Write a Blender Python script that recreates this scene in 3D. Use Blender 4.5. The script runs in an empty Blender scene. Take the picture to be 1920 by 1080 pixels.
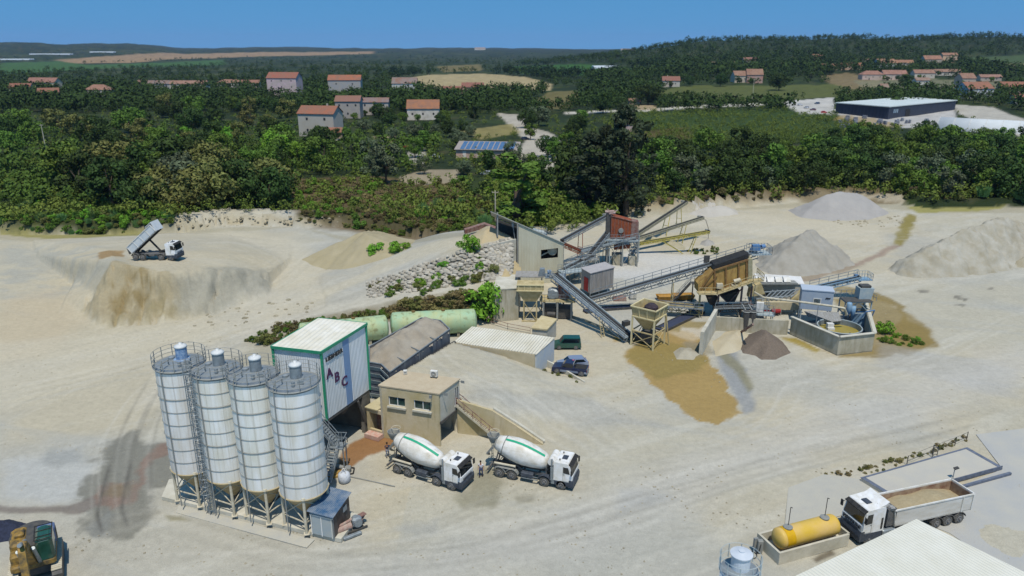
import bpy, math, random
import numpy as np
from mathutils import Vector, Matrix, noise as mnoise
SC = bpy.context.scene
C = SC.collection
R = math.radians
# ------------------------------------------------------------------ camera
F = 1371.0; TH = R(18.1); CH = 41.0
cam_d = bpy.data.cameras.new('camera'); cam = bpy.data.objects.new('camera', cam_d); C.objects.link(cam)
cam.location = (0, 0, CH); cam.rotation_euler = (R(90) - TH, 0, 0)
cam_d.sensor_width = 36; cam_d.lens = 36 * F / 1920
cam_d.clip_start = 0.5; cam_d.clip_end = 30000
cam_d.dof.use_dof = True; cam_d.dof.focus_distance = 80; cam_d.dof.aperture_fstop = (cam_d.lens / 1000) / 0.10
SC.camera = cam
# ------------------------------------------------------------------ light
SUN_EL, SUN_AZ = R(67), R(170)            # high sun, a little east of behind the camera (azimuth clockwise from +Y)
w = bpy.data.worlds.new('World'); SC.world = w; w.use_nodes = True
nt = w.node_tree; bg = nt.nodes['Background']
sky = nt.nodes.new('ShaderNodeTexSky'); sky.sky_type = 'NISHITA'; sky.sun_disc = False
sky.sun_elevation = SUN_EL; sky.sun_rotation = SUN_AZ; sky.altitude = 100; sky.air_density = 1.0; sky.dust_density = 0.3; sky.ozone_density = 3.0
tc = nt.nodes.new('ShaderNodeTexCoord'); va = nt.nodes.new('ShaderNodeVectorMath'); va.operation = 'ADD'
va.inputs[1].default_value = (0, 0, 0.28)
vn = nt.nodes.new('ShaderNodeVectorMath'); vn.operation = 'NORMALIZE'
nt.links.new(tc.outputs['Generated'], va.inputs[0]); nt.links.new(va.outputs[0], vn.inputs[0]); nt.links.new(vn.outputs[0], sky.inputs[0])
hsw = nt.nodes.new('ShaderNodeHueSaturation'); hsw.inputs['Saturation'].default_value = 1.3; hsw.inputs['Hue'].default_value = .487; hsw.inputs['Value'].default_value = 1.2
nt.links.new(sky.outputs[0], hsw.inputs['Color']); nt.links.new(hsw.outputs[0], bg.inputs[0]); bg.inputs[1].default_value = 0.12
sl = bpy.data.lights.new('sun', 'SUN'); so = bpy.data.objects.new('sun', sl); C.objects.link(so)
sl.energy = 4.1; sl.angle = R(0.53); sl.color = (1.0, 0.93, 0.82)
sd = Vector((math.sin(SUN_AZ) * math.cos(SUN_EL), math.cos(SUN_AZ) * math.cos(SUN_EL), math.sin(SUN_EL)))
so.rotation_euler = sd.to_track_quat('Z', 'Y').to_euler()
SC.view_settings.view_transform = 'Standard'; SC.view_settings.look = 'None'
SC.view_settings.exposure = 0.0; SC.view_settings.gamma = 1.0
try:
    SC.cycles.max_bounces = 6; SC.cycles.diffuse_bounces = 3; SC.cycles.transparent_max_bounces = 8; SC.cycles.volume_bounces = 0
except Exception: pass
# ------------------------------------------------------------------ pixels of the photograph -> points of the place
def ray(px, py):
    u = (px - 960) / F; v = (540 - py) / F
    return (u, math.cos(TH) + v * math.sin(TH), -math.sin(TH) + v * math.cos(TH))
def P(px, py, z=0.0):
    d = ray(px, py); t = (z - CH) / d[2]
    return Vector((d[0] * t, d[1] * t, z))
def Hz(b, py):
    d = ray(0, py); return CH + b[1] * d[2] / d[1]
def sstep(a, b, x):
    t = np.clip((x - a) / (b - a), 0, 1); return t * t * (3 - 2 * t)
def up(v, z): return Vector((v[0], v[1], z))
# ------------------------------------------------------------------ colour and materials
def lin(h):
    h = h.lstrip('#'); c = [int(h[i:i+2], 16) / 255 for i in (0, 2, 4)]
    return tuple((x / 12.92 if x <= .04045 else ((x + .055) / 1.055) ** 2.4) for x in c)
MATS = {}
def mat(key, c, rough=.7, metal=0.0, c2=None, scale=1.5, mix=.5, bump=0.0, bscale=8.0, wave=None, spec=.3, stretch=None, island=0.0, rnd=0.0, emit=None, coat=0, streak=None):
    """procedural principled material; c2 = second (dirt / wear) colour blended by noise, wave=(axis, period, depth) corrugation"""
    if key in MATS: return MATS[key]
    m = bpy.data.materials.new(key); m.use_nodes = True; MATS[key] = m
    n = m.node_tree.nodes; l = m.node_tree.links; b = n['Principled BSDF']
    col = lin(c) if isinstance(c, str) else c
    b.inputs['Roughness'].default_value = rough; b.inputs['Metallic'].default_value = metal
    b.inputs['Specular IOR Level'].default_value = spec
    b.inputs['Base Color'].default_value = (*col, 1)
    if coat: b.inputs['Coat Weight'].default_value = coat
    tc = n.new('ShaderNodeTexCoord'); src = tc.outputs['Object']
    if stretch:
        mp = n.new('ShaderNodeMapping'); mp.inputs['Scale'].default_value = stretch; l.new(src, mp.inputs[0]); srcn = mp.outputs[0]
    else: srcn = src
    if rnd or streak:
        oi0 = n.new('ShaderNodeObjectInfo'); ml = n.new('ShaderNodeMath'); ml.operation = 'MULTIPLY'; ml.inputs[1].default_value = 37.0; l.new(oi0.outputs['Random'], ml.inputs[0])
        av = n.new('ShaderNodeVectorMath'); av.operation = 'ADD'; l.new(srcn, av.inputs[0]); l.new(ml.outputs[0], av.inputs[1]); srcn = av.outputs[0]
    cout = None
    if c2 is not None:
        cc = lin(c2) if isinstance(c2, str) else c2
        tx = n.new('ShaderNodeTexNoise'); tx.inputs['Scale'].default_value = scale; tx.inputs['Detail'].default_value = 8; tx.inputs['Roughness'].default_value = .62
        l.new(srcn, tx.inputs['Vector'])
        rp = n.new('ShaderNodeValToRGB'); e = rp.color_ramp.elements
        e[0].position = max(0, .5 - .28 * (1 - abs(mix - .5))) - (mix - .5) * .35; e[1].position = min(1, .5 + .16) - (mix - .5) * .35
        e[0].color = (*col, 1); e[1].color = (*cc, 1)
        l.new(tx.outputs['Fac'], rp.inputs[0]); cout = rp.outputs[0]
    if streak:
        mp2 = n.new('ShaderNodeMapping'); mp2.inputs['Scale'].default_value = streak[1]; l.new(srcn, mp2.inputs[0]); t2 = n.new('ShaderNodeTexNoise'); t2.inputs['Scale'].default_value = 1; t2.inputs['Detail'].default_value = 5; l.new(mp2.outputs[0], t2.inputs['Vector'])
        m2 = n.new('ShaderNodeMapRange'); m2.inputs['From Min'].default_value = .55; m2.inputs['From Max'].default_value = .72; m2.inputs['To Max'].default_value = streak[2]; l.new(t2.outputs['Fac'], m2.inputs['Value'])
        mx_ = n.new('ShaderNodeMixRGB'); l.new(m2.outputs[0], mx_.inputs['Fac']); mx_.inputs[2].default_value = (*lin(streak[0]), 1)
        if cout: l.new(cout, mx_.inputs[1])
        else: mx_.inputs[1].default_value = (*col, 1)
        cout = mx_.outputs[0]
    if island or rnd:
        hs = n.new('ShaderNodeHueSaturation')
        if cout: l.new(cout, hs.inputs['Color'])
        else: hs.inputs['Color'].default_value = (*col, 1)
        add = n.new('ShaderNodeMath'); add.operation = 'ADD'; add.inputs[0].default_value = 1 - island / 2 - rnd / 2
        tot = n.new('ShaderNodeMath'); tot.operation = 'ADD'; tot.inputs[0].default_value = 0; tot.inputs[1].default_value = 0
        if island:
            g = n.new('ShaderNodeNewGeometry'); mu = n.new('ShaderNodeMath'); mu.operation = 'MULTIPLY'; mu.inputs[1].default_value = island
            l.new(g.outputs['Random Per Island'], mu.inputs[0]); l.new(mu.outputs[0], tot.inputs[0])
        if rnd:
            oi = n.new('ShaderNodeObjectInfo'); mu = n.new('ShaderNodeMath'); mu.operation = 'MULTIPLY'; mu.inputs[1].default_value = rnd
            l.new(oi.outputs['Random'], mu.inputs[0]); l.new(mu.outputs[0], tot.inputs[1])
            m2 = n.new('ShaderNodeMath'); m2.operation = 'MULTIPLY_ADD'; m2.inputs[1].default_value = .035; m2.inputs[2].default_value = .485
            l.new(oi.outputs['Random'], m2.inputs[0]); l.new(m2.outputs[0], hs.inputs['Hue'])
        l.new(tot.outputs[0], add.inputs[1]); l.new(add.outputs[0], hs.inputs['Value']); cout = hs.outputs[0]
    if cout: l.new(cout, b.inputs['Base Color'])
    hgt = None
    if bump:
        bx = n.new('ShaderNodeTexNoise'); bx.inputs['Scale'].default_value = bscale; bx.inputs['Detail'].default_value = 6; l.new(srcn, bx.inputs['Vector'])
        bp = n.new('ShaderNodeBump'); bp.inputs['Strength'].default_value = min(1, bump); bp.inputs['Distance'].default_value = .12
        l.new(bx.outputs['Fac'], bp.inputs['Height']); hgt = bp.outputs[0]
    if wave:
        ax, per, dep = wave
        sx = n.new('ShaderNodeSeparateXYZ'); l.new(src, sx.inputs[0])
        if isinstance(ax, str): s = sx.outputs['XYZ'.index(ax)]
        else:
            dt = n.new('ShaderNodeVectorMath'); dt.operation = 'DOT_PRODUCT'; dt.inputs[1].default_value = ax; l.new(src, dt.inputs[0]); s = dt.outputs['Value']
        mu = n.new('ShaderNodeMath'); mu.operation = 'MULTIPLY'; mu.inputs[1].default_value = 2 * math.pi / per; l.new(s, mu.inputs[0])
        sn = n.new('ShaderNodeMath'); sn.operation = 'SINE'; l.new(mu.outputs[0], sn.inputs[0])
        bw = n.new('ShaderNodeBump'); bw.inputs['Strength'].default_value = 1; bw.inputs['Distance'].default_value = dep
        l.new(sn.outputs[0], bw.inputs['Height'])
        if hgt: l.new(hgt, bw.inputs['Normal'])
        hgt = bw.outputs[0]
    if hgt: l.new(hgt, b.inputs['Normal'])
    if emit:
        b.inputs['Emission Color'].default_value = (*lin(emit), 1); b.inputs['Emission Strength'].default_value = 1
    return m
# ------------------------------------------------------------------ object helpers
def tag(o, label=None, cat=None, group=None, kind=None):
    if label: o['label'] = label
    if cat: o['category'] = cat
    if group: o['group'] = group
    if kind: o['kind'] = kind
    return o
def thing(name, label, cat, loc=(0, 0, 0), rz=0.0, group=None, scale=1.0):
    o = bpy.data.objects.new(name, None); C.objects.link(o); o.empty_display_size = .3
    o.location = loc; o.rotation_euler = (0, 0, rz); o.scale = (scale,) * 3
    return tag(o, label, cat, group)
def link(name, me, m, parent=None, smooth=False):
    o = bpy.data.objects.new(name, me); C.objects.link(o)
    for mm in (m if isinstance(m, (list, tuple)) else [m]): me.materials.append(mm)
    if smooth:
        me.polygons.foreach_set('use_smooth', [True] * len(me.polygons))
    if parent is not None: o.parent = parent
    return o
def dup(root, loc, rz, label=None, group=None, scale=None):
    r = root.copy(); C.objects.link(r); r.location = loc; r.rotation_euler = (0, 0, rz)
    if scale: r.scale = (scale,) * 3
    if label: r['label'] = label
    if group: r['group'] = group
    for ch in list(root.children):
        c = ch.copy(); C.objects.link(c); c.parent = r
        for g in ch.children:
            d = g.copy(); C.objects.link(d); d.parent = c
    return r
V = Vector
class MB:
    """collects shapes and links them as ONE mesh object"""
    def __init__(s, off=None): s.v = []; s.f = []; s.mi = []; s.cur = 0; s.off = V(off) if off is not None else V((0, 0, 0))
    def add(s, vs, fs):
        n = len(s.v); s.v.extend([tuple(V(a) - s.off) for a in vs]); s.f.extend([tuple(i + n for i in f) for f in fs]); s.mi.extend([s.cur] * len(fs)); return s
    def para(s, o, a, b, c):
        o, a, b, c = V(o), V(a), V(b), V(c)
        if a.cross(b).dot(c) < 0: a, b = b, a
        vs = [o, o+a, o+a+b, o+b, o+c, o+a+c, o+a+b+c, o+b+c]
        return s.add(vs, [(3,2,1,0),(4,5,6,7),(0,1,5,4),(1,2,6,5),(2,3,7,6),(3,0,4,7)])
    def box(s, c, sz, rz=0.0, tilt=None):
        m = Matrix.Rotation(rz, 3, 'Z')
        if tilt is not None: m = m @ Matrix.Rotation(tilt, 3, 'Y')
        a, b, d = m @ V((sz[0],0,0)), m @ V((0,sz[1],0)), m @ V((0,0,sz[2]))
        return s.para(V(c) - (a+b+d)/2, a, b, d)
    def bbox(s, c, sz, bev=.05):
        """box with its vertical and top edges chamfered"""
        x, y, z = sz[0]/2, sz[1]/2, sz[2]/2; c = V(c); e = bev
        def ring(ix, iy, zz): return [V((ix-e, iy, zz)), V((-ix+e, iy, zz)), V((-ix, iy-e, zz)), V((-ix, -iy+e, zz)), V((-ix+e, -iy, zz)), V((ix-e, -iy, zz)), V((ix, -iy+e, zz)), V((ix, iy-e, zz))]
        r0, r1, r2, r3 = ring(x-e, y-e, -z), ring(x, y, -z+e), ring(x, y, z-e), ring(x-e, y-e, z)
        vs = [c + p for r in (r0, r1, r2, r3) for p in r]; fs = [tuple(reversed(range(8))), tuple(range(24, 32))]
        for k in range(3):
            for i in range(8): j = (i+1) % 8; fs.append((k*8+i, k*8+j, k*8+8+j, k*8+8+i))
        return s.add(vs, fs)
    def frame(s, a, b):
        d = (b - a).normalized(); u = V((0,0,1)) if abs(d.z) < .95 else V((1,0,0))
        x = d.cross(u).normalized(); y = x.cross(d).normalized(); return d, x, y
    def bar(s, a, b, w=.1, h=None):
        a, b = V(a), V(b); h = h or w
        if (b-a).length < 1e-5: return s
        d, x, y = s.frame(a, b)
        return s.para(a - x*w/2 - y*h/2, x*w, y*h, b - a)
    def tube(s, a, b, r, n=8, r2=None, caps=True):
        a, b = V(a), V(b); r2 = r if r2 is None else r2
        if (b-a).length < 1e-5: return s
        d, x, y = s.frame(a, b); vs = []
        for k in range(n):
            t = 2*math.pi*k/n; e = x*math.cos(t) + y*math.sin(t); vs += [a + e*r, b + e*r2]
        fs = [((2*k), (2*k+2) % (2*n), (2*k+3) % (2*n), 2*k+1) for k in range(n)]
        if caps: fs += [tuple(2*k for k in reversed(range(n))), tuple(2*k+1 for k in range(n))]
        return s.add(vs, fs)
    def path(s, pts, r, n=6):
        for a, b in zip(pts[:-1], pts[1:]): s.tube(a, b, r, n)
        return s
    def lathe(s, prof, c=(0,0,0), n=24, axis=None, closed=True):
        """prof: (radius, along) list; axis (unit vector) default +Z"""
        c = V(c); d = V(axis).normalized() if axis is not None else V((0,0,1))
        u = V((0,0,1)) if abs(d.z) < .95 else V((1,0,0)); x = u.cross(d).normalized(); y = d.cross(x).normalized()
        vs = []
        for (r, z) in prof:
            for k in range(n):
                t = 2*math.pi*k/n; vs.append(c + d*z + (x*math.cos(t) + y*math.sin(t))*max(r, 1e-4))
        fs = []
        for i in range(len(prof)-1):
            for k in range(n):
                j = (k+1) % n; fs.append((i*n+k, i*n+j, (i+1)*n+j, (i+1)*n+k))
        if closed: fs += [tuple(reversed(range(n))), tuple((len(prof)-1)*n + k for k in range(n))]
        return s.add(vs, fs)
    def ring(s, c, Rr, r, n=28, m=5, axis=None, a0=0, a1=2*math.pi):
        c = V(c); d = V(axis).normalized() if axis is not None else V((0,0,1))
        u = V((0,0,1)) if abs(d.z) < .95 else V((1,0,0)); x = u.cross(d).normalized(); y = d.cross(x).normalized()
        full = abs(a1-a0-2*math.pi) < 1e-6; nn = n if full else n+1; vs = []
        for k in range(nn):
            t = a0 + (a1-a0)*k/n; e = x*math.cos(t) + y*math.sin(t)
            for q in range(m):
                g = 2*math.pi*q/m; vs.append(c + e*(Rr + r*math.cos(g)) + d*r*math.sin(g))
        fs = []
        for k in range(n):
            k2 = (k+1) % nn
            for q in range(m): q2 = (q+1) % m; fs.append((k*m+q, k2*m+q, k2*m+q2, k*m+q2))
        return s.add(vs, fs)
    def prism(s, poly, vec):
        poly = [V(p) for p in poly]; vec = V(vec); n = len(poly)
        nn = V((0,0,0))
        for i in range(n): nn += poly[i].cross(poly[(i+1) % n])
        if nn.dot(vec) < 0: poly = poly[::-1]
        vs = poly + [p + vec for p in poly]
        return s.add(vs, [tuple(reversed(range(n))), tuple(range(n, 2*n))] + [(i, (i+1) % n, n+(i+1) % n, n+i) for i in range(n)])
    def poly(s, pts): return s.add(pts, [tuple(range(len(pts)))])
    def sphere(s, c, r, n=12, m=8, sz=1.0):
        return s.lathe([(r*math.sin(math.pi*i/m), -r*sz*math.cos(math.pi*i/m)) for i in range(m+1)], c, n, closed=False)
    def build(s, name, m, parent=None, smooth=False):
        me = bpy.data.meshes.new(name); me.from_pydata(s.v, [], s.f); me.update()
        o = link(name, me, m, parent, smooth)
        if any(s.mi): me.polygons.foreach_set('material_index', s.mi)
        if parent is None and s.off.length > 0: o.location = s.off
        return o
def arr_mesh(name, verts, faces, mats, parent=None, smooth=False):
    """mesh from numpy arrays; faces is (n,4) or (n,3)"""
    me = bpy.data.meshes.new(name); nv, (nf, k) = len(verts), faces.shape
    me.vertices.add(nv); me.vertices.foreach_set('co', np.ascontiguousarray(verts, dtype=np.float32).ravel())
    me.loops.add(nf*k); me.loops.foreach_set('vertex_index', np.ascontiguousarray(faces, dtype=np.int32).ravel())
    me.polygons.add(nf); me.polygons.foreach_set('loop_start', np.arange(0, nf*k, k, dtype=np.int32))
    try: me.polygons.foreach_set('loop_total', np.full(nf, k, dtype=np.int32))
    except Exception: pass
    me.update(calc_edges=True); me.validate()
    if name is None: return me
    return link(name, me, mats, parent, smooth)
# value noise in numpy
_rs = np.random.RandomState(7); _tab = _rs.rand(256, 256).astype(np.float32)
def vnoise(x, y):
    xi = np.floor(x).astype(int); yi = np.floor(y).astype(int); fx = x - xi; fy = y - yi
    fx = fx*fx*(3-2*fx); fy = fy*fy*(3-2*fy)
    a = _tab[xi & 255, yi & 255]; b = _tab[(xi+1) & 255, yi & 255]; c = _tab[xi & 255, (yi+1) & 255]; d = _tab[(xi+1) & 255, (yi+1) & 255]
    return (a*(1-fx)+b*fx)*(1-fy) + (c*(1-fx)+d*fx)*fy
def fbm(x, y, o=4, g=.5):
    s = 0; a = 1; t = 0
    for k in range(o): s = s + a*vnoise(x*2**k + 17*k, y*2**k + 31*k); t += a; a *= g
    return s/t
# ------------------------------------------------------------------ terrain heights
def net(rows): return [[P(*c) for c in r] for r in rows]
RAMP = net([[(850,640,3.6),(905,655,3.2),(965,673,2.0),(1030,697,.9),(1108,716,0)],
            [(800,668,4.1),(880,690,3.7),(960,715,2.5),(1045,742,1.0),(1135,770,0)],
            [(748,700,4.3),(858,748,4.1),(924,768,3.2),(970,797,1.6),(1018,830,0)]])
EMB = net([[(590,512,0),(660,488,.3),(740,460,1.5),(820,438,4),(905,424,5),(950,424,5)],
           [(600,528,.3),(665,502,1.5),(745,476,4),(830,453,7),(905,437,8.5),(950,437,8.5)],
           [(610,555,.3),(690,530,2),(770,505,4.5),(850,478,7.5),(912,462,8.6),(962,446,8.6)],
           [(610,580,.2),(690,556,1.5),(770,546,3),(860,533,4.2),(915,524,5),(962,515,5.2)],
           [(600,597,0),(690,575,1.2),(770,562,2.8),(860,548,4.2),(900,546,4.6),(935,545,5.0)],
           [(590,606,0),(690,600,0),(770,595,0),(870,592,0),(900,597,0),(925,602,0)]])
MOUND = net([[(60,450,.3),(215,440,.6),(330,436,.8),(430,440,.5),(545,455,0)],
             [(70,478,.8),(205,468,5.4),(330,468,6.0),(430,476,4.4),(545,485,.5)],
             [(140,525,1.0),(213,491,7.6),(300,511,6.8),(420,505,5.0),(508,512,1.6)],
             [(120,560,.6),(188,556,3.0),(300,558,3.0),(400,548,2.6),(504,538,.6)],
             [(110,590,0),(185,613,0),(300,605,0),(400,587,0),(502,556,0)]])
BANKL = net([[(-260,408,3.2),(120,408,3.2),(330,396,3.6),(430,388,3.0),(560,392,3),(700,398,2.6),(860,405,3)],
             [(-260,424,1.6),(120,426,1.6),(330,418,2.4),(430,402,2.2),(560,410,2),(700,414,1.6),(860,425,3)],
             [(-260,436,.2),(120,436,.2),(330,430,.3),(430,415,.3),(560,420,.3),(700,425,.3),(860,440,3)]])
BANKR = net([[(1160,380,3),(1300,366,4),(1450,352,3.5),(1600,346,3),(1760,362,3),(2150,366,3)],
             [(1180,396,1.2),(1300,382,2),(1450,366,1.8),(1600,360,1.5),(1760,378,1),(2150,380,1)],
             [(1190,408,0),(1300,396,0),(1450,382,0),(1600,374,0),(1760,390,0),(2150,392,0)]])
NETS = []
for rows in (RAMP, EMB, MOUND, BANKL, BANKR):
    for i in range(len(rows)-1):
        for j in range(len(rows[0])-1):
            a, b, c, d = rows[i][j], rows[i][j+1], rows[i+1][j+1], rows[i+1][j]
            NETS.append((a, b, c)); NETS.append((a, c, d))
def zfar(x, y):
    s = x / np.maximum(y, 50); ws = sstep(-.02, .33, s)
    hill = np.interp(y, [0, 430, 800, 1100, 1400, 1700, 2100, 2600, 9000], [0, 0, 6, 15, 30, 58, 70, 50, 20])
    hill = hill * (0.75 + .5*fbm(s*6 + 3, y/900., 3)) 
    z = ws * hill
    wl = sstep(-.42, -.50, s)
    z = z + wl * np.interp(y, [0, 2600, 3600, 5000, 9000], [0, 0, 14, 50, 42]) * (.6 + .8*fbm(s*14, y/2500., 3))
    z = z + (1-ws) * np.interp(y, [0, 3500, 6500, 9000], [0, 0, 42, 58]) * (.45 + .9*fbm(s*22 + 9, y/4000., 4))
    z = z + sstep(180, 420, y) * 2.4 * (fbm(x/70., y/70., 3) - .5)
    return z
def tz(x, y):
    x = np.asarray(x, float); y = np.asarray(y, float); z = zfar(x, y)
    for (a, b, c) in NETS:
        x0, x1 = min(a.x, b.x, c.x), max(a.x, b.x, c.x); y0, y1 = min(a.y, b.y, c.y), max(a.y, b.y, c.y)
        m = (x >= x0) & (x <= x1) & (y >= y0) & (y <= y1)
        if not m.any(): continue
        X, Y = x[m], y[m]; den = (b.y-c.y)*(a.x-c.x) + (c.x-b.x)*(a.y-c.y)
        if abs(den) < 1e-9: continue
        l1 = ((b.y-c.y)*(X-c.x) + (c.x-b.x)*(Y-c.y)) / den; l2 = ((c.y-a.y)*(X-c.x) + (a.x-c.x)*(Y-c.y)) / den; l3 = 1-l1-l2
        ins = (l1 >= -1e-6) & (l2 >= -1e-6) & (l3 >= -1e-6)
        zz = z[m]; zz[ins] = (l1*a.z + l2*b.z + l3*c.z)[ins]; z[m] = zz
    return z
def T(x, y): return float(tz(np.array([x]), np.array([y]))[0])
_t = np.concatenate([np.linspace(40, 260, 1400), np.geomspace(260.5, 9000, 900)])
def G(px, py, dz=0.0):
    """the terrain point a pixel of the photograph looks at"""
    d = ray(px, py); X = d[0]*_t; Y = d[1]*_t; Z = CH + d[2]*_t
    g = tz(X, Y) - Z; k = np.argmax(g > 0)
    if g[k] <= 0: k = len(_t)-1
    if k > 0:
        a, b = g[k-1], g[k]; t = _t[k-1] + (_t[k]-_t[k-1]) * (-a/(b-a) if b != a else 0)
    else: t = _t[0]
    return V((d[0]*t, d[1]*t, CH + d[2]*t + dz))
# ------------------------------------------------------------------ terrain sheet with ground colours by place
ys = [22.0]
while ys[-1] < 9500: ys.append(ys[-1] + min(150, max(.16, .2*(ys[-1]/50)**1.55)))
ys = np.array(ys); us = np.concatenate([np.linspace(-1.5, -.8, 70)[:-1], np.linspace(-.8, .8, 560), np.linspace(.8, 1.5, 70)[1:]])
UU, YY = np.meshgrid(us, ys); XX = UU*YY; X = XX.ravel(); Y = YY.ravel(); Z = tz(X, Y)
def A(h): return np.array(lin(h)) / 1.38
def inpoly(X, Y, pts, soft=1.0, warp=0.0, wsc=6.0):
    """0..1 coverage of a world polygon with a soft, ragged edge"""
    pts = np.array([(p[0], p[1]) for p in pts]); pad = soft + warp + 1
    m = (X > pts[:,0].min()-pad) & (X < pts[:,0].max()+pad) & (Y > pts[:,1].min()-pad) & (Y < pts[:,1].max()+pad)
    out = np.zeros(len(X)); idx = np.nonzero(m)[0]
    if len(idx) == 0: return out
    x = X[idx]; y = Y[idx]
    if warp:
        x = x + (fbm(x/wsc, y/wsc, 4, .6)-.5)*2*warp; y = y + (fbm(x/wsc+50, y/wsc+9, 4, .6)-.5)*2*warp
    ins = np.zeros(len(x), bool); dist = np.full(len(x), 1e9); n = len(pts)
    for i in range(n):
        ax, ay = pts[i]; bx, by = pts[(i+1) % n]
        cr = (ay > y) != (by > y)
        with np.errstate(divide='ignore', invalid='ignore'): xi = (bx-ax)*(y-ay)/(by-ay+1e-12) + ax
        ins ^= cr & (x < xi)
        dx, dy = bx-ax, by-ay; t = np.clip(((x-ax)*dx + (y-ay)*dy)/(dx*dx+dy*dy+1e-9), 0, 1)
        dist = np.minimum(dist, np.hypot(x-ax-t*dx, y-ay-t*dy))
    sd = np.where(ins, dist, -dist); out[idx] = sstep(-soft/2, soft/2, sd); return out
col = np.zeros((len(X), 3))
def mixc(w, c):
    global col
    col = col*(1-w[:,None]) + np.asarray(c)[None,:]*w[:,None]
# wild ground outside the yard
n1 = fbm(X/25., Y/25., 4); n2 = fbm(X/7.+5, Y/7., 4); n3 = fbm(X/90., Y/140., 3)
col[:] = np.array((.017, .028, .009))
mixc(sstep(.45, .62, n1), (.030, .046, .012)); mixc(sstep(.58, .75, n2)*.5, (.07, .065, .028)); mixc(sstep(.58, .72, n3)*sstep(600, 1000, Y)*sstep(.1,-.1,X/Y), (.05, .062, .022))
EDGE = [(-700,436),(0,434),(90,438),(170,441),(250,436),(330,428),(380,418),(430,408),(560,413),(640,418),(740,424),(800,436),(870,436),(930,436),(1000,425),(1100,418),(1180,405),(1230,394),(1330,381),(1480,377),(1600,368),(1700,385),(1750,391),(1920,389),(2500,389)]
yard = [P(*p) for p in EDGE] + [V((200, 5, 0)), V((-200, 5, 0))]
yw = inpoly(X, Y, yard, .8, 1.2, 4.0)
st = fbm((X*.8 + Y*.45)/14., (Y*.8 - X*.45)/2.2, 5, .6); st2 = fbm((X*.94 - Y*.3)/20., (Y*.94 + X*.3)/1.6, 5, .6); big = fbm(X/38.+4, Y/38.+2, 4)
yc = np.zeros_like(col); base = A('#c0bba8'); tan = A('#c6bca2'); grey = A('#b0b2ad'); pale = A('#d3d0c2')
yc[:] = base
def ymix(w, c):
    global yc
    yc = yc*(1-w[:,None]) + np.asarray(c)[None,:]*w[:,None]
ymix(sstep(.42, .62, big + .12*(X < -10))*.7, tan); ymix(sstep(.5, .68, fbm(X/22.+40, Y/22., 4))*.5, grey)
ymix(sstep(.52, .72, st)*.35, pale); ymix(sstep(.55, .75, st2)*.28, grey); ymix(sstep(.58, .8, fbm(X/3., Y/3., 4))*.12, A('#9d9a8c'))
def ypoly(pts, c, k=1.0, soft=1.0, warp=1.0, wsc=5.0, mod=None):
    wv = inpoly(X, Y, [G(*p) for p in pts], soft, warp, wsc) * k
    if mod is not None: wv = wv*mod
    ymix(wv, A(c))
ypoly([(-200,440),(560,430),(540,520),(420,600),(330,640),(0,760),(-200,800)], '#c7bda2', .45, 9, 5, 14)
ypoly([(0,450),(180,460),(240,500),(150,540),(0,560)], '#a8aaa2', .55, 5, 3, 8, sstep(.35,.6,fbm(X/4.,Y/2.,4)))
ypoly([(0,560),(120,540),(160,600),(90,660),(-40,700)], '#c9b797', .4, 6, 3, 8)
# the heaped mound on the left, with brown clay on its face
ypoly([(215,488),(300,508),(350,545),(330,600),(250,600),(185,612),(160,580),(185,540)], '#ab9f80', .88, 1.5, 1.8, 2.5)
ypoly([(330,520),(420,508),(505,514),(503,540),(430,552),(360,548)], '#918d7c', .6, 1, 1.5, 1.5, sstep(.35,.6,fbm(X/1.6+Z*.6,Z*1.2+Y*.2,4)))
ypoly([(230,575),(300,560),(390,565),(380,590),(300,603),(200,612)], '#968a64', .6, 1.5, 1.5, 1.5, sstep(.4,.6,fbm(X/1.2,Y/2.,4)))
ypoly([(240,500),(290,512),(280,560),(215,590),(200,540)], '#8f7d52', .75, 1.5, 2, 1.5, sstep(.35,.6,fbm(X/1.8+Z*.5,Z*1.1+Y*.15,4)))
ypoly([(330,520),(500,505),(500,548),(400,585),(340,590)], '#a8a595', .8, 2, 2, 4)
ypoly([(185,473),(232,470),(232,482),(186,487)], '#a2865a', .9, .6, .5, 2)
# grey gravel road edges and lower road
ypoly([(560,560),(700,500),(780,465),(880,440),(905,448),(860,462),(770,490),(700,520),(600,560)], '#c9c1aa', .8, 1.5, .6)
ypoly([(640,505),(760,462),(880,440),(890,436),(760,450)], '#aaaaa4', .7, 1.2, .8)
ypoly([(600,580),(700,560),(860,538),(965,518),(965,530),(870,545),(700,572),(620,592)], '#c3bda9', .7, 1, .5)
ypoly([(555,605),(600,590),(700,575),(860,548),(935,543),(925,604),(870,594),(700,606),(600,612),(480,650),(455,648),(480,625)], '#6e6340', .85, 1, .8, 2)
ypoly([(410,640),(470,622),(520,650),(520,690),(420,690)], '#a7a390', .7, 2, 1, 2)
# river margin
ypoly([(-300,434),(560,414),(900,432),(1000,428),(1180,402),(1300,384),(1600,372),(1750,388),(2300,388),(2300,398),(1750,400),(1600,384),(1300,398),(1180,412),(1000,436),(900,444),(560,424),(170,446),(-300,440)], '#a9a288', .6, 1.5, 1, 3)
ypoly([(0,434),(170,440),(280,434),(280,441),(160,446),(0,440)], '#8f8a3a', .7, .7, .5)
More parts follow.
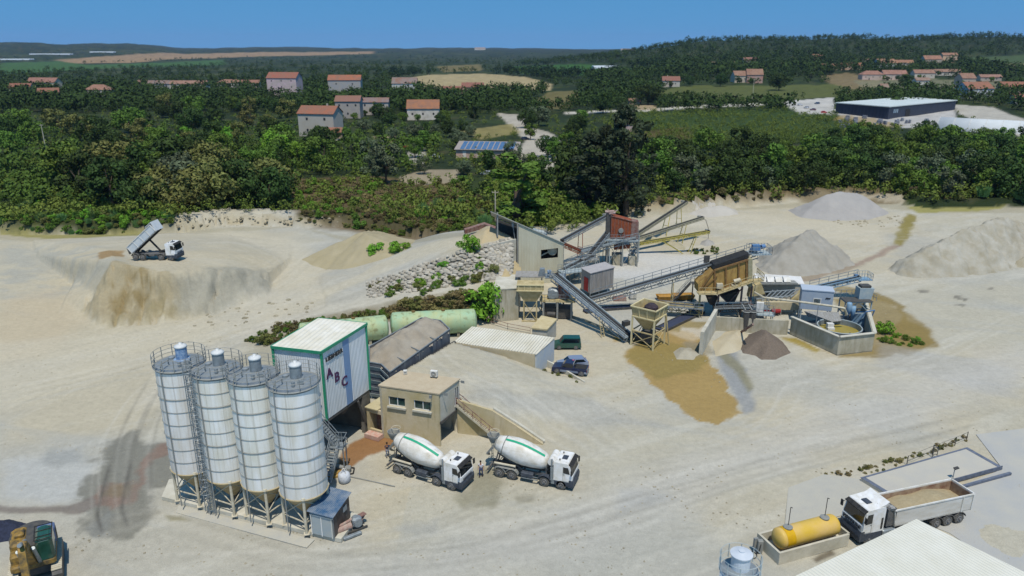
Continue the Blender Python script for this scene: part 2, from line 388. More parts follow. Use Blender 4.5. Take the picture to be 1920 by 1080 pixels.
# drain on the right, yellow algae then pinkish mud
ypoly([(1700,386),(1890,384),(1860,394),(1720,400)], '#9c9748', .8, 1, 1, 2)
ypoly([(1700,400),(1718,404),(1712,430),(1692,460),(1672,458),(1684,430)], '#8f8340', .9, 1, .8, 2)
ypoly([(1672,458),(1692,460),(1650,480),(1600,505),(1560,515),(1480,540),(1500,520),(1560,503),(1610,492)], '#a18e7e', .85, 1, 1, 3)
ypoly([(1440,480),(1560,495),(1620,500),(1480,535)], '#9e947d', .55, 2, 1.5, 3)
ypoly([(1180,470),(1320,480),(1350,500),(1210,520),(1100,520)], '#d5d5d2', .6, 3, 2, 5)
# wet places round the screening plant
ypoly([(1166,668),(1196,640),(1150,640),(1160,626),(1290,618),(1326,640),(1318,655),(1342,690),(1374,740),(1394,778),(1342,794),(1284,780),(1254,752),(1244,737),(1208,702)], '#ab9159', .96, .4, 1.1, 2.2)
ypoly([(1172,668),(1200,640),(1150,634),(1165,630),(1310,650),(1330,680),(1280,700),(1240,715),(1215,700)], '#92834e', .75, 1.2, 1.2, 3)
ypoly([(1280,640),(1330,640),(1340,665),(1290,670)], '#918b78', .7, .8, .7, 2)
ypoly([(1255,600),(1285,598),(1335,620),(1300,640),(1250,622)], '#d2c5ab', .6, 1, .7)
ypoly([(1262,612),(1280,612),(1276,623),(1255,622)], '#94834c', .8, .5, .4)
ypoly([(1280,600),(1330,604),(1310,616),(1266,612)], '#94834c', .8, .5, .4)
ypoly([(1340,655),(1375,650),(1400,690),(1420,770),(1395,775),(1365,720)], '#989b9b', .85, 1, .7, 3)
ypoly([(1345,640),(1360,655),(1395,690),(1412,725),(1402,735),(1380,700),(1340,660)], '#857f58', .65, .8, .5, 2)
ypoly([(1460,632),(1490,634),(1535,655),(1575,670),(1650,672),(1700,660),(1755,650),(1745,620),(1700,600),(1680,575),(1640,560),(1560,545),(1575,535),(1640,548),(1700,575),(1660,640),(1570,668)], '#8d7a45', .85, .8, .9, 3)
ypoly([(1560,560),(1640,552),(1745,615),(1756,650),(1700,665),(1640,668)], '#93804c', .8, 1.2, 1, 3)
ypoly([(1462,633),(1490,634),(1540,658),(1530,662)], '#a5913f', .8, .5, .4)
# dark wash-out on the left of the silos with the reddish stream
ypoly([(0,870),(150,840),(195,870),(165,930),(100,945),(0,945)], '#bfc1bd', .7, 2.5, 1.5, 4)
ypoly([(215,820),(258,808),(275,828),(320,826),(335,908),(292,918),(285,955),(276,980),(245,1008),(158,1006),(145,985),(175,960),(150,930),(185,878)], '#7f7e73', .85, 1.4, 2.0, 2.2)
ypoly([(-60,945),(60,952),(140,945),(190,925),(205,940),(150,962),(60,962),(-60,960)], '#7d746c', .8, .5, .4, 2)
ypoly([(180,935),(200,905),(255,905),(258,885),(265,865),(285,842),(320,826),(325,838),(300,855),(275,875),(266,905),(262,935),(215,955),(185,948)], '#8f7466', .7, .8, .9, 1.2)
ypoly([(190,930),(215,905),(250,908),(240,930)], '#85795e', .6, .8, .5, 2)
ypoly([(80,845),(150,838),(155,860),(110,880),(80,870)], '#9a9c97', .6, 1.5, 1, 2)
ypoly([(625,890),(650,835),(690,815),(760,800),(800,800),(725,845),(690,855),(650,880)], '#95693a', .9, .4, .4, 2)
ypoly([(895,875),(920,880),(945,905),(925,950),(870,955),(850,940),(880,920)], '#8e8a72', .7, 1.2, 1, 2)
ypoly([(965,930),(1005,925),(1000,940),(970,942)], '#8c8771', .7, .6, .4)
ypoly([(1165,925),(1230,915),(1260,930),(1220,955),(1160,960)], '#a3a6a3', .65, 1.5, 1.2, 2)
ypoly([(740,990),(820,975),(840,990),(770,1010)], '#a5a7a3', .5, 1.2, 1, 2)
ypoly([(312,965),(340,968),(355,976),(320,976)], '#928b66', .8, .5, .4)
ypoly([(1520,1045),(1560,1030),(1566,1040),(1530,1052)], '#6c6353', .85, .4, .4)
ypoly([(920,720),(1120,750),(1230,800),(1000,780),(880,745)], '#a9aba8', .45, 3, 2, 5)
ypoly([(1640,640),(1900,690),(1900,740),(1650,690)], '#a9acad', .4, 3, 2, 6)
for (sx, sy, c) in ((1730,546,'#6b685f'),(1795,558,'#6b685f'),(1800,572,'#6b685f'),(1805,562,'#5f5c52'),(1860,542,'#77736a')):
    ypoly([(sx-10,sy),(sx,sy-3),(sx+12,sy-1),(sx+4,sy+3)], c, .7, .6, .6, 1)
# haul roads: compacted pale bands
ypoly([(-80,650),(120,640),(300,610),(430,590),(520,545),(545,500),(500,462),(380,440),(420,432),(560,450),(610,500),(590,560),(470,610),(300,660),(60,760),(-80,800)], '#cfc7b0', .6, 5, 2, 9)
ypoly([(500,600),(600,575),(740,545),(880,528),(965,520),(965,528),(880,542),(740,562),(620,592),(500,640),(380,700),(300,760),(240,760),(330,680)], '#cdc7b5', .6, 3, 1.5, 8)
ypoly([(600,1075),(850,1010),(1100,910),(1300,840),(1600,760),(1900,640),(1960,700),(1700,800),(1450,890),(1200,990),(1000,1078)], '#c9c7bf', .5, 7, 3, 12)
ypoly([(1210,405),(1400,400),(1640,425),(1660,455),(1500,450),(1350,430),(1220,430)], '#cfc7b1', .6, 5, 3, 9)
# tyre tracks: pairs of faint lines
def track(px, c='#8f8d80', k=.35, w=.35, gap=1.0, spread=0):
    P2 = np.array([(p.x, p.y) for p in [G(*q) for q in px]])
    t = np.linspace(0, len(P2)-1, len(P2)*8); ctl = np.stack([np.interp(t, range(len(P2)), P2[:,i]) for i in (0,1)], 1)
    for _ in range(3): ctl[1:-1] = (ctl[:-2] + 2*ctl[1:-1] + ctl[2:])/4
    m = np.nonzero((X > ctl[:,0].min()-3) & (X < ctl[:,0].max()+3) & (Y > ctl[:,1].min()-3) & (Y < ctl[:,1].max()+3))[0]
    if len(m) == 0: return
    x, y = X[m], Y[m]; best = np.full(len(m), 1e9); al = np.zeros(len(m))
    for i in range(len(ctl)-1):
        ax, ay = ctl[i]; bx, by = ctl[i+1]; dx, dy = bx-ax, by-ay; L = math.hypot(dx, dy)+1e-9
        tt = np.clip(((x-ax)*dx + (y-ay)*dy)/(L*L), 0, 1); dd = np.hypot(x-ax-tt*dx, y-ay-tt*dy); b = dd < best
        best[b] = dd[b]; al[b] = (i+tt[b])
    fade = np.minimum(1, np.minimum(al, len(ctl)-1-al)/4)
    wv = np.zeros(len(X)); g = np.exp(-((best-gap)/w)**2) if gap else np.exp(-(best/w)**2)
    wv[m] = g * fade * k * (.5 + fbm(x/2., y/2., 3)); ymix(np.clip(wv, 0, 1), A(c))
rt = random.Random(3)
for base_t in ([(-50,700),(200,640),(420,580),(560,500),(470,450),(300,445),(0,455)], [(-50,760),(260,690),(480,620),(700,565),(960,520)],
               [(240,1010),(230,900),(240,820),(290,740),(420,640),(600,560),(880,450)], [(-20,800),(200,690),(440,600),(620,520),(860,455)],
               [(620,1060),(850,1000),(1100,900),(1400,840),(1900,730)], [(600,1075),(900,1050),(1200,960),(1500,870),(1900,790)], [(300,1075),(700,1060),(1100,990),(1350,900),(1900,760)],
               [(1150,850),(1060,800),(980,740),(880,690),(800,660)], [(1200,860),(1120,790),(1000,715),(880,665)], [(1300,860),(1500,780),(1700,700),(1900,600)],
               [(1120,560),(1300,520),(1450,540),(1640,520),(1900,500)], [(560,430),(640,450),(560,500),(500,560)], [(1220,400),(1400,420),(1640,440),(1900,410)],
               [(1400,800),(1440,760),(1470,700),(1600,690),(1900,650)], [(100,1070),(150,1000),(300,960),(560,1040),(900,1020)]):
    for k in range(5):
        o1, o2 = rt.uniform(-45, 45), rt.uniform(-28, 28)
        track([(a+o1*(.5+.5*b/800), b + o2*(b/900)) for a, b in base_t], rt.choice(['#9a988b', '#a6a497', '#8f8c80', '#dad7ca', '#dcd9cd']), rt.uniform(.08, .2), rt.uniform(.15, .4), rt.choice([1.0, 1.0, 0]))
track([(214,1000),(222,900),(240,820),(262,770),(300,700)], '#7a786e', .35, .22, 1.0); track([(262,950),(262,860),(276,800),(305,735)], '#6f6d64', .35, .2, 1.0)
ypoly([(165,990),(200,955),(215,1000),(180,1006)], '#8d8f8a', .6, .8, .6, 1.5); ypoly([(225,830),(235,900),(215,905),(210,860)], '#8b8a80', .5, .8, .8, 1.2)
for o in (0,): track([(218+o*2,1000-o),(205+o,960),(215+o,910),(228+o,860)], '#62605a', .6, .2, 1.0)
mixc(yw, (0,0,0)); col += yc*yw[:,None]
EXCL = []
def wpoly(pts, c, k=1.0, soft=3.0, warp=2.0, wsc=10.0, ex=True):
    wp = [G(*p) for p in pts]; c = np.array(c)
    if ex: EXCL.append((wp,))
    wt = inpoly(X, Y, wp, soft, warp, wsc)*k; mott = (.72 + .56*fbm(X/5.+c[0]*99, Y/9., 4, .6))[:,None]
    global col
    col = col*(1-wt[:,None]) + c[None,:]*mott*wt[:,None]
# fields, roads and yards of the country behind
wpoly([(735,150),(800,141),(905,138),(990,145),(1036,158),(1030,170),(940,168),(880,176),(820,172),(740,168)], (.30,.245,.13), 1, 4, 3)
wpoly([(820,124),(900,121),(905,133),(830,136)], (.16,.13,.05), .8, 8, 6, 40)
wpoly([(110,112),(230,104),(330,100),(480,98),(700,96),(700,101),(480,106),(340,110),(240,118),(130,119)], (.27,.185,.10), .9, 40, 30, 300)
wpoly([(0,118),(110,114),(160,121),(330,116),(420,112),(420,122),(200,128),(0,140)], (.045,.10,.025), .9, 25, 15, 100)
wpoly([(960,124),(1090,120),(1240,132),(1240,140),(1100,142),(960,136)], (.035,.095,.015), .9, 8, 6, 40)
wpoly([(1230,172),(1300,160),(1400,160),(1450,160),(1560,158),(1640,165),(1680,172),(1560,182),(1450,190),(1240,192)], (.085,.098,.026), .9, 6, 6, 15)
wpoly([(1540,142),(1590,136),(1650,150),(1655,166),(1600,168),(1550,155)], (.17,.13,.065), .9, 4, 3, 15)
wpoly([(1030,172),(1080,170),(1090,190),(1050,205),(990,200)], (.14,.12,.045), .8, 3, 2)
wpoly([(1800,108),(1930,102),(1930,128),(1820,122)], (.055,.085,.03), .9, 10, 6, 60)
wpoly([(1860,120),(1925,118),(1925,133),(1860,130)], (.16,.14,.06), .8, 8, 6, 60)
wpoly([(1200,210),(1480,200),(1560,215),(1640,232),(1500,262),(1210,262)], (.034,.062,.014), .8, 12, 9, 12, ex=False)
wpoly([(1190,245),(1290,238),(1300,262),(1200,272)], (.085,.062,.02), .8, 6, 4, 8, ex=False)
EXN = len(EXCL)
wpoly([(560,335),(700,330),(860,345),(920,400),(900,428),(560,410),(520,370)], (.115,.082,.04), .85, 4, 3, 8)
wpoly([(1180,395),(1210,372),(1330,350),(1480,345),(1640,352),(1700,380),(1480,374),(1330,378),(1230,392)], (.15,.115,.06), .85, 2, 1.5, 5)
wpoly([(1180,400),(1240,382),(1340,374),(1480,370),(1480,376),(1340,380),(1230,394)], (.33,.28,.18), .8, 1.2, 1, 3)
wpoly([(1590,362),(1690,358),(1700,384),(1600,368)], (.34,.30,.22), .85, 1.5, 1.2, 3)
wpoly([(380,418),(430,400),(560,404),(640,414),(560,418),(420,418)], (.30,.26,.17), .75, 1.5, 1, 3)
wpoly([(-50,436),(-50,405),(330,395),(330,424),(170,437)], (.045,.055,.018), .9, 1.5, 1.2, 2)
wpoly([(560,398),(900,398),(935,432),(800,430),(640,414),(560,410)], (.06,.055,.024), .9, 1.5, 1.2, 2)
EXCL = EXCL[:EXN]
# a pale road and dirt yards among the houses
wpoly([(930,212),(970,214),(985,226),(990,238),(1035,250),(1050,262),(1045,290),(1050,318),(985,318),(970,290),(985,262),(960,240)], (.36,.33,.27), .95, 2, 1.5, 5)
wpoly([(755,290),(790,272),(800,290),(795,308),(770,310)], (.33,.31,.26), .9, 2, 1.2)
wpoly([(750,330),(800,318),(860,318),(860,342),(800,346),(755,345)], (.30,.25,.17), .85, 2, 1.5)
wpoly([(860,245),(960,232),(975,250),(900,262)], (.21,.18,.07), .85, 3, 2)
wpoly([(700,255),(740,255),(745,268),(705,270)], (.26,.22,.12), .85, 2, 1.5)
wpoly([(1058,210),(1160,206),(1260,201),(1380,195),(1480,190),(1560,186),(1560,190),(1480,195),(1380,200),(1260,206),(1160,211),(1060,215)], (.42,.40,.34), .95, 1.5, .6)
wpoly([(1190,197),(1225,196),(1235,206),(1195,207)], (.33,.25,.15), .8, 2, 1.5)
wpoly([(1470,190),(1565,182),(1565,215),(1500,214),(1475,200)], (.42,.41,.38), .9, 2, 1)
wpoly([(1560,205),(1790,205),(1800,245),(1690,240),(1580,222)], (.40,.39,.37), .9, 2, 1)
wpoly([(1780,195),(1860,200),(1925,225),(1925,268),(1880,240),(1800,215)], (.38,.36,.31), .9, 2, 1)
wpoly([(1580,215),(1640,222),(1700,236),(1640,240),(1560,225)], (.24,.17,.06), .7, 2, 1.5)
wpoly([(1600,152),(1700,146),(1800,150),(1880,155),(1900,175),(1830,180),(1700,168),(1620,166)], (.17,.165,.10), .7, 3, 3)
nv, nu = len(ys), len(us)
idx = np.arange(nv*nu).reshape(nv, nu)
faces = np.stack([idx[:-1,:-1], idx[:-1,1:], idx[1:,1:], idx[1:,:-1]], -1).reshape(-1, 4)
near = sstep(420, 60, Y)
rough_y = .05*(fbm(X/1.3, Y/1.3, 3)-.5) + .18*(fbm(X/9., Y/9., 3)-.5)
inmound = inpoly(X, Y, [G(*p) for p in [(150,560),(213,491),(300,511),(420,505),(500,512),(500,548),(400,587),(300,605),(185,613)]], 2, 0)
gul = np.abs(fbm(X/3.2, Y/11., 4)-.5)
Zt = Z + near*rough_y + inmound*(2.0*(fbm(X/2.2, Y/4., 4, .62)-.5) + 1.5*(fbm(X/1.7+Z*.3, Z/1.3, 4, .6)-.5) - .8*sstep(.08, 0, gul))
gm = bpy.data.materials.new('ground'); gm.use_nodes = True; n = gm.node_tree.nodes; l = gm.node_tree.links; b = n['Principled BSDF']
at = n.new('ShaderNodeAttribute'); at.attribute_name = 'place_colour'; tcg = n.new('ShaderNodeTexCoord')
def nz(sc, det, rg=.6):
    t = n.new('ShaderNodeTexNoise'); t.inputs['Scale'].default_value = sc; t.inputs['Detail'].default_value = det; t.inputs['Roughness'].default_value = rg; l.new(tcg.outputs['Object'], t.inputs['Vector']); return t
ta, tb, tf = nz(1.4, 10, .72), nz(.22, 8, .65), nz(11.0, 3, .6)
def mr(src, a, b_):
    q = n.new('ShaderNodeMapRange'); q.inputs['From Min'].default_value = .3; q.inputs['From Max'].default_value = .7; q.inputs['To Min'].default_value = a; q.inputs['To Max'].default_value = b_; l.new(src, q.inputs['Value']); return q.outputs[0]
mm = n.new('ShaderNodeMath'); mm.operation = 'MULTIPLY'; l.new(mr(ta.outputs['Fac'], .87, 1.10), mm.inputs[0]); l.new(mr(tb.outputs['Fac'], .95, 1.05), mm.inputs[1])
m3 = n.new('ShaderNodeMath'); m3.operation = 'MULTIPLY'; l.new(mm.outputs[0], m3.inputs[0]); l.new(mr(tf.outputs['Fac'], .88, 1.12), m3.inputs[1])
vm = n.new('ShaderNodeVectorMath'); vm.operation = 'SCALE'; l.new(at.outputs['Color'], vm.inputs[0]); l.new(m3.outputs[0], vm.inputs['Scale']); l.new(vm.outputs[0], b.inputs['Base Color'])
b.inputs['Roughness'].default_value = .93; b.inputs['Specular IOR Level'].default_value = .15
bp = n.new('ShaderNodeBump'); bp.inputs['Strength'].default_value = .55; bp.inputs['Distance'].default_value = .2; l.new(ta.outputs['Fac'], bp.inputs['Height']); l.new(bp.outputs[0], b.inputs['Normal'])
go = arr_mesh('ground', np.stack([X, Y, Zt], 1), faces, gm, smooth=True); tag(go, kind='structure')
ca = go.data.color_attributes.new('place_colour', 'FLOAT_COLOR', 'POINT')
ca.data.foreach_set('color', np.concatenate([np.clip(col, 0, 1), np.ones((len(X), 1))], 1).astype(np.float32).ravel())
# ------------------------------------------------------------------ materials of the plant
M_WHITE = mat('dusty_white_steel', '#d9dadb', .55, c2='#b9b6a8', scale=.9, mix=.45, stretch=(1.5,1.5,.35))
M_SILO = mat('silo_white_paint', '#dfe0df', .5, c2='#c6c1b2', scale=.7, mix=.42, stretch=(1.6,1.6,.3), rnd=.05, streak=('#8f8470', (3.2,3.2,.22), .55))
M_DUST = mat('cement_dusted_steel', '#b8a985', .85, c2='#998a68', scale=1.6, mix=.5)
M_LEG = mat('dusty_leg_steel', '#cbc5b3', .7, c2='#a79f88', scale=2, mix=.5)
M_GALV = mat('galvanised_steel', '#9aa3a8', .5, .35, c2='#7d8486', scale=3, mix=.5)
M_GREY = mat('grey_painted_steel', '#6f767a', .6, c2='#8d8c83', scale=2, mix=.5)
M_DARK = mat('dark_steel', '#34373c', .6, c2='#57544d', scale=2.5, mix=.45)
M_BLACK = mat('black_rubber', '#1b1c1f', .8, c2='#3a3935', scale=3, mix=.35)
M_CONC = mat('stained_concrete', '#b8b3a3', .9, streak=('#7c735c', (1.3,1.3,.25), .6), c2='#8f8972', scale=.8, mix=.45, bump=.3, bscale=3, stretch=(1,1,.45))
M_CONC2 = mat('pale_concrete', '#c6c3b6', .9, c2='#a7a392', scale=.6, mix=.45, bump=.25, bscale=3)
M_RENDER = mat('beige_render', '#c2b8a2', .9, c2='#a69768', streak=('#8b7d58', (1.6,1.6,.35), .5), scale=.28, mix=.4, bump=.2, bscale=4, stretch=(1,1,.8))
M_RENDER2 = mat('greyed_render', '#b9b6aa', .9, c2='#a19b87', scale=.5, mix=.4, bump=.2, bscale=4)
M_ROOFB = mat('gravel_dust_roof', '#a7987f', .95, c2='#b3a78f', scale=1.2, mix=.5, bump=.3)
M_GREEN = mat('green_trim', '#1f7d5c', .45, c2='#3a8c6c', scale=4, mix=.3)
M_BLUEP = mat('pale_blue_cladding', '#7f9dc0', .45, wave=((.4,.917,0), .16, .03))
M_CLAD = mat('white_ribbed_cladding', '#dde1e2', .45, c2='#c9cbc6', scale=.6, mix=.35, streak=('#a29d8c', (1.2,1.2,.3), .5), wave=((.4,.917,0), .25, .022), stretch=(1,1,.3))
M_CLADL = mat('white_ribbed_cladding_left', '#dbdfe1', .45, c2='#c9cbc6', scale=.6, mix=.35, wave=((.968,-.25,0), .25, .022), stretch=(1,1,.3))
M_ROOFW = mat('white_ribbed_roof', '#d6d6cb', .5, c2='#bdbaa6', scale=.5, mix=.45, wave=((.9,-.4,0), .5, .04))
M_GLASS = mat('dark_glass', '#1c2a2e', .08, spec=.7)
M_GLASSG = mat('green_glass', '#39544f', .08, spec=.7, c2='#22312f', scale=1.5)
M_LETTER = mat('plum_letters', '#4b2a4c', .6)
M_INK = mat('black_letters', '#17181c', .6)
M_RUST = mat('rusty_orange_steel', '#a0552f', .85, c2='#6d3a28', scale=1.4, mix=.5)
M_RUSTD = mat('rust_red_steel', '#6b3a30', .85, c2='#8c8077', scale=1.4, mix=.35)
M_OCHRE = mat('ochre_steel', '#b89a58', .8, c2='#7d5f35', scale=1.2, mix=.45, stretch=(1,1,.4))
M_BEIGE = mat('beige_dusted_steel', '#bfb18a', .85, c2='#98895f', scale=1.4, mix=.45)
M_YEL = mat('yellow_lattice_paint', '#b7a94e', .7, c2='#8d8440', scale=2, mix=.4)
M_BLUEG = mat('blue_grey_steel', '#8196a0', .6, c2='#a3a9a6', scale=1.6, mix=.45)
M_BLUE = mat('blue_machine_paint', '#3d6fa5', .5, c2='#6c8192', scale=2, mix=.4)
M_BLUE2 = mat('faded_blue_steel', '#5d88aa', .6, c2='#8ba0ac', scale=1.5, mix=.4)
M_RED = mat('red_panel', '#9a2429', .7, c2='#6f2424', scale=3, mix=.3)
M_WOOD = mat('weathered_grey_boards', '#9d9b97', .9, c2='#77726c', scale=1.6, mix=.45, stretch=(3,3,.3), wave=('X', .9, .06))
def slab_wall(mb, a, b, z0, z1a, z1b, th=.3):
    """upright wall from a to b, bottom z0, top heights z1a, z1b"""
    a, b = V(a), V(b); d = (b-a); d.z = 0; n_ = V((-d.y, d.x, 0)).normalized()*th
    mb.prism([up(a,z0), up(b,z0), up(b,z1b), up(a,z1a)], n_)
def rail(mb, pts, h=1.05, post=1.4, r=.035, rails=(.5, 1.0)):
    for a, b in zip(pts[:-1], pts[1:]):
        a, b = V(a), V(b); L = (b-a).length; k = max(1, int(round(L/post)))
        for i in range(k+1):
            p = a.lerp(b, i/k); mb.bar(p, p + V((0,0,h)), r*1.6)
        for q in rails: mb.bar(a + V((0,0,h*q)), b + V((0,0,h*q)), r*1.6)
def text_mesh(body, size, extr=.02, bold=0.0, shear=0.0, spacing=1.0):
    cu = bpy.data.curves.new('t', 'FONT'); cu.body = body; cu.size = size; cu.extrude = extr; cu.offset = bold; cu.shear = shear; cu.space_character = spacing; cu.align_x = 'CENTER'; cu.align_y = 'CENTER'; cu.resolution_u = 3
    o = bpy.data.objects.new('t', cu); C.objects.link(o); dg = bpy.context.evaluated_depsgraph_get(); dg.update()
    me = bpy.data.meshes.new_from_object(o.evaluated_get(dg)); bpy.data.objects.remove(o); return me
def put_text(name, body, size, centre, xdir, m, parent, off=(0,0,0), **k):
    me = text_mesh(body, size, **k); xd = V(xdir).normalized(); zd = V((0,0,1)); nd = xd.cross(zd)
    M4 = Matrix((xd, zd, nd)).transposed().to_4x4(); M4.translation = V(centre) - V(off); me.transform(M4); me.materials.clear()
    return link(name, me, m, parent)
# ------------------------------------------------------------------ silos
ps = V((0,0,.4))
def cen(pa, pb): 
    a, b = P(*pa, .4), P(*pb, .4); ca = a - 1.95*V((math.cos(R(205)), math.sin(R(205)), 0)); cb = b - 1.95*V((math.cos(R(292)), math.sin(R(292)), 0)); return (ca+cb)/2
S1, S3, S4 = cen((334,938),(374,949)), cen((465,969),(508,981)), cen((536,988),(581,998)); S2 = (S1 + S3)/2 + V((.1,-.1,0))
SR = 2.08; ZB, ZT = 3.45, 13.75
def make_silo():
    t = thing('cement_silo', '', 'silo', (0,0,0), 0)
    MB().lathe([(SR, ZB), (SR, ZT)], n=48, closed=False).build('shell', M_SILO, t, True)
    for k in range(9):
        z = ZB + .02 + (ZT-ZB-.15)*k/8; MB().ring((0,0,z), SR+.01, .045 if k % 3 else .07, 48, 5).build('band', M_GREY if k else M_DUST, t)
    MB().lathe([(.35, ZB-2.35), (SR-.1, ZB-.1), (SR-.02, ZB+.02)], n=36).build('cone', M_DUST, t, smooth=True)
    mb = MB(); mb.tube((0,0,ZB-2.75), (0,0,ZB-2.3), .3, 12); mb.box((0,.1,ZB-2.7), (.7,.5,.35)); mb.tube((0,.1,ZB-2.8), (.9,1.2,ZB-2.2), .14, 8); mb.build('discharge_valve', M_DARK, t)
    la = [R(a) for a in (205, 292, 22, 112)]; lp = [V((1.95*math.cos(a), 1.95*math.sin(a), 0)) for a in la]
    for p in lp:
        mb = MB(); mb.tube(p, p + V((0,0,ZB-.05)), .13, 12); mb.lathe([(.15,ZB-.1),(.26,ZB+.05),(.2,ZB+.22),(.05,ZB+.3)], p, 10); mb.box(p + V((0,0,.02)), (.5,.5,.06), .4); mb.build('leg', M_LEG, t)
    mb = MB()
    for i in range(4):
        a, b = lp[i], lp[(i+1) % 4]
        mb.bar(a + V((0,0,1.1)), b + V((0,0,1.1)), .09); mb.bar(a + V((0,0,1.15)), b + V((0,0,ZB-.15)), .07); mb.bar(b + V((0,0,1.15)), a + V((0,0,ZB-.15)), .07)
    mb.build('brace', M_LEG, t)
    MB().lathe([(SR, ZT), (SR+.02, ZT+.03), (.3, ZT+.32)], n=40).build('roof', M_GALV, t)
    mb = MB()
    for ri, ro, z in ((SR+.0, SR+.16, ZT+.02),): mb.ring((0,0,z), SR+.1, .07, 40, 4)
    for k in range(14):
        a = 2*math.pi*k/14; p = V(((SR+.14)*math.cos(a), (SR+.14)*math.sin(a), ZT)); mb.bar(p, p + V((0,0,1.15)), .055)
    for h in (.4, .78, 1.15): mb.ring((0,0,ZT+h), SR+.14, .026, 40, 4)
    mb.build('railing', M_GREY, t)
    fo = V((.12,.35,0)); mb = MB(); mb.lathe([(.72,ZT+.2),(.72,ZT+.32),(.5,ZT+.34),(.5,ZT+1.45)], fo, 24)
    f = mb.build('filter', M_GALV, t); MB().lathe([(.56,ZT+1.42),(.54,ZT+1.58),(.3,ZT+1.68),(.14,ZT+1.7),(.12,ZT+1.85)], fo, 20).build('cap', mat('cap_grey', '#b3b8ba', .5, c2='#c9cac6', scale=3), f, True)
    mb = MB(); a = R(248); e = V((math.cos(a), math.sin(a), 0)); r_ = SR + .12
    mb.path([V((-.55,-.9,ZT+.3)), V((-.5,-1.0,ZT+.75)), e*(SR-.1) + V((0,0,ZT+.72)), e*r_ + V((0,0,ZT+.1)), e*r_ + V((0,0,.2))], .055, 8); mb.build('fill_pipe', M_GREY, t)
    MB().lathe([(.3,ZT+.2),(.3,ZT+.42),(.1,ZT+.5)], (-.9,.5,0), 12).build('hatch', M_GALV, t); MB().box((.9,-.55,ZT+.35), (.5,.35,.3), .4).build('sensor_box', M_GALV, t); MB().lathe([(.16,ZT+.2),(.16,ZT+.6)], (.5,-1.1,0), 10).build('relief_valve', M_GALV, t)
    return t
s0 = make_silo(); labs = ['white cement silo farthest left, with a blue patched filter on its top', 'second white cement silo from the left, right of the caged ladder',
    'third white cement silo from the left, between two other silos', 'white cement silo nearest the camera, beside the blue roofed shed']
for i, (p, lb) in enumerate(zip((S1, S2, S3, S4), labs)):
    o = s0 if i == 0 else dup(s0, p, R(-3*i)); o.location = p; o['label'] = lb; o['group'] = 'cement silos in a row'
# painted blue mottling on the first filter
for ch in s0.children:
    if ch.name.startswith('filter'): ch.data = ch.data.copy(); ch.data.materials[0] = mat('blue_mottled_steel', '#a9bccb', .5, c2='#5577a0', scale=5, mix=.5)
# plinth and slab
mb = MB(); pl = [P(304,938,0), P(640,1018,0), P(676,972,0), P(560,935,0), P(380,895,0), P(318,905,0)]
mb.prism(pl, (0,0,.4)); tag(mb.build('silo_plinth', M_CONC2), 'long low concrete plinth carrying the four silos and the small shed', 'plinth')
mb = MB(); mb.prism([P(330,962), P(575,1028), P(590,1013), P(335,948)], (0,0,.07)); tag(mb.build('concrete_apron', mat('apron_concrete', '#9fa09b', .9, c2='#ada99a', scale=.8, bump=.2)), 'flat grey concrete strip lying along the front of the silo plinth', 'slab')
# caged ladder between silos 1 and 2
lb_ = P(398, 962, .4); t = thing('caged_ladder', 'tall galvanised caged ladder tower between the two leftmost silos', 'ladder', lb_, R(-15))
mb = MB(); HL = 14.2
for x in (-.28, .28): mb.bar((x,0,0), (x,0,HL), .07)
for k in range(48): mb.bar((-.28,0,.25+k*.29), (.28,0,.25+k*.29), .035)
mb.build('ladder_rail', M_GALV, t); mb = MB()
for k in range(16): mb.ring((0,-.38,2.4+k*.8), .42, .022, 12, 4, a0=math.pi*1.0, a1=math.pi*2.0); mb.ring((0,-.38,2.4+k*.8), .42, .022, 12, 4, a0=0, a1=math.pi)
for k in range(7):
    a = R(200+k*23); mb.bar((.42*math.cos(a), -.38+.42*math.sin(a), 2.3), (.42*math.cos(a), -.38+.42*math.sin(a), HL+.9), .03)
mb.build('cage', M_GALV, t); mb = MB()
for x, y in ((-.75,.1),(-.75,.75),(-.2,.75)): mb.bar((x,y,0), (x,y,HL-.5), .07)
for k in range(16):
    z = .3 + k*.85; mb.bar((-.75,.1,z), (-.75,.75,z+.85), .04); mb.bar((-.75,.75,z), (-.2,.75,z+.85), .04); mb.bar((-.2,.75,z), (-.75,.1,z+.85), .04)
mb.build('lattice_mast', M_GALV, t)
# ------------------------------------------------------------------ batching tower
zb, zt = 4.79, 12.33; TA, TB, TC, TD = P(512,650,zt), P(602,660,zt), P(685,612,zt), P(598,603,zt)
tb0 = up((TA+TC)/2, 0); t = thing('batching_tower', 'tall white ribbed batching tower with green corner trim, raised on concrete walls', 'tower', tb0)
tw = MB(tb0); ins = lambda p, k=.0: p
def wallp(a, b, z0, z1, th, name, m, par=None):
    q = MB(tb0); slab_wall(q, a, b, z0, z1, z1, th); return q.build(name, m, t)
wallp(TA, TB, zb, zt, .12, 'left_cladding', M_CLADL); wallp(TB, TC, zb, zt, .12, 'right_cladding', M_CLAD)
wallp(TC, TD, zb, zt, .12, 'rear_cladding', M_CLADL); wallp(TD, TA, zb, zt, .12, 'side_cladding', M_CLAD)
q = MB(tb0); cc = (TA+TB+TC+TD)/4; ex = lambda p, z, k=1.04: up(cc + (p-cc)*k, z)
q.prism([ex(TA,zt+.06), ex(TB,zt+.06), ex(TC,zt+.3), ex(TD,zt+.3)], (0,0,.09)); rf = q.build('roof', mat('tower_roof', '#dedcd2', .5, c2='#c6c0aa', scale=.5, mix=.45, wave=((.968,-.25,0), .55, .025)), t)
q = MB(tb0)
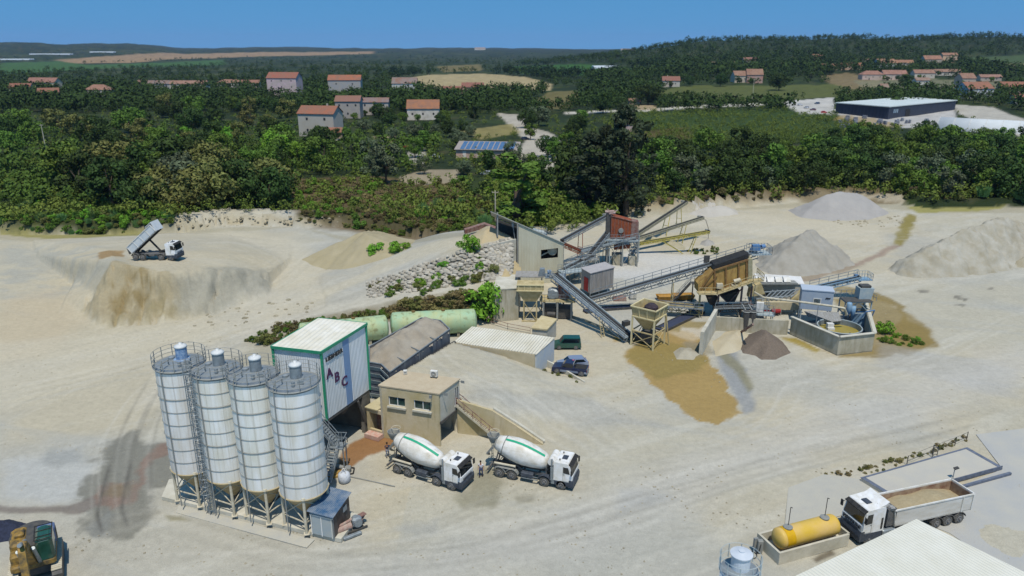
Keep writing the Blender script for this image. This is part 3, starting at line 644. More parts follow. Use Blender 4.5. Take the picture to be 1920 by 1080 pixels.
for a, b, za, zb_ in ((TA,TB,.08,.08),(TB,TC,.08,.32),(TC,TD,.32,.32),(TD,TA,.32,.08)): q.bar(ex(a,zt+za-.08,1.045), ex(b,zt+zb_-.08,1.045), .14, .3)
q.build('green_eave', M_GREEN, t)
for p in (TA, TB, TC, TD): q = MB(tb0); q.bar(ex(p,zb-.02,1.012), ex(p,zt,1.012), .24); q.build('green_corner', M_GREEN, t)
d1 = (TC-TB).normalized(); L1 = (up(TC,0)-up(TB,0)).length; n1 = V((d1.y, -d1.x, 0)).normalized()
def onBC(tt, fr, o=.02): return up(TB.lerp(TC, tt), zt - (zt-zb)*fr) + n1*o
q = MB(tb0); q.para(onBC(.45,1)+V((0,0,0)), (onBC(.59,1)-onBC(.45,1)), V((0,0,zt-zb)), n1*.012); q.build('blue_stripe', M_BLUEP, t)
put_text('maker_lettering', 'LIEBHERR', .66, onBC(.25,.145,.09), d1, M_INK, t, tb0, bold=.014, spacing=1.02)
for ch, tt, fr in (('A',.125,.365), ('B',.275,.485), ('C',.43,.62)): put_text('letter', ch, 1.5, onBC(tt,fr,.06), d1, M_LETTER, t, tb0, bold=.035)
# support walls, floor beams and the mixer under the tower
q = MB(tb0)
slab_wall(q, up(TD,0), up(TA,0), 0, zb-.35, zb-.35, .35); slab_wall(q, up(TC,0), up(TD,0), 0, zb-.35, zb-.35, .35)
slab_wall(q, up(TB.lerp(TC,.82),0), up(TC,0), 0, zb-.35, zb-.35, .4); q.build('concrete_support', mat('support_concrete', '#77736a', .9, c2='#59554c', scale=.8), t)
q = MB(tb0); q.prism([ex(TA,zb-.34,.99), ex(TB,zb-.34,.99), ex(TC,zb-.34,.99), ex(TD,zb-.34,.99)], (0,0,.3)); q.build('floor_frame', M_DARK, t)
q = MB(tb0); cm = TB.lerp(TC,.5).lerp(TD,.35); q.lathe([(.5,2.9),(1.2,3.9),(1.2,zb-.34)], up(cm,0), 16); q.box(up(cm,3.9), (2.6,1.6,.8), R(66)); q.tube(up(TB.lerp(TC,.7),zb-.4), up(TB.lerp(TC,.85),1.2), .16); q.build('mixer', M_DARK, t)
# steel stairs between the tower and silo 4
def stair(mb_t, mb_r, a, b, wd, n=None, side=None):
    """flight from low a to high b; returns nothing"""
    a, b = V(a), V(b); h = up(b-a, 0); L = h.length; hd = h.normalized(); s_ = V((-hd.y, hd.x, 0))*wd/2; n = n or int(abs(b.z-a.z)/.22)
    for sg in (-1, 1): mb_t.bar(a+s_*sg, b+s_*sg, .06, .24)
    for k in range(n):
        p = a.lerp(b, (k+.5)/n); mb_t.para(p - s_ - hd*.14, s_*2, hd*.27, V((0,0,.04)))
    for sg in (-1, 1): rail(mb_r, [a+s_*sg, b+s_*sg], 1.0, 1.3)
sb = P(612,912,0); t = thing('steel_stairs', 'galvanised steel staircase with a landing climbing to the batching tower', 'stairs', sb)
p0 = P(612,912,0); p1 = up(P(640,862,0), 0); ld = V((p1.x, p1.y, 3.0)); ld = P(628,838,2.9)
q = MB(sb); r_ = MB(sb); stair(q, r_, P(612,905,.2), ld, .95); tp = P(594,790,5.2); stair(q, r_, ld + V((.1,.5,0)), tp, .95)
q.build('flight', M_GALV, t)
r_.build('handrail', M_GALV, t); q = MB(sb); q.box(ld + V((.25,.3,-.02)), (1.5,1.3,.08), R(-15)); o = q.build('landing', M_GALV, t)
q = MB(sb); 
for dx, dy in ((.8,-.1),(-.3,.8),(.9,.8)): q.bar(up(ld+V((dx,dy,0)),0), ld+V((dx,dy,0)), .11)
q.build('post', M_GALV, t); q = MB(sb); e0 = ld+V((-.35,-.35,0)); rail(q, [ld+V((.3,-.45,0)), ld+V((1.0,-.35,0)), ld+V((1.05,.95,0)), ld+V((-.1,1.0,0))], 1.1, .7); q.build('landing_rail', M_GALV, t)
# machinery litter at the stair foot
t = thing('screw_pump', 'grey screw pump and hoses lying at the foot of the steel stairs', 'pump', P(640,885)); 
q = MB(); q.tube((-1.2,.5,.6), (1.0,-.1,.35), .22, 10); q.box((-.9,.5,.6), (.6,.6,.8)); q.box((.7,0,.3), (.5,.7,.55)); q.build('pump_body', M_GREY, t)
q = MB(); q.path([V((-.5,-.3,.1)), V((.3,-.8,.08)), V((1.3,-.4,.1)), V((1.2,.6,.1)), V((.2,.9,.1))], .07); q.build('hose', M_BLACK, t)
q = MB(); q.box((-.5,-.9,.12), (1.6,.5,.2), .3); q.box((-.2,-.5,.3), (.9,.4,.2), .5); q.build('timber', M_OCHRE, t)
# shed with faded blue roof
a0, b0, c0 = P(585,1000,.4), P(627,1010,.4), P(657,970,.4); d0 = a0 + (c0-b0); so_ = up((a0+c0)/2, .4)
t = thing('tool_shed', 'small metal tool shed with a faded blue roof on the silo plinth end', 'shed', so_)
zr = Hz(b0, 966); zr2 = zr + .25
mW = mat('shed_grey_doors', '#8b9aa2', .6, c2='#9ea3a0', scale=1, mix=.45); mS = mat('shed_rusty_sheet', '#77716b', .7, c2='#4d3f38', scale=1.2, mix=.5, stretch=(1,1,.25), wave=((.4,.9,0), .2, .04))
q = MB(so_); slab_wall(q, a0, b0, .4, zr2-.25, zr-.05, .06); fw = q.build('front_wall', mW, t)
for k0, k1 in ((.06,.48),(.5,.92)):
    q = MB(so_); pa, pb = a0.lerp(b0,k0), a0.lerp(b0,k1); nrm = V(((b0-a0).y, -(b0-a0).x, 0)).normalized()*.04; q.prism([up(pa,.45), up(pb,.45), up(pb,zr-.45), up(pa,zr-.45)], nrm); q.build('door', mW, t)
q = MB(so_)
for k in (.04,.49,.94): 
    p = a0.lerp(b0,k) + nrm*1.6; q.bar(up(p,.4), up(p,zr-.4), .07)
q.bar(up(a0,zr-.38)+nrm*1.6, up(b0,zr-.38)+nrm*1.6, .08); q.build('door_frame', M_WHITE, t)
for nm, x, y in (('side_wall', b0, c0), ('rear_wall', c0, d0), ('left_wall', d0, a0)): q = MB(so_); slab_wall(q, x, y, .4, zr-.05, zr-.05, .06); q.build(nm, mS, t)
cc = (a0+b0+c0+d0)/4; q = MB(so_); e2 = lambda p, z: up(cc + (p-cc)*1.16, z); q.prism([e2(a0,zr-.02), e2(b0,zr-.12), e2(c0,zr+.1), e2(d0,zr+.2)], (0,0,.05))
q.build('roof', mat('faded_blue_roof', '#a3a8ab', .5, .1, c2='#3c6285', scale=.9, mix=.55, wave=((.95,-.3,0), .16, .03), stretch=(1,1,1)), t)
q = MB(so_); wp = b0.lerp(c0,.68); q.box(up(wp, zr-.75) + V((.05,-.02,0)), (.08,.6,.5), R(-20)); q.build('vent_window', M_GALV, t)
# compressor / engine beside it
ce = P(655,996); t = thing('old_compressor', 'old reddish compressor with pipes and a motor on the ground beside the shed', 'machine', ce, R(35))
q = MB(); q.tube((-1.1,0,.55), (.2,0,.55), .32, 14); q.sphere((-1.15,0,.55), .31, 12, 6); q.tube((-.9,.0,.9), (.9,.25,1.05), .12); q.build('tank', mat('faded_red_paint', '#8f6257', .7, c2='#a79a8c', scale=4, mix=.4), t)
q = MB(); q.bbox((.75,.05,.75), (.9,.7,.9), .15); q.tube((.75,-.45,.75), (.75,.5,.75), .38, 14); q.build('motor', M_GALV, t)
q = MB(); q.bar((-1.5,-.35,.12), (1.6,-.35,.12), .14); q.bar((-1.5,.35,.12), (1.6,.35,.12), .14); q.bar((-1.3,-.4,.2), (-1.3,.4,.2), .12); q.bar((1.2,-.4,.2), (1.2,.4,.2), .12); q.build('skid', M_DARK, t)
q = MB(); q.bbox((-.1,-.95,.16), (1.7,.3,.28), .05); q.build('beam', M_GALV, t)
q = MB(); q.box((1.4,.3,1.0), (.7,.5,.06), .2); q.bar((1.4,.3,.2), (1.4,.3,1.0), .08); q.tube((1.2,.1,.5), (1.8,.5,.9), .1); q.build('bracket', M_RUSTD, t)
# big bag
bb = P(646,903); t = thing('bulk_bag', 'white woven bulk bag hanging full beside the steel stairs', 'bag', bb)
q = MB(); q.lathe([(.42,0),(.58,.12),(.62,.5),(.58,.9),(.42,1.05),(.2,1.1)], n=14); q.build('sack', mat('white_sack', '#c9ced4', .8, c2='#b2b7bd', scale=3, mix=.5, bump=.6, bscale=5), t, True)
q = MB()
for a in range(4): x, y = .4*math.cos(R(45+90*a)), .4*math.sin(R(45+90*a)); q.path([V((x,y,.98)), V((x*.6,y*.6,1.35)), V((0,0,1.5))], .035)
q.build('sling', M_WHITE, t)
q = MB(); q.tube(P(655,893,.07), P(740,912,.07), .06, 6); tag(q.build('ground_pipe', M_GREY), 'thin grey pipe lying on the ground right of the bulk bag', 'pipe')
q = MB(); q.box((0,0,.1), (.9,.5,.18), .4); o = q.build('pallet_board', M_GALV); o.location = P(372,980); C.objects.unlink(o)
# ------------------------------------------------------------------ heaps at the angle of repose
def heap(name, label, outline, c, c2=None, slope=.62, cap=99, z=None, step=.45, group=None, dz=0.0, ridge=.5, cat='gravel pile', sc=.35, expo=1.0, zlow=None, m=None):
    pts = [P(*p) if len(p) == 3 else (G(*p) if z is None else P(p[0], p[1], z)) for p in outline]
    xs = [p.x for p in pts]; ys_ = [p.y for p in pts]; gx = np.arange(min(xs)-step, max(xs)+step*2, step); gy = np.arange(min(ys_)-step, max(ys_)+step*2, step)
    GX, GY = np.meshgrid(gx, gy); x = GX.ravel(); y = GY.ravel(); pa = np.array([(p.x, p.y) for p in pts]); inside = np.zeros(len(x), bool); dist = np.full(len(x), 1e9)
    xw = x + (fbm(x/2., y/2., 3)-.5)*ridge*1.6; yw_ = y + (fbm(x/2.+9, y/2.+5, 3)-.5)*ridge*1.6
    for i in range(len(pa)):
        ax, ay = pa[i]; bx, by = pa[(i+1) % len(pa)]; cr = (ay > yw_) != (by > yw_); inside ^= cr & (xw < (bx-ax)*(yw_-ay)/(by-ay+1e-12)+ax)
        dx, dy = bx-ax, by-ay; tt = np.clip(((xw-ax)*dx + (yw_-ay)*dy)/(dx*dx+dy*dy+1e-9), 0, 1); dist = np.minimum(dist, np.hypot(xw-ax-tt*dx, yw_-ay-tt*dy))
    h = np.where(inside, dist, -dist*.8)*slope; h = np.where(h > cap, cap + (h-cap)*.15, h); h = h + np.where(h > .3, (fbm(x/1.6, y/1.6, 4)-.5)*ridge + (fbm(x/.6, y/.6, 3)-.5)*ridge*.35, 0)
    zb_ = tz(x, y) if z is None else np.full(len(x), float(z)); zz = zb_ + h + dz
    nx, ny = len(gx), len(gy); id_ = np.arange(nx*ny).reshape(ny, nx); fc = np.stack([id_[:-1,:-1], id_[:-1,1:], id_[1:,1:], id_[1:,:-1]], -1).reshape(-1, 4)
    keep = (h[fc] > -.02).any(1); fc = fc[keep]; use = np.unique(fc); mp_ = np.full(nx*ny, -1); mp_[use] = np.arange(len(use)); fc = mp_[fc]
    ctr = np.array([sum(xs)/len(xs), sum(ys_)/len(ys_), 0]); ctr[2] = z if z is not None else T(ctr[0], ctr[1])*0
    vs = np.stack([x, y, np.maximum(zz, zb_-.35)], 1)[use] - ctr
    mm_ = m or mat('heap_'+name+c, c, .95, c2=c2 or c, scale=sc, mix=.5, bump=.7, bscale=5)
    o = arr_mesh(name, vs, fc, mm_, smooth=True); o.location = ctr; return tag(o, label, cat, group)
heap('gravel_cone', 'tall grey gravel cone in front of the wood at the back right', [(1478,395),(1500,408),(1560,414),(1630,412),(1668,400),(1650,388),(1590,384),(1520,386)], '#8f8d8a', '#9b9893', .62, step=.5)
heap('gravel_cone', 'low pale grey gravel pile behind the heads of the stacking conveyors', [(1290,402),(1330,408),(1385,402),(1380,393),(1340,389),(1300,391)], '#a19c92', '#aeaaa0', .5, step=.5)
heap('sand_heap', 'twin peaked grey sand heap in the middle of the right yard', [(1418,482),(1420,505),(1450,515),(1500,518),(1560,512),(1600,494),(1585,474),(1540,462),(1480,462),(1440,466)], '#9c9990', '#8b877c', .7, step=.35, ridge=1.1)
heap('sand_heap', 'tall grey brown sand heap with a sharp ridge near the right edge', [(1662,505),(1700,521),(1780,521),(1870,512),(1950,492),(1960,462),(1915,440),(1860,440),(1790,454),(1715,478)], '#857d66', '#a3a094', .84, step=.4, ridge=1.5, cap=12)
heap('sand_heap', 'lower brownish sand heap cut by the right edge of the photo', [(1890,500),(1960,506),(2060,510),(2090,470),(1990,446),(1930,456)], '#8a8169', '#9f9a88', .7, step=.5, ridge=1.2, cap=8)
heap('sand_heap', 'smooth olive brown sand heap between the two haul roads', [(563,487),(590,499),(640,505),(690,495),(730,482),(768,464),(778,450),(740,440),(690,446),(640,458),(600,472)], '#93896a', '#a0967a', .5, step=.4, ridge=.4)
heap('gravel_heap', 'dark brown gravel heap against the concrete basin wall', [(1386,645),(1392,662),(1415,666),(1426,674),(1455,674),(1482,661),(1466,640),(1430,626),(1400,628)], '#544b43', '#75695c', .74, z=0, step=.25, ridge=.25, sc=6)
heap('sand_heap', 'pale sand heap spilled beside the dark brown gravel heap', [(1338,640),(1342,668),(1372,662),(1400,650),(1412,632),(1390,618),(1360,622)], '#b5ac95', '#a69c82', .4, z=0, step=.3, ridge=.3)
heap('gravel_cone', 'tiny grey cone forming under the middle stacking conveyor', [(1312,458),(1325,462),(1340,458),(1336,452),(1316,452)], '#8c8982', '#9a978f', .62, step=.25, ridge=.1)
heap('rubble_heap', 'small grey rubble heap at the puddle edge under the beige hopper', [(1262,660),(1270,672),(1300,674),(1312,664),(1296,652),(1275,652)], '#8b8574', '#a39d8b', .5, z=0, step=.2, ridge=.5)
heap('sand_heap', 'sand heap on the loading ramp top by the cream shed', [(872,452,8.3),(905,458,8.5),(940,452,8.5),(962,444,8.5),(940,432,8.3),(905,430,8.0)], '#b09d77', '#a39a80', .5, z=8.3, step=.3, ridge=.5)
heap('sand_heap', 'tan sand heap below the concrete wall beside the boulder slope', [(925,500,5.2),(930,524,5.2),(965,523,5.2),(975,500,5.2),(960,482,5.2)], '#b3a07a', '#a3946f', .6, z=5, step=.3, ridge=.4)
heap('rubble_heap', 'ridge of pale dumped rubble under the yellow conveyors', [(1195,448),(1250,462),(1290,470),(1280,458),(1240,448),(1200,440)], '#b1a992', '#948d72', .35, step=.4, ridge=.8)
heap('clay_heap', 'small yellowish heap just tipped behind the dump truck', [(236,486,4.6),(252,490,4.6),(262,487,4.8),(252,480,4.8),(240,480,4.6)], '#93813f', '#a08f55', .5, z=4.6, step=.25, ridge=.2)
# ------------------------------------------------------------------ aggregate bins with their heap
zr = 5.0; rim = [P(731,698,zr), P(843,617,zr), P(826,601,zr), P(790,596,zr), P(692,650,zr), P(692,679,zr), P(715,683,zr)]
bo = up(sum(rim, V((0,0,0)))/7, 0); t = thing('aggregate_bins', 'long grey inline aggregate bins heaped with gravel behind the batching tower', 'hopper', bo)
mB = mat('bin_side_steel', '#4b4f58', .7, c2='#6c6f72', scale=1.2, mix=.35, stretch=(1,1,.5)); mF = mat('bin_end_steel', '#a4b0b1', .6, c2='#7c8888', scale=1, mix=.4)
q = MB(bo); L = len(rim)
for i in range(L):
    a, b = rim[i], rim[(i+1) % L]; q.prism([up(a,.6), up(b,.6), b, a], (bo + V((0,0,a.z)) - a).normalized()*.12)
q.build('bin_wall', mB, t)
q = MB(bo)
for a, b in ((rim[4],rim[5]),(rim[5],rim[6]),(rim[6],rim[0])):
    nn = V(((b-a).y, -(b-a).x, 0)).normalized(); nn = nn if nn.dot(a-bo) > 0 else -nn
    for k in range(5):
        z0 = .5 + k*.9; q.prism([up(a,z0)+nn*.03, up(b,z0)+nn*.03, up(b,z0+.5)+nn*.22, up(a,z0+.5)+nn*.22], nn*.06)
q.build('end_panel', mF, t)
q = MB(bo)
for i in range(L): q.bar(rim[i]+V((0,0,.03)), rim[(i+1) % L]+V((0,0,.03)), .12, .1)
q.build('rim', M_GALV, t)
for k in (.22, .45, .72):
    q = MB(bo); a = rim[0].lerp(rim[1], k); b = rim[5].lerp(rim[3], k); q.prism([up(a,3.5), up(b,3.5), up(b,zr+.15), up(a,zr+.15)], V((.05,.05,0))); q.build('divider', M_GALV, t)
heap('gravel_heap', 'grey brown gravel heaped in the long inline bins, tallest at the far end', [(730,697,4.8),(785,657,4.8),(842,618,4.8),(826,602,4.8),(792,598,4.8),(740,624,4.8),(694,655,4.8),(694,679,4.8),(715,682,4.8)], '#857a68', '#9b9486', .52, z=4.75, step=.25, ridge=.9, dz=.0)
# wall along the head of the ramp beside the bins
q = MB(); slab_wall(q, P(747,701,4.3), P(851,639,3.5), -.2, 4.25, 3.5, -.3); tag(q.build('ramp_wall', M_DARK), 'dark retaining wall in the gap between the bins and the ramp', 'wall')  # shade of the gap is put into the concrete wall's dark colour
# ------------------------------------------------------------------ control building
FR = P(826,838,0); ztop = Hz(FR, 740); FL = P(711,724,ztop); RR = P(861,712,ztop); BL = P(757,697,ztop); FR_ = up(FR, ztop)
FL, RR, BL = up(FL,0), up(RR,0), up(BL,0); BL = FL + (RR - up(FR,0))
co = up((FL+RR)/2, 0); t = thing('control_building', 'beige flat roofed control building with two front windows above the mixer trucks', 'building', co)
df = (FR-FL).normalized(); nf = V((df.y, -df.x, 0)); ds_ = (RR-FR).normalized(); ns_ = V((ds_.y, -ds_.x, 0)); Lf = (FR-FL).length; Ls = (RR-FR).length
WT = [(.145,.43), (.575,.86)]; wz0, wz1 = ztop-2.15, ztop-1.05; th = .25
q = MB(co)
segs = [(0,WT[0][0],0,ztop), (WT[0][0],WT[0][1],0,wz0), (WT[0][0],WT[0][1],wz1,ztop), (WT[0][1],WT[1][0],0,ztop), (WT[1][0],WT[1][1],0,wz0), (WT[1][0],WT[1][1],wz1,ztop), (WT[1][1],1,0,ztop)]
for a, b, z0, z1 in segs: q.prism([up(FL.lerp(FR,a),z0), up(FL.lerp(FR,b),z0), up(FL.lerp(FR,b),z1), up(FL.lerp(FR,a),z1)], -nf*th)
q.build('front_wall', M_RENDER, t)
q = MB(co); slab_wall(q, FR + ds_*.25 - nf*0, RR, 2.75, ztop-.01, ztop-.01, .24); slab_wall(q, RR, BL, 0, ztop-.01, ztop-.01, .24); slab_wall(q, BL, FL, 0, ztop-.01, ztop-.01, .24)
slab_wall(q, FR - df*2.4 + ds_*.3, RR - df*2.4, 0, 2.74, 2.74, .2); q.build('side_wall', M_RENDER2, t)
q = MB(co); q.para(RR - ds_*.5 - df*.45, ds_*.45, df*.4, V((0,0,2.74))); q.build('pillar', M_RENDER2, t)
q = MB(co); q.bar(up(FR,2.86)+ns_*.06, up(RR,2.86)+ns_*.06, .12, .28); q.build('lintel', M_DARK, t)
cc = (FL+FR+RR+BL)/4; q = MB(co); q.prism([up(cc+(p-cc)*1.03, ztop) for p in (FL,FR,RR,BL)], (0,0,.14)); q.build('roof', M_ROOFB, t)
for a, b in WT:
    pa, pb = FL.lerp(FR,a), FL.lerp(FR,b); q = MB(co); o = -nf*.16
    for x in (a, (a+b)/2, b-.012): q.bar(up(FL.lerp(FR,x+.006),wz0)+o, up(FL.lerp(FR,x+.006),wz1)+o, .09)
    q.bar(up(pa,wz0+.04)+o, up(pb,wz0+.04)+o, .09); q.bar(up(pa,wz1-.04)+o, up(pb,wz1-.04)+o, .09); w_ = q.build('window', M_WHITE, t)
    q = MB(co); q.prism([up(pa,wz0)+o*1.05, up(pb,wz0)+o*1.05, up(pb,wz1)+o*1.05, up(pa,wz1)+o*1.05], -nf*.03); q.build('pane', M_GLASSG, w_)
    q = MB(co); q.para(up(pa,wz0-.22)-df*.12+nf*.0, (pb-pa)+df*.24, nf*.22, V((0,0,.2))); q.build('sill', M_CONC2, w_)
q = MB(co); a, b = FR.lerp(RR,.74), FR.lerp(RR,.93); q.prism([up(a,3.5)+ns_*.01, up(b,3.5)+ns_*.01, up(b,ztop-.7)+ns_*.01, up(a,ztop-.7)+ns_*.01], ns_*.05); dr = q.build('door', M_GLASS, t)
q = MB(co)
for x in (a, a.lerp(b,.5), b): q.bar(up(x,3.5)+ns_*.08, up(x,ztop-.7)+ns_*.08, .06)
q.build('door_frame', M_WHITE, dr)
for p, n_ in ((FR - df*.75, nf), (FR + ds_*.6, ns_), (RR - ds_*.1, ns_)):
    q = MB(co); q.bar(up(p,ztop-.15), up(p,ztop-.1)+n_*.45, .05); q.para(up(p,ztop-.28)+n_*.4-df*.12, df*.24, n_*.2, V((0,0,.32))); q.build('floodlight', M_GREY, t)
ac = P(814,708,ztop+.14); t2 = thing('air_conditioner', 'grey white air conditioning unit on the control building roof', 'air conditioner', ac, R(-15))
q = MB(); q.bbox((0,0,.5), (.8,.38,.72), .03); q.build('case', M_WHITE, t2); q = MB(); q.ring((0,-.2,.5), .25, .03, 16, 4, axis=(0,1,0)); q.ring((0,-.2,.5), .12, .02, 12, 4, axis=(0,1,0)); q.build('fan_grille', M_DARK, t2); q = MB(); q.bar((-.3,-.2,.05),(-.3,.2,.05),.1); q.bar((.3,-.2,.05),(.3,.2,.05),.1); q.build('foot', M_BLACK, t2)
ac = P(760,702,ztop+.14); t2 = thing('roof_box', 'small white box on the back left corner of the control building roof', 'box', ac, R(10)); q = MB(); q.bbox((0,0,.28), (.42,.3,.5), .03); q.build('case', M_WHITE, t2); q = MB(); q.box((0,-.16,.3), (.26,.02,.12)); q.build('louvre', M_GREY, t2)
# annex with dark doorway
an = P(700,815); t = thing('lean_to_annex', 'low beige lean-to with a dark doorway between tower and control building', 'annex', an)
A0, A1 = P(690,812,0), P(717,820,0); dA = (A1-A0).normalized(); nA = V((-dA.y, dA.x, 0)); q = MB(an)
q.prism([up(A0,0),up(A0+dA*.35,0),up(A0+dA*.35,3.2),up(A0,3.2)], nA*3); q.prism([up(A0+dA*.35,2.75),up(A1,2.75),up(A1,3.2),up(A0+dA*.35,3.2)], nA*.25); q.prism([up(A0+dA*.35,0),up(A1,0),up(A1,.7),up(A0+dA*.35,.7)], nA*.25); q.build('wall', M_RENDER, t)
q = MB(an); q.para(up(A0,3.21)-dA*.1-nA*.15, dA*1.75, nA*3.3, V((0,0,.12))); q.build('roof', mat('annex_roof', '#c0b693', .9, c2='#a89e7c', scale=1), t)
q = MB(an); q.para(up(A0+dA*.4,0)+nA*1.2, dA*1.1, nA*.1, V((0,0,2.7))); q.build('inner_panel', M_RUSTD, t)
q = MB(an); q.para(up(A0,.02)-nA*1.0+dA*.3, dA*1.9, nA*.95, V((0,0,.5))); q.build('brick_base', mat('salmon_paving', '#b0705e', .9, c2='#b9a89b', scale=2.5), t)
# retaining wall beside the stairs, with the white kerb on top
W = [P(858,749,4.1), P(924,769,3.2), P(970,798,1.6), P(1019,831,.05)]
q = MB(); rw = up(W[1],0); q = MB(rw)
for a, b in zip(W[:-1], W[1:]): slab_wall(q, a, b, -.2, a.z+.06, b.z+.06, -.28)
t = thing('retaining_wall', 'tapering beige retaining wall holding the ramp right of the control building', 'wall', rw); q.build('wall', M_RENDER, t)
q = MB(rw)
for a, b in zip(W[1:-1], W[2:]): q.bar(a+V((0,0,.16))+V((.1,.15,0)), b+V((0,0,.16))+V((.1,.15,0)), .35, .2)
q.build('coping', M_CONC2, t)
# outside stair down from the control room
sa, sb_ = P(858,757,3.6), P(936,822,.1); t = thing('outside_stairs', 'concrete outside stairs with a railing along the tapering retaining wall', 'stairs', up(sb_,0)); q = MB(up(sb_,0)); r_ = MB(up(sb_,0)); q2 = MB(up(sb_,0))
stair(q, r_, sb_, sa, 1.0, 20); q.build('flight', M_LEG, t); r_.build('handrail', M_RUSTD, t)
q = MB(up(sb_,0)); q.box(sa+V((-.4,.3,-.1)), (1.3,1.4,.2), R(-15)); q.build('landing', M_CONC2, t)
t = thing('scrap_blocks', 'yellowish stone blocks and boards stored under the outside stairs', 'rubble', P(872,805)); rr = random.Random(5); q = MB()
for k in range(7): q.box((k*.55-.6, -k*.22+rr.uniform(-.2,.2), .3+rr.random()*.2), (.5,.4,.5+rr.random()*.7), rr.uniform(0,2))
q.build('block', M_OCHRE, t)
# ------------------------------------------------------------------ low white roofed building, low wall, hut
rb = P(1037,676,0); zr = Hz(rb, 634); c1, c2_, c3, c4 = P(885,613,zr), P(1041,634,zr), P(1006,664,zr), P(850,641,zr)
lo = up((c1+c3)/2, 0); t = thing('low_garage', 'low garage with a wide white corrugated roof sunk into the ramp', 'building', lo); cc = (c1+c2_+c3+c4)/4
q = MB(lo); e3 = lambda p, k, z: up(cc + (up(p,cc.z)-cc)*k, z)
q.prism([e3(c1,1,zr), e3(c2_,1,zr), e3(c3,1,zr-.1), e3(c4,1,zr-.1)], (0,0,.09)); q.build('roof', mat('garage_roof', '#dedbcd', .6, c2='#c2bba3', scale=.25, mix=.42, wave=((c2_-c1).normalized().to_tuple(), .4, .06)), t)
ww = [e3(p,.96,0) for p in (c1,c2_,c3,c4)]
q = MB(lo)
for i in (0, 2, 3): slab_wall(q, ww[i], ww[(i+1) % 4], -.1, zr-.12, zr-.12, .2)
q.build('wall', mat('garage_render', '#b9ae95', .9, c2='#a59a7d', scale=.6, bump=.2), t)
q = MB(lo); slab_wall(q, ww[1], ww[2], -.1, zr-.12, zr-.12, .2); q.build('end_wall', mat('garage_blue_render', '#a3b1bf', .8, c2='#b9bcb8', scale=1), t)
dd = (ww[1]-ww[2]).normalized(); nn = V((dd.y, -dd.x, 0)); q = MB(lo); q.para(ww[2]+dd*1.0+nn*.02, dd*2.2, nn*.06, V((0,0,zr-.5))); q.build('door', mat('slate_blue_door', '#4e6474', .6), t)
q = MB(); w0, w1, w2 = P(1010,683,0), P(1052,699,0), P(1095,720,0); slab_wall(q, w0, w1, 0, 1.1, .75, .2); slab_wall(q, w1, w2, 0, .75, .35, .2); tag(q.build('low_wall', M_CONC2), 'low whitish wall sloping down beside the parked pickup', 'wall')
hz_ = 2.6; h1, h2, h3, h4 = P(996,617,hz_), P(1026,620,hz_), P(1045,600,hz_), P(1015,594,hz_); ho = up((h1+h3)/2,0); t = thing('flat_roofed_hut', 'small square hut with a beige flat roof behind the white garage roof', 'hut', ho)
q = MB(ho); cc = (h1+h2+h3+h4)/4; hw = [up(cc+(p-cc)*.93,0) for p in (h1,h2,h3,h4)]
for i in range(4): slab_wall(q, hw[i], hw[(i+1) % 4], 0, hz_-.02, hz_-.02, .15)
q.build('wall', mat('hut_render', '#b4b4ae', .9, c2='#a49f8f', scale=1), t); q = MB(ho); q.prism([h1,h2,h3,h4], (0,0,.22)); q.build('roof', mat('hut_roof', '#c2b793', .9, c2='#ae9f78', scale=1.2), t)
# gate fence beside the hut
t = thing('pipe_fence', 'thin rusty pipe fence between the green tanks and the hut', 'fence', P(952,618)); q = MB(P(952,618)); rail(q, [P(912,606),P(952,618),P(994,626)], 1.0, 3); q.build('rail', M_RUSTD, t)
# ------------------------------------------------------------------ green tanks
def tank(name, label, a, b, r, m, group=None, cap=.5):
    o = up((a+b)/2, 0); t = thing(name, label, 'tank', o, 0, group); d = (b-a).normalized(); L = (b-a).length
    q = MB(o); n_ = 40; dome = [(r*math.sin(math.pi/2*i/8), -cap*math.cos(math.pi/2*i/8)) for i in range(9)]
    q.lathe(dome + [(r, L*k/8) for k in range(1,8)] + [(rr, L-zz) for rr, zz in reversed(dome)], a, n_, axis=d); q.build('shell', m, t, True)
    return t, o, d, L
mG = mat('pale_green_tank', '#8ab093', .6, c2='#a5ad80', scale=.5, mix=.48, streak=('#6f6a44', (1.4,1.4,1.4), .7))
for a, b, lb in ((P(566,629,2.0), P(722,613,2.0), 'pale green storage tank partly hidden behind the white batching tower'), (P(738,608,2.05), P(888,601,2.05), 'pale green rust stained storage tank behind the heaped gravel bins')):
    t, o, d, L = tank('green_tank', lb, a, b, 1.8, mG, 'green storage tanks')
    for k in (.2, .5, .8): 
        q = MB(o); p = a + d*L*k; s_ = V((-d.y, d.x, 0)); q.para(up(p,0) - s_*1.3 - d*.2, s_*2.6, d*.4, V((0,0,.9))); q.build('saddle', M_CONC, t)
    q = MB(o)
    for k in (.25, .62): q.lathe([(.28,1.7),(.28,1.98),(.1,2.0)], up(a+d*L*k, a.z), 12)
    q.build('manhole', mat('rust_stain_steel', '#6e5a33', .8), t)
    q = MB(o)
    for k in (.01,.17,.34,.5,.67,.83,.99): q.ring(a+d*L*k, 1.8, .02, 36, 4, axis=d)
    q.build('weld_seam', mat('tank_seam', '#86a886', .6, c2='#a39f68', scale=2), t)
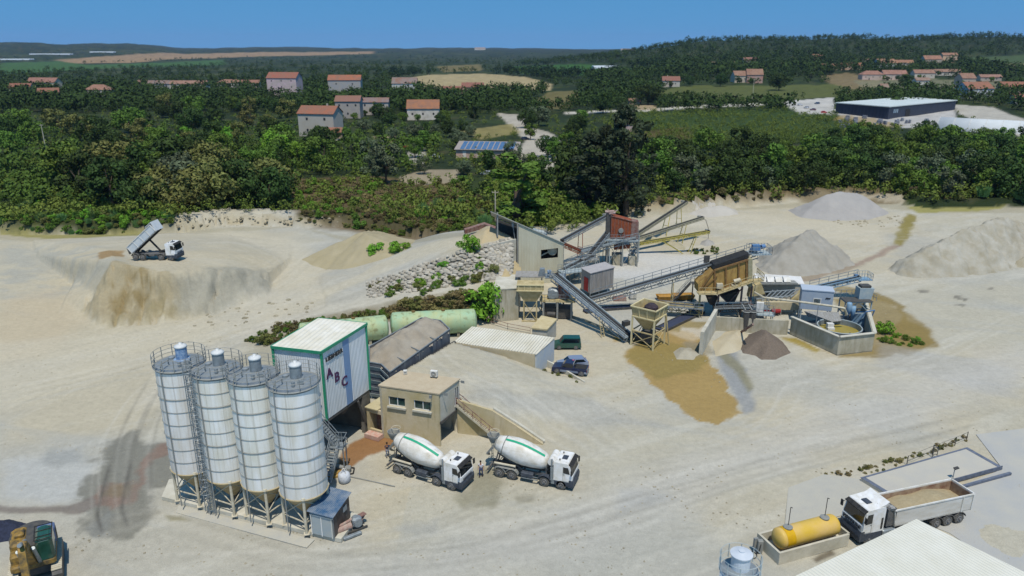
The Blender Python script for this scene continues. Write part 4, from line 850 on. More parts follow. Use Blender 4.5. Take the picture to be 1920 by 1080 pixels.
# ------------------------------------------------------------------ concrete walls about the plant
q = MB(); slab_wall(q, P(911,463,8.6)+V((0,-.3,0)), P(968,450,8.6)+V((0,-.3,0)), 4.4, 8.85, 8.85, .35); tag(q.build('ramp_head_wall', M_RENDER2), 'beige concrete wall holding the loading ramp head beside the cream shed', 'wall')
w0, w1, w2 = P(926,604,0), P(972,600,0), P(976,572,0); hh = Hz(w1, 541); t = thing('abutment_wall', 'tall streaked concrete abutment left of the beige feed hopper', 'wall', w1); q = MB(w1)
slab_wall(q, w0, w1, -.1, hh, hh, .4); slab_wall(q, w1, w2, -.1, hh, hh, .4); q.build('wall', M_CONC, t); q = MB(w1); q.prism([up(w0,hh+.01), up(w1,hh+.01)+V((.1,-.1,0)), up(w2,hh+.01), up(w2,hh+.01)+V((-4,0,0))], (0,0,.12)); q.build('coping', M_CONC2, t)
q = MB(); q.prism([P(870,436,8.3), P(908,424,8.3), P(935,434,8.3), P(931,438,8.3), P(908,428,8.3), P(872,439,8.3)], (0,0,.8)); tag(q.build('tipping_kerb', M_RUSTD), 'rusty v shaped kerb at the top of the loading ramp', 'kerb')
# upright concrete wall by the puddle and the wall round the basin
ba, bb_ = P(1310,664,0), P(1336,618,0); hb = Hz(ba, 622); q = MB(); slab_wall(q, ba, bb_, 0, hb, hb, -.5); tag(q.build('dividing_wall', M_CONC2), 'bright upright concrete wall between the yellow puddle and the gravel bay', 'wall')
b1, b2 = P(1336,620,0), P(1476,628,0); q = MB(); hw_ = Hz(P(1400,624),598); slab_wall(q, b1, b2, 0, hw_, hw_, .4); tag(q.build('bay_rear_wall', M_CONC), 'long grey concrete wall behind the brown gravel heap', 'wall')
K = [P(1480,627,0), P(1569,667,0), P(1635,659,0)]; hk = Hz(K[1], 632); K.append(up(P(1624,566,hk),0)); K.append(up(P(1590,560,hk),0)); K.append(up(P(1500,575,hk),0))
t = thing('settling_basin', 'five sided concrete settling basin on the right of the plant', 'basin', K[1]); q = MB(K[1])
for a, b in ((0,1),(1,2),(2,3),(3,4)): slab_wall(q, K[a], K[b], 0, hk, hk, .35)
q.build('wall', M_CONC, t); q = MB(K[1])
for a, b in ((0,1),(1,2),(2,3),(3,4)): q.bar(up(K[a],hk+.05), up(K[b],hk+.05), .5, .1)
q.build('coping', M_CONC2, t); q = MB(K[1]); q.prism([up(p,.05) for p in K], (0,0,.08)); q.build('floor', mat('basin_floor', '#3c4049', .7, c2='#5a5c5c', scale=1), t)
# round tank with muddy water
rc = P(1574,632,0); rc = up(P(1574,613,2.2),0); t = thing('round_water_tank', 'round open steel tank of yellow muddy water inside the basin', 'tank', rc)
Rt = 3.1; q = MB(); n_ = 48
q.lathe([(Rt,.1),(Rt,2.3),(Rt-.12,2.3),(Rt-.12,.15)], n=n_, closed=False); q.build('shell', M_GALV, t, False); q = MB(); q.lathe([(Rt-.12,1.55),(.01,1.56)], n=n_, closed=False); q.build('muddy_water', mat('muddy_water', '#877a36', .15, c2='#9c8d48', scale=.5, spec=.5), t)
q = MB(); q.ring((0,0,2.32), Rt-.05, .09, n_, 5); q.build('rim', M_BLUEG, t); q = MB(); q.box((-1.0,.9,2.0), (.9,.7,.9)); q.box((-1.0,.5,1.7), (1.0,.5,.4)); q.build('weir_box', M_WHITE, t); q = MB(); q.path([V((1.3,-.8,1.6)), V((.6,-1.6,1.62)), V((1.1,-2.1,1.6))], .07); q.build('hose', M_BLACK, t)
# cyclone group
hc = up(P(1600,600,1),0); t = thing('hydrocyclone_stand', 'blue hydrocyclone and pump frame standing over the round tank', 'machine', hc)
q = MB()
for x, y in ((-2,-.8),(-2,1.2),(2,-.8),(2,1.2)): q.bar((x,y,0), (x,y,4.2), .16)
for z in (2.4, 4.2): 
    for a, b in (((-2,-.8),(2,-.8)),((2,-.8),(2,1.2)),((2,1.2),(-2,1.2)),((-2,1.2),(-2,-.8))): q.bar((*a,z), (*b,z), .14)
q.bar((-2,-.8,2.4),(0,-.8,4.2),.1); q.bar((2,-.8,2.4),(0,-.8,4.2),.1); q.build('frame', M_BLUEG, t)
q = MB(); q.lathe([(.12,1.9),(.4,3.4),(.42,4.2),(.3,4.4)], (-1.7,-1.5,0), 14); q.lathe([(.12,1.6),(.35,2.9),(.37,3.8)], (-1.0,-1.5,0), 14); q.build('cyclone', M_BLUE2, t, True)
q = MB(); q.prism([(-.2,-1,.2),(1.9,-1,.2),(1.9,-1,2.3),(.6,-1,2.3)], (0,1.5,0)); q.build('sump', M_BLUE2, t); q = MB(); q.prism([(.4,.1,4.3),(2.3,.1,4.3),(2.6,.1,6.1),(.4,.1,6.1)], (0,1.6,0)); q.build('header_box', M_BLUEG, t)
q = MB(); q.box((1.4,.9,6.3), (1.5,1.2,.35)); q.box((0,0,4.35), (4.2,2.2,.06)); q.build('feed_tray', M_DARK, t)
q = MB(); q.path([V((.2,-1.2,1.2)), V((.9,-1.7,3.0)), V((2.2,-1.6,3.2)), V((2.0,-1.2,1.4))], .1, 8); q.build('blue_hose', M_BLUE, t); q = MB(); rail(q, [V((-2.6,1.6,4.4)),V((2.4,1.6,4.4)),V((2.6,-.9,4.4))], 1.0, .9); q.build('railing', M_GALV, t)
# slurry pipe across
pts = [P(1415,548,4.6), P(1432,558,4.9), P(1500,566,5.2), P(1560,574,5.2), P(1583,578,5.0), P(1588,590,3.8)]; po = up(pts[2],0); t = thing('slurry_pipe', 'long beige slurry pipe running from the washing plant to the cyclones', 'pipe', po); q = MB(po); q.path(pts, .17, 8); q.build('tube', M_LEG, t)
q = MB(po); q.bar(up(pts[3],0)-V((2,0,0)), pts[3]-V((2,0,0)), .08); q.build('prop', M_GALV, t); q = MB(po); q.bar(up(pts[2],0), pts[2], .08); q.build('prop', M_GALV, t)
# corrugated lean roof inside the basin
q = MB(); pr = P(1535,598,1.5); q.prism([P(1508,584,3), P(1572,586,3), P(1578,602,2.2), P(1560,604,2.2), P(1515,594,2.2)], (0,0,.07)); tag(q.build('sheet_cover', mat('grey_sheet', '#9b9c9b', .6, c2='#85837b', scale=2, wave=('X', .4, .05))), 'grey corrugated sheets sloping under the blue grey cabin', 'cover')
# blue-grey cabin
cb = P(1500,604,0); hz0, hz1 = 2.6, Hz(P(1500,604),540); t = thing('control_cabin', 'blue grey portable cabin with one barred window above the basin', 'cabin', cb)
a, b = P(1500,579,hz0), P(1559,584,hz0); d_ = (b-a).normalized(); n_ = V((-d_.y, d_.x, 0)); W_ = (b-a).length; q = MB(cb); q.para(a, d_*W_, n_*2.6, V((0,0,hz1-hz0))); q.build('body', mat('cabin_blue_grey', '#8e9bab', .6, c2='#9ba5ae', scale=1.5), t)
q = MB(cb); q.para(a - d_*.08 - n_*.08 + V((0,0,hz1-hz0+.005)), d_*(W_+.16), n_*2.76, V((0,0,.14))); q.build('roof', mat('cabin_roof', '#a3aebb', .6), t)
q = MB(cb); wa = a + d_*W_*.38 + V((0,0,1.0)); q.para(wa-n_*.05, d_*1.15, n_*.04, V((0,0,.95))); w_ = q.build('window', M_WHITE, t); q = MB(cb); q.para(wa-n_*.08+d_*.12+V((0,0,.12)), d_*.9, n_*.03, V((0,0,.7))); q.build('pane', M_GLASS, w_); q = MB(cb)
for k in range(5): q.bar(wa-n_*.1+d_*(.2+.18*k)+V((0,0,.1)), wa-n_*.1+d_*(.2+.18*k)+V((0,0,.85)), .04)
q.build('bars', M_BLUEG, w_); put_text('maker_mark', 'mv', .55, a+d_*W_*.82+V((0,0,2.05))-n_*.03, d_, M_INK, t, cb, bold=.02, shear=.4)
q = MB(cb)
for x, y in ((.2,.2),(W_-.2,.2),(.2,2.3),(W_-.2,2.3)): q.bar(up(a+d_*x+n_*y,0), a+d_*x+n_*y, .18)
q.build('leg', M_BLUEG, t)
# white site building behind
s1, s2 = P(1416,572,0), P(1500,578,0); hs = Hz(s1,528); t = thing('site_office', 'low whitish office with a square paned window behind the washing plant', 'building', s1); d_ = (s2-s1).normalized(); n_ = V((-d_.y,d_.x,0)); W_ = (s2-s1).length; q = MB(s1)
q.para(s1, d_*W_, n_*4, V((0,0,hs))); q.build('wall', mat('office_wall', '#bdb9ac', .9, c2='#a39f92', scale=1), t); q = MB(s1); q.para(s1-d_*.2-n_*.2+V((0,0,hs+.01)), d_*(W_+.4), n_*4.4, V((0,0,.15))); q.build('roof', mat('office_roof', '#b4b2a8', .8, c2='#d8d9da', scale=.5, mix=.45), t)
q = MB(s1); q.para(s1+d_*.9-n_*.03+V((0,0,1.6)), d_*1.1, n_*.04, V((0,0,1.1))); w_ = q.build('window', M_WHITE, t); q = MB(s1)
for x in (0,.52): q.para(s1+d_*(.98+x)-n_*.05+V((0,0,1.68)), d_*.42, n_*.03, V((0,0,.95)))
q.build('pane', M_GLASS, w_)
sk = P(1452,527,hs+.5); t = thing('skylight_row', 'bright white skylight panels on the roof behind the washing plant', 'skylight', sk); q = MB()
for k in range(4): q.prism([(-2.6+k*1.35,-.5,0),(-1.5+k*1.35,-.5,0),(-1.5+k*1.35,.2,.6),(-2.6+k*1.35,.2,.6)], (0,.6,0))
q.build('panel', M_WHITE, t); q = MB(); q.box((.1,0,-.25), (7,1.6,.25)); q.build('frame', M_GREY, t)
# ------------------------------------------------------------------ conveyors
def PV(bx, by, ty):
    b = P(bx, by, 0) if by > 440 else G(bx, by); return up(b, Hz(b, ty))
def conveyor(name, label, a, b, w=1.2, depth=.7, m=M_GALV, legs=(), lm=None, walk=0, lattice=True, group=None, head=True, belt=M_BLACK, legsp=1.6, legz=None, cat='conveyor'):
    """inclined belt conveyor from tail a to head b; legs = (t, foot offset along) pairs; walk = -1/+1 side of a catwalk"""
    a, b = V(a), V(b); o = up((a+b)/2, 0); t = thing(name, label, cat, o, 0, group); d = (b-a).normalized(); hd = up(d,0).normalized(); s_ = V((-hd.y, hd.x, 0)); nz_ = s_.cross(d) if s_.cross(d).z > 0 else d.cross(s_); L = (b-a).length; lm = lm or m
    q = MB(o)
    for sg in (-1, 1):
        e = s_*sg*w/2
        q.bar(a+e, b+e, .12, .2)
        if lattice:
            q.bar(a+e-nz_*depth, b+e-nz_*depth, .11, .13); k = max(2, int(L/(depth*1.3)))
            for i in range(k):
                p, r_ = a.lerp(b, i/k)+e, a.lerp(b, (i+1)/k)+e; q.bar(p, p-nz_*depth, .09)
                q.bar(p if i % 2 else p-nz_*depth, r_-nz_*depth if i % 2 else r_, .08)
            q.bar(b+e, b+e-nz_*depth, .07)
    if lattice:
        for i in range(0, int(L/2)+1): p = a.lerp(b, min(1, i*2/L)); q.bar(p-s_*w/2-nz_*depth, p+s_*w/2-nz_*depth, .06)
    q.build('frame', m, t)
    q = MB(o); q.para(a - s_*w*.3 + nz_*.02, s_*w*.6, d*L, nz_*.03)
    q.para(a - s_*w*.3 - nz_*.3, s_*w*.6, d*L, nz_*.03); q.tube(a-s_*w*.4, a+s_*w*.4, .17, 10); q.tube(b-s_*w*.4, b+s_*w*.4, .2, 10); q.build('belt', belt, t)
    for tt, off in legs:
        p = a.lerp(b, tt) - nz_*(depth if lattice else .1); q = MB(o)
        for sg in (-1, 1): q.bar(p + s_*sg*w/2, up(p + hd*off + s_*sg*(w/2+.25), 0) + V((0,0,0 if legz is None else legz)), .13)
        q.bar((p + hd*off*.5) + V((0,0,-p.z*.5)) - s_*w*.6, (p + hd*off*.5) + V((0,0,-p.z*.5)) + s_*w*.6, .09)
        q.build('leg', lm, t)
    if walk:
        c = s_*walk; q = MB(o); q.para(a + c*w/2 - nz_*.12, c*.7, d*L, nz_*.05); q.build('catwalk', M_GALV, t)
        q = MB(o); rail(q, [a + c*(w/2+.68) - nz_*.1, b + c*(w/2+.68) - nz_*.1], 1.05, 1.5, .045); q.build('handrail', M_GALV, t)
    if head:
        q = MB(o); q.box(b + s_*w*.75 - d*.3, (.6,.5,.5)); q.tube(b + s_*w*.5 - d*.3, b + s_*w*1.2 - d*.3, .22, 10); q.build('motor', M_BLUE if head == 2 else M_GREY, t)
    return t, o, d, s_, nz_
def platform(name, label, c, sx, sy, z, rz, m, railm=M_GALV, legs=True, box=None, cat='platform'):
    t = thing(name, label, cat, up(c,0), rz); q = MB(); q.box((0,0,z), (sx,sy,.12)); q.build('deck', m, t)
    q = MB(); rail(q, [V((-sx/2,-sy/2,z)), V((sx/2,-sy/2,z)), V((sx/2,sy/2,z)), V((-sx/2,sy/2,z))], 1.05, .8, .03); q.build('railing', railm, t)
    if legs:
        for x, y in ((-1,-1),(1,-1),(1,1),(-1,1)): q = MB(); q.bar((x*sx*.42,y*sy*.42,0), (x*sx*.42,y*sy*.42,z), .14); q.build('leg', m, t)
    return t
# the two long conveyors
a, b = PV(1182,642,630), PV(1040,590,514)
t, o, d, s_, nz_ = conveyor('belt_conveyor', 'long steep conveyor with a catwalk running down to the beige hopper', a, b, 1.3, 1.1, M_BLUEG, ((.28,-.6),(.9,.3)), M_LEG, walk=1)
q = MB(o); m_ = a.lerp(b, .32); 
for sg in (-1,1): q.bar(m_+s_*(1.1+.3*sg)+V((0,0,0)), up(m_+s_*(1.6+.3*sg)-d*1.2,0), .08)
for k in range(8): p = m_.lerp(up(m_-up(d,0)*1.2+s_*.5,0), k/8)+s_*1.1; q.bar(p-s_*.3, p+s_*.3, .05)
q.build('ladder', M_BEIGE, t)
q = MB(o); p = a.lerp(b, .12); q.box(p+s_*-1.1+V((0,0,.5)), (1.1,.7,.7), .6); q.build('drive_unit', M_DARK, t)
a, b = PV(1106,580,560), PV(1404,586,470)
t, o, d, s_, nz_ = conveyor('belt_conveyor', 'longest lattice conveyor rising right to the ochre screening machine', a, b, 1.25, 1.1, M_GALV, ((.5,0),), M_BEIGE, walk=1, head=2)
q = MB(o); q.box(b+d*.4-nz_*.5, (3.2,2.6,.14), .1); q.build('head_deck', M_BLUEG, t); q = MB(o); c0 = b+d*.4-nz_*.45; rail(q, [c0+V((-1.6,-1.3,0)), c0+V((1.7,-1.3,0)), c0+V((1.7,1.3,0)), c0+V((-1.6,1.3,0))], 1.2, .5, .03); q.build('head_railing', M_GALV, t)
q = MB(o); q.box(b+V((-.2,-.6,.7)), (1.2,.8,.9)); q.tube(b+V((.6,-.7,.8)), b+V((1.2,-.5,.9)), .35, 12); q.build('gearbox', M_BLUE, t)
q = MB(o); p = a.lerp(b,.72)+V((0,1.0,.6)); q.box(p, (.9,.3,1.2)); q.build('control_panel', M_DARK, t)
# stacking conveyors fanning out at the back
for (ax_, ay_, at_), (bx_, by_, bt_), lb, lg in (((1190,468,440),(1283,424,378),'upper yellow footed stacking conveyor, pointing furthest up at the back', ((.62,-2.0),(.85,.8))),
        ((1192,472,446),(1314,448,407),'middle yellow stacking conveyor dropping grey grit from its head', ((.72,-1.2),)), ((1193,476,456),(1326,474,433),'lowest yellow stacking conveyor with a black and yellow edge', ((.35,4.5),(.82,-1.2)))):
    b_ = P(bx_, by_, 0); b_ = up(b_, Hz(b_, bt_)); conveyor('stacking_conveyor', lb, PV(ax_,ay_,at_), b_, .95, .42, M_YEL if by_ == 474 else mat('dusty_yellow_grey', '#a19c7c', .8, c2='#7f7d70', scale=2), lg, M_YEL, 0, True, 'stacking conveyors at the back')
q = MB(); sp = PV(1314,448,408); q.path([sp, sp+V((.8,0,-.6)), sp+V((1.6,.2,-2.6)), sp+V((1.9,.3,-6))], .09, 6); tag(q.build('falling_grit', mat('grit', '#8d887b', .95, c2='#a19b8c', scale=5)), 'thin stream of grit falling from the middle stacking conveyor', 'grit stream')
# washing plant conveyors
conveyor('belt_conveyor', 'flat lattice conveyor left of the ochre screening machine', PV(1228,590,568), PV(1316,594,575), 1.2, 1.2, M_BEIGE, ((.2,0),(.93,.2)), M_LEG, -1)
conveyor('belt_conveyor', 'flat dark conveyor under the ochre screening machine', PV(1336,596,574), PV(1400,598,572), 1.1, .9, M_DARK, ((.15,0),(.7,.3)), M_LEG, -1)
a, b = PV(1518,556,540), PV(1605,560,519); t, o, d, s_, nz_ = conveyor('belt_conveyor', 'small blue conveyor with a railed head platform above the basin', a, b, 1.0, .7, M_BLUE2, ((.35,.3),), M_BLUE2, 1, head=2)
q = MB(o); q.box(b+d*.5-nz_*.5, (2.4,2.0,.12), .1); q.build('head_deck', M_BLUE2, t); q = MB(o); c0 = b+d*.5-nz_*.45; rail(q, [c0+V((-1.2,-1,0)), c0+V((1.2,-1,0)), c0+V((1.2,1,0)), c0+V((-1.2,1,0))], 1.1, .5, .03); q.build('head_railing', M_BLUEG, t)
# crusher group behind the cream shed
conveyor('belt_conveyor', 'grey conveyor rising from the cream shed to the rusty crusher top', PV(1053,498,450), PV(1138,478,403), 1.1, .5, M_GALV, ((.38,0),), M_RUST, 0, True)
conveyor('belt_conveyor', 'short orange rusty conveyor at the right end of the cream shed', PV(1052,500,454), PV(1090,500,470), 1.1, .7, M_RUST, ((.1,0),), M_DARK, 0)
conveyor('belt_conveyor', 'blue grey lattice conveyor crossing in front of the rusty crusher', PV(1087,500,469), PV(1188,496,443), 1.2, .9, M_BLUEG, ((.25,0),(.5,.2),(.75,0)), M_BLUEG, -1)
conveyor('belt_conveyor', 'steep narrow conveyor climbing behind the grey boarded hut', PV(1086,512,500), PV(1145,492,425), 1.1, .5, M_GALV, ((.5,0),(.8,0)), M_GREY, 0)
conveyor('belt_conveyor', 'low blue grey conveyor leaving the cream shed to the right', PV(1050,532,508), PV(1090,522,488), 1.3, .8, M_BLUEG, ((.3,0),(.8,0)), M_GREY, 1)
cr = P(1165,497,0); t = thing('rusty_crusher', 'rusty orange crusher tower on grey steel legs at the back', 'crusher', cr, R(-4)); z4 = Hz(cr,446); z8 = Hz(cr,405)
q = MB(); q.prism([(-2.4,0,z4),(1.6,0,z4-.1),(1.6,0,z8-1.0),(-2.4,0,z8)], (0,2.6,0)); q.build('hopper_box', M_RUST, t); q = MB(); q.prism([(1.65,-.1,z4-.3),(3.0,-.1,z4-.3),(3.0,-.1,z8-1.2),(1.65,-.1,z8-1.0)], (0,2.6,0)); q.build('end_box', M_RUSTD, t)
q = MB(); q.prism([(-3.3,.2,z4),(-2.5,.2,z4),(-2.5,.2,z8+.2),(-3.3,.2,z8+.2)], (0,2.2,0)); q.build('dark_chute', M_DARK, t); q = MB(); q.tube((-3.6,.6,z8+.7), (-1.6,.4,z8+.5), .3, 10); q.box((-2.4,.6,z8+.6), (1.2,1,.6), .3); q.bar((-2.5,.5,z8+.3), (-3.2,.5,z8+1.3), .2); q.bar((-2.2,.5,z8+.3), (-1.2,.5,z8+1.1), .2); q.build('head_pulley', mat('faded_red_steel', '#93564c', .8, c2='#a99f95', scale=4), t)
q = MB()
for k in range(7): q.bar((-2.3+k*.65,-.06,z4+.05), (-2.3+k*.65,-.06,z8-.35-.18*k), .07, .08)
q.bar((-2.5,-.08,z8+.02), (1.7,-.08,z8-1), .12); q.bar((-2.5,-.08,z4), (1.7,-.08,z4), .12); q.build('rib', M_RUSTD, t)
q = MB(); q.tube((-.4,-.05,z4+1.5), (-.4,-.3,z4+1.5), .5, 14); q.build('flywheel', M_GREY, t)
q = MB(); q.box((-.2,1.0,z4-.35), (6.6,4.0,.25)); q.box((.2,-.6,z4-.6), (5.8,.25,.3)); q.box((0,.8,z4-1.3), (2.6,2.2,1.6)); q.build('deck', M_BLUEG, t); q = MB(); q.prism([(-1.6,-.4,z4-2.4),(1.4,-.4,z4-2.0),(1.6,-.4,z4-1.3),(-1.4,-.4,z4-1.2)], (0,2,0)); q.build('screen_box', M_RUST, t)
for x in (-3, 0, 3):
    for y in (-.9, 2.7): q = MB(); q.bar((x,y,0), (x,y,z4-.4), .2); q.build('leg', M_GREY, t)
q = MB()
for x in (-3, 0): q.bar((x,-.9,.2), (x+3,-.9,z4-.5), .1); q.bar((x+3,-.9,.2), (x,-.9,z4-.5), .1)
q.build('brace', M_GREY, t); q = MB(); rail(q, [V((-3.4,-1,z4-.2)), V((3.1,-1,z4-.2)), V((3.1,2.8,z4-.2))], 1.05, .7, .03); q.build('railing', M_GALV, t)
q = MB(); q.box((-.8,.8,1.1), (2.0,2.0,2.2), .1); q.build('footing', M_CONC, t); q = MB(); q.box((2.2,.9,.9), (1.6,2.0,1.8)); q.build('footing', M_CONC, t)
st = P(1188,490,0); t = thing('stair_tower', 'narrow galvanised stair tower right of the rusty crusher', 'stairs', st); zt_ = Hz(st,440); q = MB()
for x, y in ((-.8,-.8),(.8,-.8),(.8,.8),(-.8,.8)): q.bar((x,y,0), (x,y,zt_), .1)
for k in range(int(zt_/1.1)+1):
    z = k*1.1
    for (x0,y0),(x1,y1) in (((-.8,-.8),(.8,-.8)),((.8,-.8),(.8,.8)),((.8,.8),(-.8,.8)),((-.8,.8),(-.8,-.8))): q.bar((x0,y0,z),(x1,y1,z),.06)
    q.box((0,0,z), (1.5,1.5,.05)) if k % 2 == 0 else None
q.build('frame', M_BLUEG, t); q = MB(); r_ = MB()
for k in range(4): z = k*1.45; stair(q, r_, V((-.6 if k % 2 else .6,-.4,z)), V((.6 if k % 2 else -.6,-.4,z+1.45)), .6, 6)
q.build('flight', M_GALV, t); r_.build('handrail', M_GALV, t)
platform('transfer_platform', 'galvanised transfer platform between the cream shed and the grey boarded hut', P(1072,533), 4.6, 2.4, Hz(P(1072,533),508), R(20), M_BLUEG)
platform('gantry_platform', 'small gantry platform under the blue grey lattice conveyor', P(1104,512), 3.2, 2.0, Hz(P(1104,512),486), R(10), M_GREY)
conveyor('belt_conveyor', 'short grey conveyor between the gantry platform and the hut roof', PV(1062,528,505), PV(1112,508,480), 1.0, .8, M_GALV, ((.4,0),(.9,0)), M_GREY, 1)
# cream shed
B0, B1 = P(972,533,0), P(1055,529,0); z0, z1 = Hz(B0,419), Hz(B1,456); sl_ = (z1-z0)/(B1.x-B0.x); t = thing('cream_shed', 'tall cream metal shed with a sloping roofline and one square opening', 'shed', B0)
mC = mat('cream_cladding', '#bfbda8', .6, c2='#b0ab94', scale=.5, mix=.4, wave=('X', .5, .02), stretch=(1,1,.4)); zz_ = lambda k: z0 + (z1-z0)*k
q = MB(B0); pt = lambda k, z: up(B0.lerp(B1,k), z); ka, kb, za, zb2 = .44, .87, None, None
hA, hB = Hz(pt(.45,0),486), Hz(pt(.45,0),469); hA2, hB2 = Hz(pt(.86,0),483), Hz(pt(.86,0),465)
for poly in ([pt(0,0),pt(.5,0),pt(.5,hA),pt(.5,hB),pt(.5,zz_(.5)),pt(0,zz_(0))], [pt(.5,0),pt(.88,0),pt(.88,hA2),pt(.5,hA)], [pt(.5,hB),pt(.88,hB2),pt(.88,zz_(.88)),pt(.5,zz_(.5))], [pt(.88,0),pt(1,0),pt(1,z1),pt(.88,zz_(.88))]):
    q.prism(poly, (0,.14,0))
q.build('front_wall', mC, t); q = MB(B0); slab_wall(q, B1, B1+V((0,5,0)), 0, z1, z1-1.5, .12); slab_wall(q, B0+V((-4.2,5,0)), B1+V((0,5,0)), 0, z0-.2, z1-1.6, .12); q.build('rear_wall', M_DARK, t)
q = MB(B0); e0 = pt(-.58, zz_(-.58)); q.prism([e0+V((-.2,-.25,.03)), pt(1.02,zz_(1.02)+.03)+V((0,-.25,0)), pt(1.02,zz_(1.02)-1.85)+V((0,5.2,0)), e0+V((-.2,5.2,-1.85))], (0,0,.14)); q.build('roof', mat('shed_roof', '#b8bbb6', .6, c2='#98988c', scale=1), t)
q = MB(B0); q.bar(pt(0,0)+V((-.15,-.1,0)), pt(0,z0)+V((-.15,-.1,0)), .25); q.bar(e0+V((1.0,.3,-4.6)), e0+V((1.0,.3,-.2)), .25); q.bar(pt(1.0,0)+V((.06,-.1,0)), pt(1.0,z1)+V((.06,-.1,0)), .1); q.build('column', M_GREY, t)
q = MB(B0); c_ = pt(.76,(hA2+hB2)/2+.2)+V((0,1.2,0)); q.lathe([(.9,0),(.9,.4)], c_, 18, axis=(0,-1,0)); q.ring(c_+V((0,-.5,0)), .75, .1, 20, 5, axis=(0,1,0)); q.bar(pt(.45,hA+.2)+V((0,.9,0)), c_+V((-.3,-.3,0)), .22); q.build('pulley', M_LEG, t)
q = MB(B0); c_ = pt(-.12,10.6)+V((0,.8,0)); q.tube(c_, c_+V((0,0,1.0)), .25, 10); q.bar(c_, c_+V((.4,0,-2.6)), .12); q.build('lamp_post', M_GALV, t)
# roof top machinery poking over the shed roof
dm = up(P(1010,470,5),0) + V((0,6,0)); t = thing('drive_platform', 'blue grey drive platform poking up behind the cream shed roof', 'machine', dm); zq = Hz(dm,432); q = MB(); q.tube((-1,0,zq), (1.2,0,zq-.6), .5, 12); q.box((.9,0,zq-.8), (1.6,1.4,.6), .2); q.build('drive', M_BLUEG, t)
q = MB(); rail(q, [V((-1.5,-1,zq-.8)), V((1.8,-1,zq-.9)), V((1.8,1,zq-.9)), V((-1.5,1,zq-.8))], 1.3, .6, .03); q.build('railing', M_GALV, t); q = MB(); [q.bar((x,y,0),(x,y,zq-.8),.16) for x in (-1.3,1.6) for y in (-.9,.9)]; q.box((.1,0,zq-.85), (3.4,2.2,.1)); q.build('stand', M_GREY, t)
# boarded grey hut with the red door
g1, g2 = P(1086,556,0), P(1150,553,0); gh = Hz(g1,502); g0 = P(1102,566,0); g0 = P(1104,560,0); 
c_a, c_b, c_c = P(1089,551,0), P(1106,562,0), P(1149,550,0); c_d = c_a + (c_c-c_b); gh = Hz(c_b,513); go_ = up((c_a+c_c)/2,0); t = thing('boarded_hut', 'grey boarded hut with a flat roof and a red door', 'hut', go_)
q = MB(go_); zf = 1.1
for x, y in ((c_a,c_b),(c_c,c_d),(c_d,c_a)): slab_wall(q, x, y, zf, gh, gh, .12)
q.build('side_wall', mat('hut_end_wall', '#a3a4a2', .9, c2='#8b8984', scale=2), t); q = MB(go_); slab_wall(q, c_b, c_c, zf, gh, gh, .12); q.build('board_wall', M_WOOD, t)
q = MB(go_); cc = (c_a+c_b+c_c+c_d)/4; q.prism([up(cc+(p-cc)*1.07,gh+.01) for p in (c_a,c_b,c_c,c_d)], (0,0,.12)); q.build('roof', mat('hut_grey_roof', '#8f8d90', .8, c2='#a5a29f', scale=2), t)
dd = (c_b-c_a).normalized(); nn = V((dd.y,-dd.x,0)); q = MB(go_); L_ = (c_b-c_a).length; q.para(c_a+dd*L_*.35+nn*.03+V((0,0,zf+.1)), dd*L_*.42, nn*.06, V((0,0,2.4))); q.build('red_door', M_RED, t)
q = MB(go_); [q.bar(up(p,0), up(p,zf), .2) for p in (c_a,c_b,c_c,c_d)]; q.build('foot', M_DARK, t)
# beige feed hopper, crusher and deck at the front left of the plant
fh = P(994,600,0); t = thing('feed_hopper', 'beige feed hopper on crossed legs beside the concrete abutment', 'hopper', fh, R(-3)); ha, hb, hc_ = Hz(fh,527), Hz(fh,541), Hz(fh,563)
q = MB(); q.para((-2.1,-1.2,hb), (4.2,0,0), (0,2.6,0), (0,0,ha-hb-.3)); q.add([(-2.0,-1.2,hb),(2.0,-1.2,hb),(2.0,1.4,hb),(-2.0,1.4,hb),(-1.0,-.6,hc_),(1.0,-.6,hc_),(1.0,.8,hc_),(-1.0,.8,hc_)], [(0,1,5,4),(1,2,6,5),(2,3,7,6),(3,0,4,7),(4,5,6,7)]); q.build('hopper_body', M_BEIGE, t)
q = MB()
for k in range(5): q.bar((-1.8+k*.9,-1.24,hb+.05), (-1.8+k*.9,-1.24,ha-.35), .08)
q.bar((-2.15,-1.25,hb), (2.15,-1.25,hb), .14); q.bar((-2.15,-1.25,ha-.3), (2.15,-1.25,ha-.3), .14); q.build('stiffener', mat('cream_steel', '#c9bd93', .8), t)
for x in (-1.0,1.0):
    for y in (-.7,.9): q = MB(); q.bar((x,y,0), (x,y,hc_+.1), .2); q.build('leg', M_BEIGE, t)
q = MB(); q.bar((-1,-.7,.2),(1,-.7,hc_-.1),.1); q.bar((1,-.7,.2),(-1,-.7,hc_-.1),.1); q.bar((-1.3,-.8,.1),(1.3,-.8,.1),.22); q.build('brace', M_BEIGE, t)
jc = P(1045,598,0); t = thing('jaw_crusher', 'dark crusher with a railed deck under the steep conveyor head', 'crusher', jc, R(-6)); zd = Hz(jc,562)
q = MB(); q.box((0,.6,zd), (5.6,3.2,.2)); q.build('deck', M_BEIGE, t)
for x in (-2.2,0,2.2):
    for y in (-.8,2.0): q = MB(); q.bar((x,y,0), (x,y,zd-.1), .28); q.build('leg', M_GREY, t)
